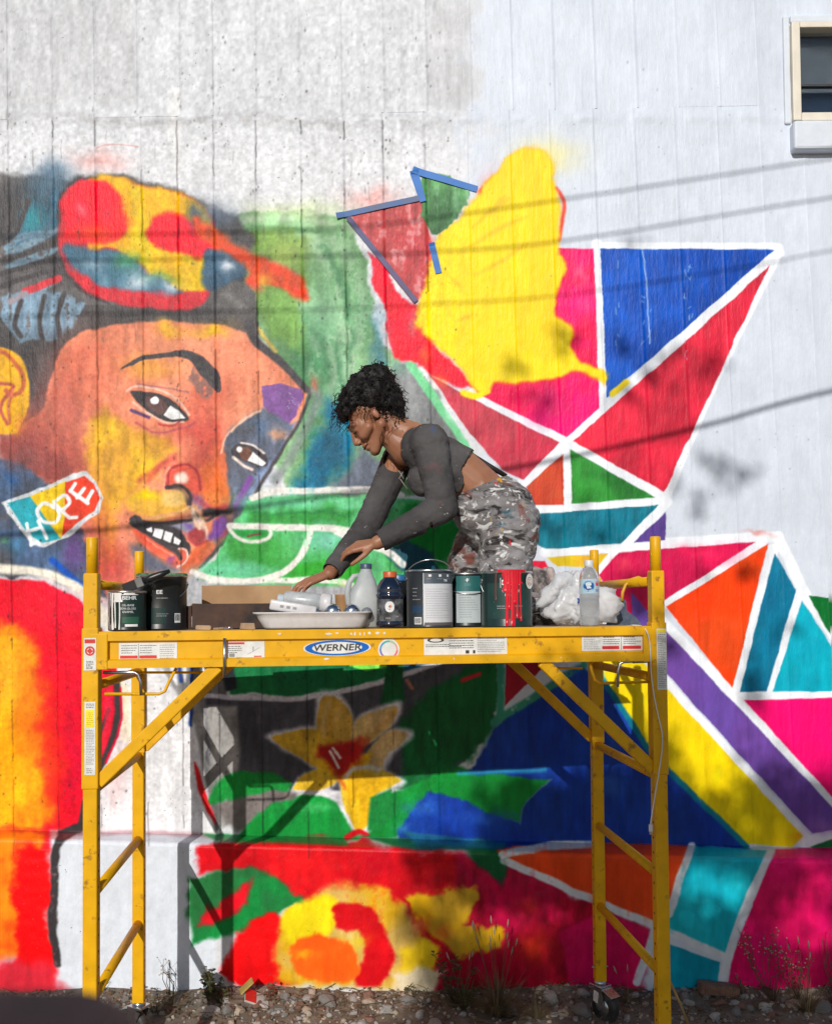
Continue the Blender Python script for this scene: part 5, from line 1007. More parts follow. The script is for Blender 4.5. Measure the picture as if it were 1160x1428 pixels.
cyl_patch('label_seam', LET, c, r+0.0004, -0.0295, -0.0275, 0.008, 0.186, 2); cyl_patch('label', M_('blue_patch', (0.02,0.05,0.10), 0.4), c, r, -0.075, -0.032, 0.050, 0.075, 6); b2 = cyl_patch('barcode_label', LET, c, r+0.0005, -0.064, -0.036, 0.012, 0.036, 4); cyl_rects('print', INKM, b2, r+0.001, [(-0.061+0.0026*i, 0.024, 0.0012 if i % 2 else 0.0017, 0.018) for i in range(9)]); cyl_lines(c, r+0.0005, -0.072, -0.040, 0.14, 0.09, 4, GREYP, 0.003, 12)
# teal can
c = can('paint_can', 651, 0.235, 0.083, 0.190, 'teal and black gallon can standing between two larger labels', BLK, bail=-0.5); r = 0.0815
cyl_patch('label', TEAL, c, r, -0.05, 0.040, 0.125, 0.182, 12); lb = cyl_patch('label', M_('pale_teal_label', (0.42,0.48,0.5), 0.45, var=0.1), c, r, -0.05, 0.040, 0.014, 0.1245, 12); cyl_rects('print', LET, c, r+0.0006, [(-0.010,0.164,0.003,0.014),(-0.010,0.164,0.012,0.003),(-0.006,0.168,0.006,0.002)]); cyl_text('DEE', 0.009, -0.008, 0.148, r+0.0006, M_('teal_print', (0.1,0.3,0.28), 0.5), c); cyl_lines(lb, r+0.0006, -0.04, 0.03, 0.115, 0.03, 10, GREYP, 0.0018, 14)
# green can with red runs
c = can('paint_can', 707, 0.085, 0.0885, 0.190, 'dark green gallon can with bright red paint running down it', DGRN, bail=-1.2); r = 0.0870
cyl_patch('label_top', M_('label_top_green', (0.008,0.022,0.022), 0.4), c, r, -0.09, 0.085, 0.150, 0.183, 18); cyl_patch('label', M_('label_green', (0.012,0.045,0.042), 0.4, var=0.2), c, r, -0.09, 0.085, 0.028, 0.1495, 18); cyl_rects('print', LET, c, r+0.0005, [(-0.002,0.150,0.072,0.034)]); cyl_rects('print', BLK, c, r+0.0008, [(-0.002,0.150,0.066,0.028)]); cyl_text('BEHR', 0.017, -0.002, 0.150, r+0.0012, LET, c, xs=1.15, bold=0.02)
cyl_text('CONCRETE', 0.0085, -0.002, 0.122, r+0.0008, LET, c); cyl_text('PAINT', 0.0085, -0.002, 0.108, r+0.0008, LET, c, xs=1.3); cyl_rects('print', GREYP, c, r+0.0006, [(-0.002,0.085,0.12,0.0018),(-0.002,0.045,0.12,0.0016)]); cyl_lines(c, r+0.0006, -0.05, 0.04, 0.075, 0.06, 2, GREYP, 0.003, 20)
drips('paint_run', REDD, c, 0.0884, 0.192, [(0.005,0.145,0.072),(-0.020,0.120,0.022),(-0.017,0.004,0.012),(0.004,0.004,0.016),(0.020,0.030,0.009),(0.032,0.020,0.007),(0.013,0.080,0.016),(-0.008,0.06,0.010)], 0.0022); drips('paint_run', M_('brown_run', (0.10,0.03,0.02), 0.5), c, 0.0882, 0.190, [(-0.055,0.09,0.008)])
mb = MB(); mb.lathe([(0.080,-0.001),(0.0895,0.001),(0.0905,-0.004),(0.0900,-0.008)], 30, Matrix.Translation((0,0,0.1935)), -2.1, -1.0); mb.build('paint_crust', REDD, c)
Ms = Matrix.Translation((0.066,-0.066,0.155)) @ Matrix.Rotation(radians(38), 4, 'Z') @ Matrix.Rotation(pi/2, 4, 'X'); s = Flat(None, c, 'round_sticker', STK, 0.036, 0.052, 'e', Ms); s.ring('print', M_('sticker_ring', (0.32,0.30,0.27), 0.5), 0, 0, 0.012, 0.0145); s.lines(-0.008, 0.008, 0.008, -0.010, 4, REDP, 0.0018, 22)
# plastic bag
def crumple(P, f, a, seed):
    out = []
    for p in P:
        q = Vector(p)*f+Vector((seed,0,0)); n = 0
        for k_, am in ((1,1),(2.1,0.6),(4.3,0.35)): n += am*(1-abs(mnoise.noise(q*k_))*3.0)
        out.append(a*(n-0.6))
    return out
bg_ = empty('plastic_bag', dk(806, 0.22), SYAW, 'crumpled white plastic carrier bag behind the clear water bottle', 'bag')
def blob(secs, seed, amp, n=90, m_=54):
    """closed crumpled skin: list of (centre, radii) ellipsoids merged by their support"""
    V = []; 
    for j in range(m_+1):
        th = pi*j/m_
        for i in range(n):
            ph = 2*pi*i/n; d = Vector((sin(th)*cos(ph), sin(th)*sin(ph), cos(th))); best = 0
            for (c_, R_) in secs:
                c0 = Vector(c_); R0 = Vector(R_); dd = Vector((d.x/R0.x, d.y/R0.y, d.z/R0.z)); oo = Vector((-c0.x/R0.x, -c0.y/R0.y, -c0.z/R0.z)); A_ = dd.dot(dd); B_ = 2*dd.dot(oo); C_ = oo.dot(oo)-1; D__ = B_*B_-4*A_*C_
                if D__ > 0: best = max(best, (-B_+math.sqrt(D__))/(2*A_))
            V.append(d*best)
    cr = crumple(V, 15, amp, seed); V = [v*(1+c_) for v, c_ in zip(V, cr)]
    f = [(j*n+i, (j+1)*n+i, (j+1)*n+(i+1)%n, j*n+(i+1)%n) for j in range(m_) for i in range(n)]
    return V, f
V, f = blob([((0,0,0),(0.10,0.07,0.075)), ((0.085,0,-0.01),(0.07,0.06,0.068)), ((-0.06,0,-0.02),(0.07,0.06,0.05)), ((0.01,0,0.06),(0.05,0.045,0.06))], 3.1, 0.12)
V = [Vector((v.x, v.y, max(v.z+0.078, 0.001))) for v in V]; mb = MB(); mb.add(V, f); mb.sm = [True]*len(f); mb.build('body', BAGM, bg_)
V, f = blob([((0,0,0),(0.060,0.035,0.030)), ((-0.05,0,-0.02),(0.045,0.028,0.020)), ((0.03,0,0.01),(0.04,0.03,0.03))], 8.2, 0.16, 60, 36); Mb = Matrix.Translation((-0.085,-0.02,0.135)) @ Matrix.Rotation(radians(-28), 4, 'Y')
mb = MB(); mb.add([Mb @ v for v in V], f); mb.sm = [True]*len(f); mb.build('tied_handle', BAGM, bg_)
st = []
for i in range(14): a = 2*pi*i/14; q = 0.021 if i % 2 == 0 else 0.012; st.append((-0.012+q*cos(a)*0.85, 0.088+q*sin(a)))
mb = MB(); mb.add([(a, -0.088-0.002*(i % 3), b) for i, (a, b) in enumerate(st)], [tuple(range(14))]); mb.build('printed_star', M_('blue_star_print', (0.01,0.07,0.4), 0.4, var=0.3), bg_)
# water bottle
o = empty('water_bottle', dk(822, 0.075), SYAW, 'clear water bottle with a blue and white label on the deck', 'bottle')
MB().lathe([(0.0001,0.006),(0.022,0.002),(0.031,0.003),(0.034,0.009),(0.034,0.030),(0.0328,0.034),(0.034,0.038),(0.034,0.058),(0.0328,0.062),(0.034,0.066),(0.034,0.085),(0.0325,0.090),(0.034,0.096),(0.034,0.165),(0.031,0.180),(0.022,0.198),(0.0135,0.207),(0.0130,0.214)], 36).build('body', CLEAR, o)
MB().lathe([(0.0155,0.208),(0.0155,0.226),(0.0145,0.228),(0.0001,0.228)], 24).build('cap', M_('white_cap', (0.6,0.62,0.64), 0.4), o)
lb = cyl_patch('label', M_('pale_blue_label', (0.42,0.55,0.63), 0.35, var=0.1), o, 0.0346, -0.045, 0.045, 0.112, 0.162, 18)
def cyl_disc(mat, u, z, a, b, r, par): mb = MB(); mb.add(bent([(u+a*cos(t), z+b*sin(t)) for t in [2*pi*i/26 for i in range(26)]], r), [tuple(range(26))]); return mb.build('print', mat, par)
cyl_disc(M_('cyan_disc', (0.0,0.25,0.5), 0.4), -0.011, 0.138, 0.020, 0.020, 0.0350, lb); cyl_disc(M_('blue_disc', (0.0,0.05,0.26), 0.4), -0.011, 0.139, 0.0165, 0.016, 0.0353, lb); cyl_text('Pure', 0.0075, -0.011, 0.144, 0.0357, LET, lb, bold=0.03); cyl_text('Life', 0.0075, -0.010, 0.133, 0.0357, LET, lb, bold=0.03); cyl_disc(M_('pink_disc', (0.55,0.03,0.10), 0.4), 0.022, 0.146, 0.008, 0.008, 0.0350, lb); cyl_lines(lb, 0.0352, 0.014, 0.034, 0.128, 0.118, 3, BLUEP, 0.0016, 30)
# scraper with a looped yellow handle
o = empty('scraper', dk(866, 0.30), SYAW, 'broad blue-grey scraper with yellow looped handle leaning by the corner post', 'scraper'); A = o.location
mb = MB(); pr = [(845,872),(895,872),(888,862),(874,852),(873,838),(866,834),(858,840),(850,856)]
Q = [SM.to_3x3().inverted() @ (SM @ loc(a, b, 0.30-(872-b)*0.0006)-A) for a, b in pr]; n_ = len(Q); mb.add(Q+[q+Vector((0,0.004,0)) for q in Q], [tuple(range(n_)), tuple(reversed(range(n_,2*n_)))]+[(i,n_+i,n_+(i+1)%n_,(i+1)%n_) for i in range(n_)]); mb.build('blade', M_('blue_grey_plastic', (0.06,0.085,0.14), 0.5, var=0.2, col2=(0.2,0.22,0.25), c2amt=0.5, c2scale=20), o)
Q = [SM.to_3x3().inverted() @ (SM @ loc(a, b, 0.26)-A) for a, b in ((867,838),(868,826),(872,816),(880,808),(890,805),(898,808),(901,815))]; MB().tube(Q, [0.006,0.006,0.0055,0.005,0.005,0.005,0.004], 10).build('handle', M_('yellow_rubber', (0.62,0.33,0.02), 0.5), o)
# scraps
WOODM = M_('raw_wood', (0.42,0.28,0.17), 0.8, var=0.3)
for px, yl, w_, h_, rz, lab, cat, nm in ((284,0.05,0.05,0.016,0.1,'short square wood offcut before the cardboard box','wood block','wood_offcut'), (346,0.05,0.045,0.022,0.5,'rounded wood chunk at the end of the white tray','wood block','wood_offcut'), (305,0.06,0.03,0.008,0.9,'thin splinter of wood beside the square offcut','wood chip','wood_chip'), (318,0.05,0.024,0.010,-0.4,'grey flake of debris between the wood pieces','debris','debris_flake')):
    q = dk(px, yl); mb = MB(); mb.box((-w_/2,-0.011,0),(w_/2,0.011,h_), None, 0.003); v_ = [Vector((a.x*(1+0.15*sin(a.z*300+a.y*100)), a.y, a.z+0.0008*sin(a.x*200))) for a in mb.v]; mb.v = v_; o = mb.build(nm, WOODM if cat != 'debris' else TIN, None); o.location = q; o.rotation_euler = (0,0,rz); tag(o, lab, cat)
# white charging cord hanging down the corner post
pts = [SM @ loc(a, b, c_) for a, b, c_ in ((880,872,0.06),(893,873,0.02),(900,878,-0.03),(905,892,-0.034),(907,915,-0.034),(908,940,-0.036),(912,970,-0.036),(918,1000,-0.036),(923,1022,-0.036),(923,1045,-0.036),(919,1075,-0.036),(914,1105,-0.036),(909,1135,-0.036),(907,1150,-0.036))]
cv_ = empty('charging_cord', pts[0], 0, 'thin white charging cord dangling from the deck corner along the post', 'cord')
sp = smooth_pts(np.array([tuple(p_) for p_ in pts]), False, 4); MB().tube([Vector(q)-pts[0] for q in sp], 0.0021, 6).build('cord', LET, cv_)
e0 = Vector(sp[-1])-pts[0]; MB().box((e0.x-0.006,e0.y-0.003,e0.z-0.024),(e0.x+0.006,e0.y+0.003,e0.z), None, 0.001).build('plug', LET, cv_); MB().box((e0.x-0.004,e0.y-0.002,e0.z-0.034),(e0.x+0.004,e0.y+0.002,e0.z-0.0245)).build('plug_tip', TIN, cv_)

# ------------------------------------------------------------------ the painter, kneeling on the deck and reaching forward
def marks(m_, L3):
    t, N, L = m_.node_tree, m_.node_tree.nodes, m_.node_tree.links; b = N['Principled BSDF']; src = b.inputs['Base Color'].links[0].from_socket; tc = N.new('ShaderNodeTexCoord')
    for (col, sc, lo, hi, off, st) in L3:
        mp = N.new('ShaderNodeMapping'); mp.inputs['Location'].default_value = (off,off*0.7,off*1.3); mp.inputs['Scale'].default_value = st; L.new(tc.outputs['Object'], mp.inputs['Vector']); n = N.new('ShaderNodeTexNoise'); n.inputs['Scale'].default_value = sc; n.inputs['Detail'].default_value = 5; L.new(mp.outputs[0], n.inputs['Vector'])
        mr = N.new('ShaderNodeMapRange'); mr.inputs['From Min'].default_value = lo; mr.inputs['From Max'].default_value = hi; L.new(n.outputs['Fac'], mr.inputs['Value']); mx = N.new('ShaderNodeMix'); mx.data_type = 'RGBA'; L.new(mr.outputs[0], mx.inputs[0]); L.new(src, mx.inputs[6]); mx.inputs[7].default_value = (*col,1); src = mx.outputs[2]
    L.new(src, b.inputs['Base Color'])
class Flesh:
    def __init__(s): s.v = []; s.f = []
    def add(s, v, f): n = len(s.v); s.v += v; s.f += [tuple(i+n for i in q) for q in f]
    def cone(s, a, ra, b, rb, n=16, m_=6):
        a, b = Vector(a), Vector(b); t = (b-a); L = t.length; t = t.normalized() if L > 1e-6 else Vector((0,0,1)); q = t.to_track_quat('Z','Y').to_matrix(); prof = []
        for i in range(m_+1): th = pi/2*i/m_; prof.append((ra*sin(th), -ra*cos(th)))
        for i in range(m_+1): th = pi/2*i/m_; prof.append((rb*cos(th), L+rb*sin(th)))
        v = []; 
        for (r, z) in prof:
            r = max(r, 1e-5)
            for k in range(n): v.append(a+q @ Vector((r*cos(2*pi*k/n), r*sin(2*pi*k/n), z)))
        k_ = len(prof); f = [(j*n+i, j*n+(i+1)%n, (j+1)*n+(i+1)%n, (j+1)*n+i) for j in range(k_-1) for i in range(n)]+[tuple(reversed(range(n))), tuple(range((k_-1)*n, k_*n))]
        s.add(v, f)
    def chain(s, pts):
        for (a, ra), (b, rb) in zip(pts[:-1], pts[1:]): s.cone(a, ra, b, rb)
    def ell(s, c, R, ax=None, n=20, m_=12):
        c = Vector(c); v = []
        for j in range(m_+1):
            th = pi*j/m_
            for i in range(n):
                p = Vector((R[0]*max(sin(th),1e-4)*cos(2*pi*i/n), R[1]*max(sin(th),1e-4)*sin(2*pi*i/n), R[2]*cos(th))); v.append(c+(ax @ p if ax is not None else p))
        f = [(j*n+i, (j+1)*n+i, (j+1)*n+(i+1)%n, j*n+(i+1)%n) for j in range(m_) for i in range(n)]+[tuple(range(n)), tuple(reversed(range(m_*n,(m_+1)*n)))]
        s.add(v, f)
    def skin(s, name, vox, smooth, fac=0.5):
        me = bpy.data.meshes.new(name); me.from_pydata([tuple(q) for q in s.v], [], s.f); o = bpy.data.objects.new(name, me); COL.objects.link(o)
        r = o.modifiers.new('r', 'REMESH'); r.mode = 'VOXEL'; r.voxel_size = vox; r.use_smooth_shade = True
        q = o.modifiers.new('s', 'SMOOTH'); q.iterations = smooth; q.factor = fac
        dg = bpy.context.evaluated_depsgraph_get(); out = bpy.data.meshes.new_from_object(o.evaluated_get(dg)); bpy.data.objects.remove(o); bpy.data.meshes.remove(me); out.name = name
        out.polygons.foreach_set('use_smooth', [True]*len(out.polygons)); return out
A3 = lambda p: at(p[0], p[1], p[2])
def wrinkle(me, amp, f, stretch=(1,1,1), seed=0):
    n = len(me.vertices); co = np.empty(n*3); me.vertices.foreach_get('co', co); co = co.reshape(-1,3); no = np.empty(n*3); me.vertices.foreach_get('normal', no); no = no.reshape(-1,3)
    d = np.array([mnoise.noise(Vector((c[0]*f*stretch[0]+seed, c[1]*f*stretch[1], c[2]*f*stretch[2])))+0.5*mnoise.noise(Vector((c[0]*f*2.3*stretch[0]+seed, c[1]*f*2.3*stretch[1], c[2]*f*2.3*stretch[2]))) for c in co])
    co += no*(d*amp)[:,None]; me.vertices.foreach_set('co', co.astype(np.float32).ravel()); me.update()
def cut(me, fn, planes=(), it=4):
    """drop the faces whose centre satisfies fn, after slicing along the hem planes"""
    bm = bmesh.new(); bm.from_mesh(me)
    for co_, no_ in planes: bmesh.ops.bisect_plane(bm, geom=bm.verts[:]+bm.edges[:]+bm.faces[:], plane_co=co_, plane_no=no_)
    dead = [f for f in bm.faces if fn(f.calc_center_median())]; bmesh.ops.delete(bm, geom=dead, context='FACES')
    ed = [v for v in bm.verts if any(e.is_boundary for e in v.link_edges)]
    for _ in range(it): bmesh.ops.smooth_vert(bm, verts=ed, factor=0.5, use_axis_x=True, use_axis_y=True, use_axis_z=True)
    bm.to_mesh(me); bm.free()
def hand(F_, wrist, d, n, thumb, scale=1.0, curl=(0.5,0.6,0.4), spread=0.10):
    wrist, d, n = Vector(wrist), Vector(d).normalized(), Vector(n); n = (n-d*n.dot(d)).normalized(); s_ = d.cross(n)*thumb   # s_ points to the thumb side
    k = scale; kn = []
    for i, (off, pl) in enumerate(((0.030,0.082),(0.010,0.086),(-0.010,0.082),(-0.029,0.074))):
        a = wrist+s_*off*0.55*k+d*0.012*k; b = wrist+s_*off*k+d*pl*k; F_.cone(a, 0.0135*k, b, 0.0105*k, 12, 4); kn.append(b)
    for i, (L, off) in enumerate(((0.070,0.030),(0.078,0.010),(0.072,-0.010),(0.056,-0.029))):
        dd = (d+s_*spread*(1.5-i)*0.5).normalized(); p = kn[i]; c_ = 0; r = 0.0092*k if i < 3 else 0.0080*k
        for j, fr in enumerate((0.45,0.30,0.25)):
            c_ += curl[j]*(1+0.12*(i-1)); q = p+(dd*cos(c_)+n*sin(c_))*L*fr*k; F_.cone(p, r, q, r*0.9, 10, 4); p = q; r *= 0.9
    p = wrist+s_*0.020*k+d*0.022*k+n*0.006*k; r = 0.0125*k
    for j, (L, fd, fs, fn_) in enumerate(((0.036,0.55,0.75,0.25),(0.032,0.85,0.35,0.35),(0.026,0.95,0.05,0.45))):
        q = p+(d*fd+s_*fs+n*fn_).normalized()*L*k; F_.cone(p, r, q, r*0.86, 10, 4); p = q; r *= 0.86
woman = empty('person', A3((690,873,3.52)), 0, 'person in charcoal crop top and paint-spattered trousers kneeling on the scaffold deck, reaching forward', 'person')
WO = woman.location.copy()
def adopt(me, name, mat):
    me.materials.clear(); me.materials.append(mat); me.transform(Matrix.Translation(-WO)); me.update(); o = bpy.data.objects.new(name, me); COL.objects.link(o); o.parent = woman; return o
# joints (picture x, y, and distance)
SHN, ELN, WRN = A3((599,617,3.40)), A3((618,708,3.36)), A3((526,757,3.34))
SHF, ELF, WRF = A3((556,640,3.66)), A3((510,738,3.52)), A3((459,800,3.34))
E0 = A3((522,583,3.54))                                       # ear line, middle of the head
s37 = 3.54/FPX
def HD(f_, u_, sd_=0.0):
    f_, u_, sd_ = f_*1.10, u_*1.08, sd_*1.06; return E0+Vector((-0.766*f_-0.643*u_, -sd_, -0.643*f_+0.766*u_))
hx = Matrix(((-0.766,0,-0.643),(0,-1,0),(-0.643,0,0.766)))     # columns: forward, side (to the camera), up
B_ = Flesh()
B_.ell(HD(-0.012,0.042), (0.094,0.072,0.082), hx); B_.ell(HD(0.048,-0.005), (0.048,0.056,0.072), hx)
for e in (-1, 1):
    B_.cone(HD(0.0,-0.040,e*0.046), 0.024, HD(0.070,-0.090,e*0.014), 0.019); B_.cone(HD(0.086,0.026,e*0.012), 0.012, HD(0.074,0.022,e*0.044), 0.012); B_.cone(HD(0.066,-0.028,e*0.038), 0.022, HD(0.040,-0.020,e*0.050), 0.020)
    B_.ell(HD(-0.006,-0.002,e*0.073), (0.013,0.006,0.024), hx); B_.ell(HD(0.098,-0.034,e*0.011), (0.010,0.008,0.008), hx); B_.ell(HD(0.077,0.004,e*0.031), (0.012,0.015,0.011), hx)
B_.cone(HD(0.087,0.014), 0.011, HD(0.105,-0.026), 0.0125); B_.ell(HD(0.082,-0.054), (0.019,0.027,0.010), hx); B_.ell(HD(0.079,-0.069), (0.019,0.025,0.010), hx); B_.ell(HD(0.074,-0.092), (0.019,0.022,0.017), hx); B_.ell(HD(0.055,-0.06), (0.034,0.036,0.034), hx)
NK = A3((578,611,3.54))
B_.chain([(HD(-0.035,-0.005), 0.056), (A3((552,600,3.54)), 0.055), (NK, 0.062)]); B_.cone(HD(0.0,-0.05), 0.042, A3((566,628,3.54)), 0.06)
for e in (-1, 1):
    B_.chain([(A3((584,624,3.54-0.07*e)), 0.068), (A3((610,644,3.54-0.055*e)), 0.094), (A3((642,660,3.54-0.05*e)), 0.090), (A3((668,682,3.54-0.05*e)), 0.088), (A3((697,716,3.54-0.07*e)), 0.098)])
    B_.cone(NK, 0.05, A3((590,612,3.54-0.13*e)), 0.045); B_.ell(A3((592,668,3.54-0.07*e)), (0.055,0.055,0.055))
    B_.chain([(A3((702,728,3.54-0.09*e)), 0.092), (A3((((700 if e > 0 else 650)), 850, 3.54-0.09*e)), 0.052), (A3((772,850,3.54-0.085*e)), 0.038)])
B_.chain([(SHN, 0.056), (ELN, 0.040), (WRN, 0.026)]); B_.chain([(SHF, 0.052), (ELF, 0.038), (WRF, 0.025)]); B_.cone(A3((590,622,3.46)), 0.06, SHN, 0.056); B_.cone(A3((575,630,3.6)), 0.06, SHF, 0.052)
hand(B_, WRN+Vector((-0.004,0.006,-0.001)), (-1,0.12,-0.16), (0.05,0.55,-1), 1, 1.0, (0.30,0.50,0.40), 0.05)
hand(B_, WRF+Vector((-0.004,0,-0.002)), (-1,-0.25,-0.40), (-0.25,0.15,-1), -1, 0.98, (0.15,0.45,0.35), 0.2)
body = B_.skin('body', 0.0042, 4)
SKIN = M_('brown_skin', (0.33,0.150,0.080), 0.46, var=0.08, vscale=30, bump=0.05, bscale=200, spec=0.4, col2=(0.34,0.15,0.09), c2amt=0.5, c2scale=14)
SKIN.node_tree.nodes['Principled BSDF'].inputs['Subsurface Weight'].default_value = 0.06
marks(SKIN, (((0.26,0.105,0.055),7,0.48,0.66,4.0,(1,1,1)), ((0.34,0.13,0.075),16,0.58,0.68,7.0,(1,1,1)), ((0.5,0.46,0.42),70,0.73,0.75,1.0,(1,1,1))))
adopt(body, 'body', SKIN)
# face details
DARK = M_('dark_lash', (0.012,0.008,0.007), 0.6); LIP = M_('lip', (0.26,0.085,0.065), 0.35, var=0.1)
for e in (-1, 1):
    mb = MB(); mb.tube([HD(0.093,0.024,e*0.012)-WO, HD(0.0925,0.031,e*0.026)-WO, HD(0.082,0.030,e*0.044)-WO], [0.003,0.0042,0.002], 8); mb.build('eyebrow', DARK, woman)
    mb = MB(); mb.tube([HD(0.089,0.000,e*0.020)-WO, HD(0.0905,-0.002,e*0.031)-WO, HD(0.082,-0.001,e*0.044)-WO], [0.0018,0.0028,0.0015], 8); mb.build('eyelash', DARK, woman)
mb = MB(); mb.tube([HD(0.076,-0.057,-0.030)-WO, HD(0.096,-0.0615,-0.012)-WO, HD(0.0985,-0.062,0)-WO, HD(0.096,-0.0615,0.012)-WO, HD(0.076,-0.057,0.030)-WO], [0.001,0.0022,0.0026,0.0022,0.001], 8); mb.build('mouth_line', DARK, woman)
# crop top
CHAR = M_('charcoal_jersey', (0.060,0.056,0.057), 0.85, var=0.12, vscale=30, bump=0.25, bscale=350, col2=(0.34,0.30,0.27), c2amt=0.8, c2scale=42, edge=(0.665,0.70), spec=0.15)
marks(CHAR, (((0.38,0.17,0.03),14,0.70,0.73,2.0,(1,1,1.4)), ((0.03,0.07,0.22),11,0.70,0.74,6.0,(1,1,0.7)), ((0.14,0.06,0.06),9,0.64,0.72,9.5,(1,1,1)), ((0.6,0.58,0.56),60,0.72,0.74,3.0,(1,1,1)), ((0.10,0.095,0.095),5,0.45,0.65,1.0,(1,1,1))))
T = Flesh(); g = 0.0075
for e in (-1, 1):
    T.chain([(A3((586,625,3.54-0.07*e)), 0.069+g), (A3((611,645,3.54-0.055*e)), 0.095+g), (A3((645,662,3.54-0.05*e)), 0.092+g), (A3((668,676,3.54-0.05*e)), 0.09+g)]); T.ell(A3((592,669,3.54-0.07*e)), (0.062,0.06,0.062))
T.cone(A3((590,622,3.46)), 0.062+g, SHN, 0.060+g); T.cone(A3((575,630,3.6)), 0.06+g, SHF, 0.054+g)
T.chain([(SHN, 0.057+g), (SHN.lerp(ELN,0.5), 0.049+g), (ELN, 0.043+g), (ELN.lerp(WRN,0.35), 0.041+g), (ELN.lerp(WRN,0.93), 0.0275+g)]); T.chain([(SHF, 0.052+g), (SHF.lerp(ELF,0.5), 0.045+g), (ELF, 0.040+g), (ELF.lerp(WRF,0.4), 0.036+g), (ELF.lerp(WRF,0.93), 0.0262+g)])
top = T.skin('top', 0.0048, 4)
wrinkle(top, 0.0035, 20, (1,1,1.4), 3); wrinkle(top, 0.0014, 60, (1,0.6,1.6), 9)
ha, hb = A3((656,634,3.54)), A3((626,688,3.54)); hn = Vector((-(hb.z-ha.z), 0, (hb.x-ha.x))).normalized(); hn = hn if hn.x > 0 else -hn
nc_ = A3((553,622,3.54)); nd = Vector((1,0,0))
tN = ((ELN-WRN).normalized(), ELN.lerp(WRN,0.95)); tF = ((ELF-WRF).normalized(), ELF.lerp(WRF,0.95))
def top_cut(c):
    if (c-ha).dot(hn) > 0 and (c-ELN).length > 0.085 and (c-SHN.lerp(ELN,0.6)).length > 0.10: return True
    q = c-nc_
    if (q.x/0.078)**2+(q.z/0.10)**2+(q.y/0.10)**2 < 1: return True
    for d_, p_ in (tN, tF):
        if (c-p_).length < 0.09 and (c-p_).dot(d_) < 0: return True
    return False
cut(top, top_cut, ((ha, hn), (tN[1], tN[0]), (tF[1], tF[0])), 5); tp_ = adopt(top, 'crop_top', CHAR); sl_ = tp_.modifiers.new('cloth', 'SOLIDIFY'); sl_.thickness = 0.004; sl_.offset = 1.0
LC = M_('pale_cord', (0.3,0.26,0.22), 0.7)
for (a_, b_) in (((556,656),(563,668)), ((562,658),(556,668)), ((558,668),(568,682))): mb = MB(); mb.tube([A3((a_[0],a_[1],3.462))-WO, A3((b_[0],b_[1],3.458))-WO], 0.0015, 6); mb.build('lacing', LC, woman)
mb = MB(); mb.tube([A3((634,618,3.60))-WO, A3((658,635,3.605))-WO, A3((682,650,3.605))-WO, A3((706,664,3.60))-WO], [0.008,0.011,0.011,0.009], 8); mb.build('back_strap', DARK, woman)
# trousers
def trouser_mat():
    m_ = bpy.data.materials.new('paint_smeared_trousers'); t, N, L = nodes(m_); b = N['Principled BSDF']; b.inputs['Roughness'].default_value = 0.75; b.inputs['Specular IOR Level'].default_value = 0.25; tc = N.new('ShaderNodeTexCoord'); src = None
    def layer(col, sc, lo, hi, off, st=(1,1,1), dist=0.0, det=7):
        nonlocal src
        mp = N.new('ShaderNodeMapping'); mp.inputs['Location'].default_value = (off,off*0.7,off*1.3); mp.inputs['Rotation'].default_value = (0,0.5,0); mp.inputs['Scale'].default_value = st; L.new(tc.outputs['Object'], mp.inputs['Vector']); n = N.new('ShaderNodeTexNoise'); n.inputs['Scale'].default_value = sc; n.inputs['Detail'].default_value = det; n.inputs['Roughness'].default_value = 0.62; n.inputs['Distortion'].default_value = dist; L.new(mp.outputs[0], n.inputs['Vector'])
        mr = N.new('ShaderNodeMapRange'); mr.inputs['From Min'].default_value = lo; mr.inputs['From Max'].default_value = hi; L.new(n.outputs['Fac'], mr.inputs['Value']); mx = N.new('ShaderNodeMix'); mx.data_type = 'RGBA'; L.new(mr.outputs[0], mx.inputs[0])
        if src is None: mx.inputs[6].default_value = (0.15,0.138,0.136,1)
        else: L.new(src, mx.inputs[6])
        mx.inputs[7].default_value = (*col,1); src = mx.outputs[2]; return n
    n0 = layer((0.25,0.24,0.245), 9, 0.42, 0.56, 0.0, (0.7,1,1.2), 0.6); layer((0.03,0.025,0.025), 13, 0.53, 0.60, 3.3, (0.6,1,1.7), 0.8); layer((0.60,0.59,0.58), 26, 0.56, 0.61, 2.2, (0.8,1,1.2), 1.0); layer((0.17,0.06,0.045), 9, 0.55, 0.64, 1.3, (0.8,1,1.2), 0.6); layer((0.03,0.09,0.12), 11, 0.61, 0.67, 5.1); layer((0.50,0.28,0.02), 12, 0.67, 0.69, 8.7); layer((0.55,0.012,0.025), 11, 0.67, 0.69, 11.9, (1.6,1,0.6)); layer((0.66,0.65,0.64), 75, 0.70, 0.73, 4.2)
    L.new(src, b.inputs['Base Color']); bp = N.new('ShaderNodeBump'); bp.inputs['Strength'].default_value = 0.3; bp.inputs['Distance'].default_value = 0.008; L.new(n0.outputs['Fac'], bp.inputs['Height']); L.new(bp.outputs[0], b.inputs['Normal']); return m_
TR = Flesh()
for e in (-1, 1):
    TR.chain([(A3((672,684,3.54-0.05*e)), 0.102), (A3((700,712,3.54-0.065*e)), 0.118), (A3((709,730,3.54-0.08*e)), 0.112)]); TR.cone(A3((668,712,3.54-0.05*e)), 0.098, A3((690,730,3.54-0.06*e)), 0.10)
TR.chain([(A3((711,732,3.45)), 0.112), (A3((703,795,3.45)), 0.094), (A3((700,852,3.46)), 0.068), (A3((760,850,3.46)), 0.058)]); TR.chain([(A3((690,728,3.63)), 0.108), (A3((656,785,3.64)), 0.086), (A3((648,848,3.64)), 0.066), (A3((750,850,3.64)), 0.058)])
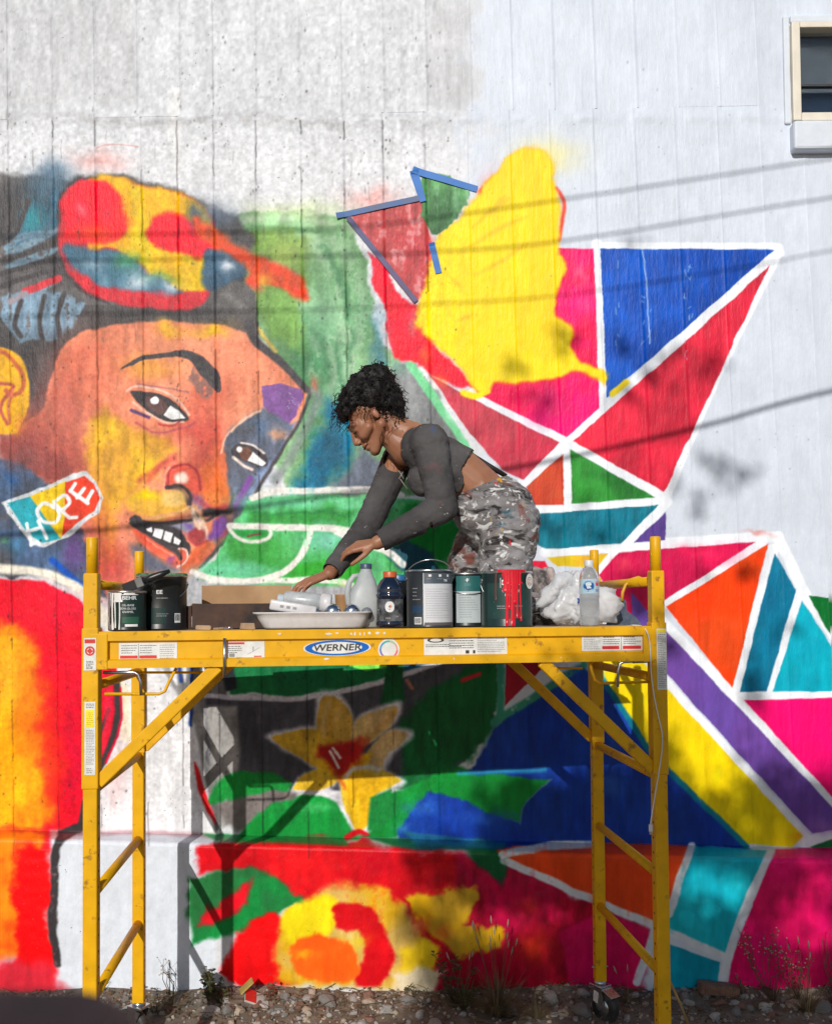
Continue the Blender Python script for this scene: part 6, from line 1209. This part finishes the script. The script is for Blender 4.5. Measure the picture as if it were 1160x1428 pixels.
tr_ = TR.skin('trousers', 0.0052, 3); wrinkle(tr_, 0.0085, 15, (0.6,1,1.9), 1); wrinkle(tr_, 0.0030, 34, (0.5,1,1.8), 5)
wa, wb = A3((710,667,3.54)), A3((634,696,3.54)); wn_ = Vector((-(wb.z-wa.z), 0, (wb.x-wa.x))).normalized(); wn_ = wn_ if wn_.z > 0 else -wn_
cut(tr_, lambda c: (c-wa).dot(wn_) > 0, ((wa, wn_),), 1); n_ = len(tr_.vertices); co = np.empty(n_*3, np.float32); tr_.vertices.foreach_get('co', co); co = co.reshape(-1,3); co[:,2] = np.maximum(co[:,2], 1.602); tr_.vertices.foreach_set('co', co.ravel())
to_ = adopt(tr_, 'trousers', trouser_mat()); sl_ = to_.modifiers.new('cloth', 'SOLIDIFY'); sl_.thickness = 0.006; sl_.offset = 1.0
SHOE = M_('scuffed_shoe', (0.07,0.06,0.058), 0.7, var=0.3, col2=(0.4,0.34,0.32), c2amt=0.8, c2scale=24); SOLE = M_('pale_sole', (0.5,0.42,0.40), 0.7, var=0.2, col2=(0.2,0.15,0.13), c2amt=0.6, c2scale=16)
for yy_, dx in ((3.455, 0), (3.63, -6)):
    S_ = Flesh(); S_.chain([(A3((752+dx,806,yy_)), 0.036), (A3((762+dx,835,yy_)), 0.040), (A3((766+dx,862,yy_)), 0.034)]); S_.cone(A3((744+dx,802,yy_)), 0.034, A3((752+dx,806,yy_)), 0.036); me = S_.skin('shoe', 0.005, 4); wrinkle(me, 0.003, 50, (1,1,1), 2)
    n_ = len(me.vertices); co = np.empty(n_*3, np.float32); me.vertices.foreach_get('co', co); co = co.reshape(-1,3); co[:,2] = np.maximum(co[:,2], 1.602); me.vertices.foreach_set('co', co.ravel()); adopt(me, 'shoe', SHOE)
    S_ = Flesh()
    for k_ in (-1,0,1): S_.chain([(A3((767+dx,796,yy_+0.016*k_)), 0.016), (A3((778+dx,832,yy_+0.020*k_)), 0.014), (A3((780+dx,866,yy_+0.016*k_)), 0.013)])
    me = S_.skin('sole', 0.005, 3); n_ = len(me.vertices); co = np.empty(n_*3, np.float32); me.vertices.foreach_get('co', co); co = co.reshape(-1,3); co[:,2] = np.maximum(co[:,2], 1.602); me.vertices.foreach_set('co', co.ravel()); adopt(me, 'sole', SOLE)
# curly pinned-up hair
HAIR = M_('black_curls', (0.010,0.008,0.0075), 0.6, var=0.3, spec=0.25)
H = Flesh(); LOB = [((517,551,3.54),0.098), ((500,562,3.54),0.080), ((535,562,3.54),0.080), ((543,580,3.54),0.058), ((524,536,3.54),0.078), ((487,572,3.53),0.050)]
for (p_, r_) in LOB: H.ell(A3(p_), (r_, r_*0.92, r_))
hm = H.skin('hair', 0.007, 3); wrinkle(hm, 0.012, 40, (1,1,1), 2)
def hair_cut(c):
    q = hx.transposed() @ (c-E0); return q.x > 0.034 and q.z < 0.060 and True
cut(hm, hair_cut); adopt(hm, 'hair', HAIR)
rr_ = random.Random(4); mb = MB()
def curl(p, d, L, R, turns, rad, n=16):
    d = d.normalized(); a = d.orthogonal().normalized(); b = d.cross(a); ph = rr_.uniform(0, 2*pi); droop = Vector((0,0,-1)); P = []
    for i in range(n+1):
        t = i/n; c_ = p+d*L*t+droop*L*0.35*t*t; P.append(c_+(a*cos(ph+turns*2*pi*t)+b*sin(ph+turns*2*pi*t))*R*(0.4+0.6*t)-WO)
    mb.tube(P, [rad]*n+[rad*0.3], 3, False)
for k_ in range(760):
    p_, r_ = rr_.choice(LOB); d = Vector((rr_.gauss(0,1), rr_.gauss(0,1)-0.5, rr_.gauss(0,1))).normalized(); p = A3(p_)+d*r_*0.93; q = hx.transposed() @ (p-E0)
    if q.x > 0.04 and q.z < 0.062: continue
    if any((p-A3(p2)).length < r2*0.80 for p2, r2 in LOB): continue
    curl(p, d+Vector((rr_.gauss(0,0.6), rr_.gauss(0,0.6), rr_.gauss(0,0.6))), rr_.uniform(0.018,0.038), rr_.uniform(0.004,0.008), rr_.uniform(1,2.2), rr_.uniform(0.0010,0.0019))
for px, py, yy_, L in ((474,560,3.50,0.09),(470,572,3.52,0.085),(478,583,3.50,0.07),(484,590,3.49,0.07),(492,590,3.48,0.05),(468,580,3.55,0.07),(536,598,3.47,0.06),(546,596,3.48,0.06),(552,590,3.5,0.06),(465,550,3.55,0.06)):
    for _ in range(2): curl(A3((px+rr_.uniform(-5,5), py+rr_.uniform(-5,5), yy_)), Vector((rr_.uniform(-0.5,0.2), rr_.uniform(-0.4,0.1), -0.6)), L*rr_.uniform(0.5,0.9), rr_.uniform(0.004,0.008), rr_.uniform(1,2.4), 0.0011, 20)
hc = mb.build('hair_curls', HAIR, woman); hc['kind'] = 'stuff'

# ------------------------------------------------------------------ ground
def axis(a, b, st, far):
    m_ = list(np.arange(a, b, st)); o = []; d = st
    while m_[0]-d > -far: m_.insert(0, m_[0]-d); d *= 1.5
    m_.insert(0, -far); d = st
    while m_[-1]+d < far: m_.append(m_[-1]+d); d *= 1.5
    m_.append(far); return np.array(m_)
GXa, GYa = axis(-2.4, 2.4, 0.025, 1500), axis(3.0, 4.25, 0.025, 1500)
def gz(x, y):
    base = np.interp(y, [2.8,3.7,4.14], [-0.05,-0.05,-0.018]); k = np.exp(-((np.abs(x)/3.5)**4))*np.exp(-(((y-3.8)/1.6)**4))
    return base-0.012*(1-k)+k*(0.012*wn(x,y,0.16,21)+0.010*wn(x,y,0.06,22)+0.05*np.clip((y-4.0)/0.14,0,1)*(0.35+wn(x,y,0.35,23)))
X, Y = np.meshgrid(GXa, GYa); Z = gz(X, Y)
nr, nc = X.shape; idx = np.arange(nr*nc).reshape(nr,nc); q = np.stack([idx[:-1,:-1], idx[:-1,1:], idx[1:,1:], idx[1:,:-1]], -1).reshape(-1,4)
DIRT = M_('dry_dirt', (0.20,0.165,0.13), 0.95, var=0.35, vscale=25, bump=0.9, bscale=60, col2=(0.17,0.14,0.11), c2amt=0.6, c2scale=12, spec=0.1)
ground = mk('ground', np.stack([X,Y,Z],-1).reshape(-1,3), q.tolist(), DIRT, None, True); tag(ground, 'dry stony dirt strewn with rubble along the foot of the wall', None, None, 'structure')
def gh(x, y): return float(gz(np.array([x]), np.array([y]))[0])
def gpx(px, y):
    """ground point below this picture column at distance y"""
    x = (px-580)/FPX*y+0.004*y; return Vector((x, y, gh(x, y)))
ST = [M_('grey_stone', (0.36,0.34,0.315), 0.9, var=0.25, vscale=40, bump=0.5, bscale=90), M_('tan_stone', (0.42,0.34,0.26), 0.9, var=0.3, vscale=40, bump=0.5, bscale=90), M_('dark_stone', (0.20,0.185,0.17), 0.9, var=0.3, vscale=40, bump=0.5, bscale=90), M_('red_stone', (0.22,0.12,0.085), 0.9, var=0.3, vscale=40, bump=0.5, bscale=90)]
def rock_mesh(seed, sub=2):
    bm = bmesh.new(); bmesh.ops.create_icosphere(bm, subdivisions=sub, radius=1.0); r = random.Random(seed); pl = [(Vector((r.gauss(0,1), r.gauss(0,1), r.gauss(0,1))).normalized(), r.uniform(0.5,0.85)) for _ in range(9)]
    for v in bm.verts:
        for (n, d) in pl:
            k = v.co.dot(n)-d
            if k > 0: v.co -= n*k*0.92
        v.co *= 1+0.12*mnoise.noise(v.co*1.7+Vector((seed,0,0)))
    bm.to_mesh(me := bpy.data.meshes.new('stone')); bm.free(); return me
RK = []
for i in range(12): me = rock_mesh(i*3.7+1, 2); me.materials.append(ST[i % 4]); RK.append(me)
rk = random.Random(21)
def stone(x, y, s, me=None, up=0.0, tilt=True):
    o = bpy.data.objects.new('stone', me or rk.choice(RK)); COL.objects.link(o); o.parent = ground; fl = rk.uniform(0.5,0.85)
    o.location = (x, y, gh(x,y)+s*fl*0.30+up); o.scale = (s*rk.uniform(0.85,1.35), s*rk.uniform(0.8,1.1), s*fl); o.rotation_euler = (rk.uniform(-0.3,0.3), rk.uniform(-0.3,0.3), rk.uniform(0,6.3)); return o
for px, y, s, mi in ((597,3.83,0.045,0),(755,4.02,0.040,0),(800,4.05,0.038,4),(826,3.95,0.045,8),(800,3.92,0.05,2),(1092,3.98,0.040,1),(985,4.00,0.038,3),(905,4.02,0.03,0),(450,4.03,0.05,2),(410,4.0,0.03,3),(500,4.02,0.028,1),(530,3.95,0.03,0),(485,3.95,0.026,4),(420,3.94,0.028,1),(560,4.02,0.035,2),(350,4.0,0.03,3),(390,4.05,0.028,2),(940,4.04,0.032,2),(870,4.06,0.025,0),(1010,3.93,0.03,2),(1130,3.95,0.04,2),(1050,3.95,0.03,0),(700,3.95,0.04,2),(310,3.95,0.03,2),(640,4.0,0.035,2),(575,3.92,0.028,0),(505,3.88,0.03,3)):
    p = gpx(px, y); stone(p.x, p.y, s, RK[mi])
for i in range(240):
    x = rk.uniform(-1.95,2.0); y = 4.10-abs(rk.gauss(0,0.17)); 
    if y < 3.55: continue
    stone(x, y, min(0.034, 0.010+abs(rk.gauss(0,0.009))))
# gravel between the stones, and dead leaves and twigs
mb = MB(); tmp = bmesh.new(); bmesh.ops.create_icosphere(tmp, subdivisions=1, radius=1); tv = [v.co.copy() for v in tmp.verts]; tf = [tuple(v.index for v in f.verts) for f in tmp.faces]; tmp.free()
def gravel(n, mat, smin, smax, seed):
    r = random.Random(seed); V = []; Fc = []
    for i in range(n):
        x = r.uniform(-2.1,2.1); y = 4.13-abs(r.gauss(0,0.22)); s = r.uniform(smin,smax); z = gh(x,y)+s*0.2; q = Matrix.Rotation(r.uniform(0,6),3,'Z') @ Matrix.Rotation(r.uniform(0,6),3,'X') @ Matrix.Diagonal((s*r.uniform(0.7,1.4), s, s*r.uniform(0.45,0.9))); n0 = len(V)
        V += [q @ (v*r.uniform(0.8,1.15))+Vector((x,y,z)) for v in tv]; Fc += [tuple(k+n0 for k in f) for f in tf]
    o = mk('gravel', V, Fc, mat); tag(o, None, None, None, 'stuff'); o.parent = ground
for i, m_ in enumerate(ST): gravel(520, m_, 0.003, 0.011, 50+i)
LEAFD = M_('dead_leaf', (0.13,0.080,0.040), 0.9, var=0.45, vscale=8); r = random.Random(77); V = []; Fc = []
for i in range(1500):
    x = r.uniform(-2.1,2.1); y = 4.13-abs(r.gauss(0,0.17)); s = r.uniform(0.006,0.018); M0 = Matrix.Translation((x,y,gh(x,y)+0.006+r.uniform(0,0.012))) @ Matrix.Rotation(r.uniform(0,6.3),4,'Z') @ Matrix.Rotation(r.uniform(-0.9,0.9),4,'X'); n0 = len(V)
    V += [M0 @ Vector(p) for p in ((-s,0,0),(0,-s*0.4,s*0.25),(s,0,0.2*s),(0,s*0.4,s*0.25))]; Fc += [(n0,n0+1,n0+2),(n0,n0+2,n0+3)]
o = mk('leaf_litter', V, Fc, LEAFD); o.parent = ground; o['kind'] = 'stuff'
mb = MB()
for i in range(260):
    x = r.uniform(-2.1,2.1); y = 4.12-abs(r.gauss(0,0.15)); a = r.uniform(0,6.3); L = r.uniform(0.03,0.14); z = gh(x,y)+0.012; mb.tube([(x,y,z),(x+cos(a)*L/2,y+sin(a)*L/2*0.5,z+r.uniform(0,0.02)),(x+cos(a+0.3)*L,y+sin(a+0.3)*L*0.5,z+r.uniform(-0.005,0.03))], 0.0014, 4)
o = mb.build('twigs', M_('dry_twig', (0.16,0.11,0.07), 0.9, var=0.4), ground); o['kind'] = 'stuff'
# loose rubble with a character of its own
p = gpx(986, 4.06); o = empty('ribbed_brick', p+Vector((0,0,0.02)), 0.08, 'ribbed brown brick lying at the wall under the cyan paint', 'brick'); o.rotation_euler = (0, 0.12, 0.06)
MB().box((-0.085,-0.03,-0.012),(0.085,0.03,0.030), None, 0.004).build('core', ST[3], o)
for k_ in range(15): MB().box((-0.080+k_*0.011,-0.0335,-0.010),(-0.0735+k_*0.011,-0.0295,0.029), None, 0.001).build('rib', ST[3], o)
p = gpx(350, 4.02); o = empty('crushed_carton', p+Vector((0,0,0.018)), 0.3, 'flattened red and white carton lying on the rubble', 'carton'); CRT = M_('carton_white', (0.5,0.47,0.44), 0.7, var=0.2); MB().box((-0.055,-0.035,0),(0.055,0.035,0.012), Matrix.Rotation(0.42,4,'Y') @ Matrix.Rotation(0.35,4,'X'), 0.003).build('panel', CRT, o); MB().box((-0.055,-0.036,0.0125),(-0.005,0.036,0.0135), Matrix.Rotation(0.42,4,'Y') @ Matrix.Rotation(0.35,4,'X')).build('print', REDP, o)
MB().box((-0.02,-0.03,-0.002),(0.05,0.03,0.004), Matrix.Translation((-0.05,0.01,0.05)) @ Matrix.Rotation(-0.7,4,'Y'), 0.002).build('flap', M_('carton_yellow', (0.42,0.32,0.08), 0.7, var=0.3), o)
p0, p1 = gpx(946, 3.80), at(932, 1365, 3.86); mb = MB(); mb.tube([p0, p0.lerp(p1,0.5)+Vector((0.004,0,0)), p1], [0.006,0.0055,0.005], 8); o = mb.build('wooden_stake', M_('weathered_stake', (0.36,0.22,0.08), 0.8, var=0.3)); tag(o, 'thin tan stick leaning beside the foot of the scaffold', 'stick')

# ------------------------------------------------------------------ weeds
STRAW = M_('dry_grass', (0.22,0.165,0.085), 0.85, var=0.35, vscale=5, col2=(0.10,0.085,0.045), c2amt=0.8, c2scale=9); OLIVE = M_('olive_weed', (0.075,0.085,0.028), 0.8, var=0.4, vscale=9); WGRN = M_('green_weed', (0.07,0.10,0.03), 0.7, var=0.4, vscale=12, col2=(0.16,0.10,0.03), c2amt=0.7, c2scale=18); STEM = M_('brown_stem', (0.11,0.075,0.042), 0.9, var=0.3); SEED = M_('pale_seed_head', (0.36,0.30,0.20), 0.9, var=0.3); WFL = M_('white_blossom', (0.42,0.36,0.22), 0.8)
def blade(V, Fc, p, d, L, w, droop, n=5, r=random):
    d = Vector(d).normalized(); sd_ = d.cross(Vector((0,0,1))); sd_ = sd_.normalized() if sd_.length > 1e-3 else Vector((1,0,0)); sd_ = (sd_*cos(0.6)+Vector((0.5,0.2,0))*sin(0.6)).normalized(); n0 = len(V)
    for i in range(n+1):
        t = i/n; c = p+d*L*t+Vector((d.x*0.5,d.y*0.5,-1))*droop*L*t*t; ww = w*(1-t)**0.7; V += [c-sd_*ww, c+sd_*ww]
    Fc += [(n0+2*i, n0+2*i+1, n0+2*i+3, n0+2*i+2) for i in range(n)]
def tuft(px, y, h, n, spread, label, mat, seeds=0, group=None, seed=1, w=0.0022):
    r = random.Random(seed); p = gpx(px, y); o = empty('grass_tuft', p, 0, label, 'grass', group); V = []; Fc = []
    for i in range(n):
        a = r.uniform(0,6.3); lean_ = abs(r.gauss(0,spread)); d = Vector((cos(a)*lean_, sin(a)*lean_*0.6, 1)); blade(V, Fc, Vector((cos(a)*0.02*r.random(), sin(a)*0.015*r.random(), -0.01)), d, h*r.uniform(0.4,1.0), w*r.uniform(0.6,1.3), r.uniform(0.1,0.7), 6)
    me = mk('blades', V, Fc, mat, o)
    for k_ in range(seeds):
        a = r.uniform(-0.7,0.7); b = Vector((a*0.5, r.uniform(-0.15,0.1), 1)).normalized()*h*r.uniform(1.0,1.45); st_ = MB(); st_.tube([(0,0,0), b*0.5+Vector((0,0,0.01)), b, b+Vector((a*0.03,0,0.035))], [0.0012,0.001,0.0008,0.0005], 4); st_.build('stalk', STEM, o); sh = MB(); sh.tube([b, b+Vector((a*0.012,0,0.016)), b+Vector((a*0.02,0,0.034))], [0.0016,0.0038,0.0012], 5); sh.build('seed_head', SEED, o)
    return o
tuft(682, 3.92, 0.27, 320, 0.7, 'big dry grass tuft with tall seed stalks under the yellow paint', STRAW, 12, None, 3)
tuft(636, 3.98, 0.19, 190, 0.7, 'smaller dark dry tuft growing against the big grass tuft', OLIVE, 3, None, 5)
tuft(735, 3.88, 0.18, 120, 0.7, 'low straw tuft between the big grass tuft and the caster', STRAW, 0, None, 6)
tuft(1108, 3.93, 0.20, 120, 0.6, 'dry tuft beside the white-flowered weed', STRAW, 4, None, 7)
tuft(1150, 3.98, 0.17, 90, 0.7, 'straw tuft under the magenta paint beyond the white-flowered weed', STRAW, 2, None, 8)
tuft(232, 3.98, 0.12, 90, 0.8, 'short dry tuft next to the left scaffold caster', STRAW, 2, None, 9)
tuft(470, 4.02, 0.06, 40, 0.8, 'tiny dry tuft on the rubble under the red rose', STRAW, 0, None, 10); tuft(860, 4.02, 0.10, 50, 0.8, 'thin dry tuft behind the right caster', STRAW, 2, None, 11)
def weed(px, y, h, nst, label, leafm, lw, nl, flowers=0, seed=1, spread=0.35, name='weed'):
    r = random.Random(seed); p = gpx(px, y); o = empty(name, p, 0, label, 'weed')
    for k_ in range(nst):
        a = r.uniform(0,6.3); ln = r.uniform(0.1,spread); top_ = Vector((cos(a)*ln*h, sin(a)*ln*h*0.5, h*r.uniform(0.6,1.0))); bend = Vector((r.uniform(-0.03,0.03), 0, 0)); P = [Vector((0,0,-0.01)), top_*0.5+bend, top_]
        MB().tube(P, [0.0022,0.0016,0.0008], 5).build('stem', STEM, o); V = []; Fc = []
        for j in range(nl):
            t = r.uniform(0.15,1.0); c = P[0].lerp(P[1], t*2) if t < 0.5 else P[1].lerp(P[2], t*2-1); b = r.uniform(0,6.3); d = Vector((cos(b), sin(b)*0.8, r.uniform(0.0,0.9))).normalized(); L = lw*r.uniform(0.6,1.3); s_ = d.cross(Vector((0,0,1))).normalized()*L*0.30; n0 = len(V); dr = Vector((0,0,-0.25*L))
            V += [c, c+d*L*0.45-s_, c+d*L+dr, c+d*L*0.45+s_]; Fc += [(n0,n0+1,n0+2),(n0,n0+2,n0+3)]
        if nl: mk('leaves', V, Fc, leafm, o)
        for j in range(flowers):
            t = r.uniform(0.6,1.0); c = P[1].lerp(P[2], t*2-1 if t > 0.5 else 0)+Vector((r.uniform(-0.03,0.03), r.uniform(-0.02,0.02), r.uniform(0,0.03))); q = MB(); q.tube([P[1].lerp(P[2],0.6), c], 0.0006, 4); q.build('flower_stalk', STEM, o); q = MB(); n_ = 6; q.add([c+Vector((cos(2*pi*i/n_)*0.0038, -0.0015, sin(2*pi*i/n_)*0.0034)) for i in range(n_)]+[c+Vector((0,-0.005,0))], [(i,(i+1)%n_,n_) for i in range(n_)]); q.build('flower', WFL, o)
    return o
weed(284, 4.04, 0.15, 9, 'leafy green weed with reddish tips at the wall by the shadow', WGRN, 0.030, 14, 0, 4); weed(300, 4.02, 0.10, 6, 'low bushy weed beside the reddish-tipped green weed', OLIVE, 0.026, 14, 0, 14)
weed(372, 4.05, 0.07, 5, 'small reddish weed sprouting beside the flattened carton', M_('red_weed', (0.22,0.05,0.03), 0.7, var=0.3), 0.02, 8, 0, 6)
weed(1062, 4.00, 0.33, 9, 'tall thin weed with tiny pale flowers before the magenta paint', OLIVE, 0.016, 5, 6, 7, 0.5); weed(1096, 4.02, 0.24, 7, 'half-dry sprawling weed by the tall flowered weed', STRAW, 0.018, 10, 2, 17, 0.6)
weed(622, 4.03, 0.24, 8, 'brown leafy weed leaning before the yellow paint', M_('brown_weed', (0.11,0.075,0.035), 0.8, var=0.4), 0.034, 10, 0, 8, 0.5); weed(236, 4.06, 0.20, 4, 'bare wispy weed against the white plinth', STEM, 0.010, 3, 3, 9, 0.5); weed(1150, 4.03, 0.30, 3, 'slender red-stemmed weed under the magenta paint', OLIVE, 0.014, 4, 0, 12, 0.25); weed(1010, 4.05, 0.09, 5, 'low dry weed next to the ribbed brick', STRAW, 0.02, 8, 0, 13)
weed(560, 4.06, 0.06, 5, 'tiny brown weed at the wall below the yellow rose', OLIVE, 0.016, 7, 0, 15); weed(210, 3.94, 0.10, 6, 'dry tangle of leaves around the left caster', STRAW, 0.024, 10, 0, 16, 0.7)

# ------------------------------------------------------------------ masking tape on the wall
def tape(pts, w0, w1, mat, label):
    P = [on_wall(*cv([q], 'f')[0], 0.0065) for q in pts]; a, b = P[0], P[-1]; d = (b-a).normalized(); n = Vector((d.z,0,-d.x)).normalized(); V = []; k = 10
    for i in range(k+1):
        t = i/k; c = a.lerp(b, t)+Vector((0, 0.0012*sin(9*t)-(0.006*(1-t*6)**2 if t < 0.16 else 0), 0)); w = (w0+(w1-w0)*t)/2*FPX**0; ww = w*WD/FPX; V += [c-n*ww+Vector((0,0,random.uniform(-1,1)*0.0006)), c+n*ww]
    o = mk('masking_tape', V, [(2*i,2*i+2,2*i+3,2*i+1) for i in range(k)], mat); tag(o, label, 'tape'); sol = o.modifiers.new('thickness','SOLIDIFY'); sol.thickness = 0.0004; return o
BT = M_('blue_masking_tape', (0.035,0.17,0.52), 0.6, var=0.12, bump=0.2); GT = M_('greyed_blue_tape', (0.09,0.13,0.24), 0.6, var=0.25, col2=(0.17,0.07,0.08), c2amt=0.5, c2scale=22)
tape([(80,306),(230,274),(402,236)], 8, 8, M_('half_painted_tape', (0.05,0.14,0.36), 0.6, var=0.2, col2=(0.13,0.12,0.15), c2amt=0.7, c2scale=7), 'blue-grey tape strip along the top of the dull red triangle'); tape([(125,312),(388,636)], 8, 7, M_('violet_tape', (0.10,0.075,0.16), 0.6, var=0.3, col2=(0.05,0.10,0.25), c2amt=0.5), 'violet-stained tape strip down the side of the dull red triangle')
tape([(446,410),(474,526)], 9, 9, BT, 'short bright blue tape end hanging over the yellow paint'); tape([(378,132),(414,250)], 12, 9, BT, 'blue tape strip running down beside the green patch'); tape([(374,128),(622,202)], 10, 9, BT, 'blue tape strip across the top of the green patch')

# ------------------------------------------------------------------ overhead lines behind the camera
DLY = 1.2
WOOD = M_('weathered_pole', (0.13,0.09,0.06), 0.9, var=0.3)
CABM = M_('black_cable', (0.015,0.015,0.015), 0.6)
def cable(pts, r, label, ya=DLY):
    P = []
    for q in pts: w = on_wall(*q); t = (w.y-ya)/SUN.y; P.append(w-SUN*t)
    P.sort(key=lambda v: v.x); a = (P[1]-P[0]); b = (P[-1]-P[-2]); a = a/a.x; b = b/b.x
    L = P[0]+a*(-14-P[0].x); L.y = ya-0.5; R = P[-1]+b*(14-P[-1].x); R.y = ya+0.3; L.z = min(max(L.z,3.0),6.8); R.z = min(max(R.z,3.0),6.8)
    S2 = [L]+[L.lerp(P[0],t)+Vector((0,0,-0.25*t*(1-t))) for t in (0.3,0.6,0.85)]+P+[P[-1].lerp(R,t)+Vector((0,0,-0.25*t*(1-t))) for t in (0.15,0.4,0.7)]+[R]
    sp = smooth_pts(np.array([tuple(v) for v in S2]), False, 5); mb = MB(); mb.tube([Vector(v) for v in sp], r, 8); o = mb.build('overhead_cable', CABM); tag(o, label, 'cable')
cable([(1150,222),(790,277),(610,303),(440,320),(100,328),(0,330)], 0.0055, 'highest thin overhead cable strung above the camera'); cable([(1160,275),(790,335),(610,351),(450,357),(200,362),(0,366)], 0.0055, 'second thin overhead cable just below the highest one'); cable([(1160,349),(1075,366),(790,411),(600,424),(430,432),(0,442)], 0.0042, 'third thin overhead cable under the other thin ones'); cable([(1160,545),(1000,589),(850,625),(700,655),(360,706),(150,738),(0,747)], 0.0108, 'thick overhead cable hanging lowest of the lines')
for x, lab in ((-14.0,'weathered wooden utility pole at the far left end of the cables'), (14.0,'weathered wooden utility pole at the far right end of the cables')):
    o = empty('utility_pole', (x, 0.9, -0.06), 0, lab, 'pole'); MB().tube([(0,0,0),(0,0,7.4)], [0.15,0.11], 14).build('shaft', WOOD, o); MB().box((-0.06,-1.0,6.7),(0.06,1.0,6.82), None, 0.01).build('crossarm', WOOD, o)

# ------------------------------------------------------------------ tree behind the camera whose shade falls over one side of the wall
TR_L = M_('tree_leaf', (0.05,0.09,0.025), 0.6, var=0.3); BARK = M_('tree_bark', (0.11,0.08,0.06), 0.9, var=0.3, bump=0.6, bscale=30)
tree = empty('street_tree', (2.6,-3.4,-0.06), 0, 'leafy broad street tree standing behind the camera', 'tree'); TO = tree.location.copy(); rt = random.Random(12)
CL = []
DAP = [(1142,1226,22),(1122,1300,36),(966,1228,22),(1012,1242,22),(790,1280,28),(748,1322,20),(870,1330,14),(1095,1390,30),(780,1398,26),(690,1275,16),(1010,840,60),(1090,1020,70),(985,1060,30),(960,960,24),(1060,900,40)]
def shade(px, py, rad, dist):
    w = on_wall(px, py); CL.append((w-SUN*(dist/SUN.y), rad))
n_try = 0
while len(CL) < 340 and n_try < 6000:
    n_try += 1; px = rt.uniform(590,1330); py = rt.uniform(930,1560)
    if py < 1180-(px-590)*0.42: continue
    if py < 1120 and rt.random() < 0.45: continue
    if px < 700 and py < 1330 and rt.random() < 0.7: continue
    if any(math.hypot(px-a, py-b) < c+16 for a, b, c in DAP): continue
    shade(px, py, rt.uniform(0.08,0.15), rt.uniform(6.4,8.2))
for k_ in range(22): shade(rt.uniform(-100,700), rt.uniform(1455,1620), rt.uniform(0.10,0.18), rt.uniform(6.4,8.0))
for px, py, rd in ((882,336,0.035),(985,497,0.045),(1000,508,0.04),(870,480,0.04),(905,520,0.07),(880,545,0.06),(930,500,0.05),(1000,652,0.05),(1014,672,0.05),(972,700,0.05),(1050,660,0.04),(940,668,0.035),(985,635,0.03),(716,512,0.05),(775,465,0.05),(790,480,0.04),(750,570,0.06),(1045,790,0.05),(1050,960,0.06),(1060,975,0.05),(840,740,0.05),(770,735,0.05),(850,560,0.04),(820,700,0.03),(975,810,0.06),(900,830,0.08),(870,825,0.06),(930,900,0.05),(1085,880,0.06),(1050,940,0.05)): shade(px, py, rd, rt.uniform(6.2,7.6))
V = []; Fc = []
for (c, rad) in CL:
    nl = int((125 if rad >= 0.08 and c.z < 5.2 else 34)*(rad/0.12)**1.6)+4
    for i in range(nl):
        d = Vector((rt.gauss(0,1), rt.gauss(0,1), rt.gauss(0,1))); p = c+d*rad*0.55-TO; L = rt.uniform(0.035,0.065); a = Vector((rt.gauss(0,1), rt.gauss(0,1), rt.gauss(0,1)-0.5)).normalized(); s_ = a.orthogonal().normalized()*L*0.42; n0 = len(V); V += [p, p+a*L*0.5-s_, p+a*L, p+a*L*0.5+s_]; Fc += [(n0,n0+1,n0+2,n0+3)]
cr = mk('crown', V, Fc, TR_L, tree)
cc = sum((c for c, _ in CL), Vector())/len(CL); tp = Vector((2.5,-3.35,2.6)); mb = MB(); mb.tube([Vector((0,0,-0.05)), Vector((-0.03,0.02,1.2)), tp-TO], [0.20,0.15,0.12], 12); mb.build('trunk', BARK, tree)
for k_ in range(9):
    c, rad = CL[int(k_*len(CL)/9.3)]; m1 = tp.lerp(c,0.55)+Vector((0,0,0.35)); mb = MB(); mb.tube([tp-TO-Vector((0,0,0.05)), m1-TO, c-TO], [0.05,0.025,0.008], 8); mb.build('branch', BARK, tree)

# ------------------------------------------------------------------ dark post close to the camera, out of focus
o = empty('wooden_post', (-0.171, 0.345, -0.074), 0, 'dark brown rounded wooden post top, out of focus close to the camera', 'post')
loft([(0,0.058,0.05,6,0,0),(1.56,0.058,0.05,6,0,0),(1.580,0.056,0.048,6,0,0),(1.588,0.048,0.040,5,0,0)], 28).build('shaft', M_('dark_brown_post', (0.15,0.085,0.075), 0.8, var=0.2, vscale=30), o)
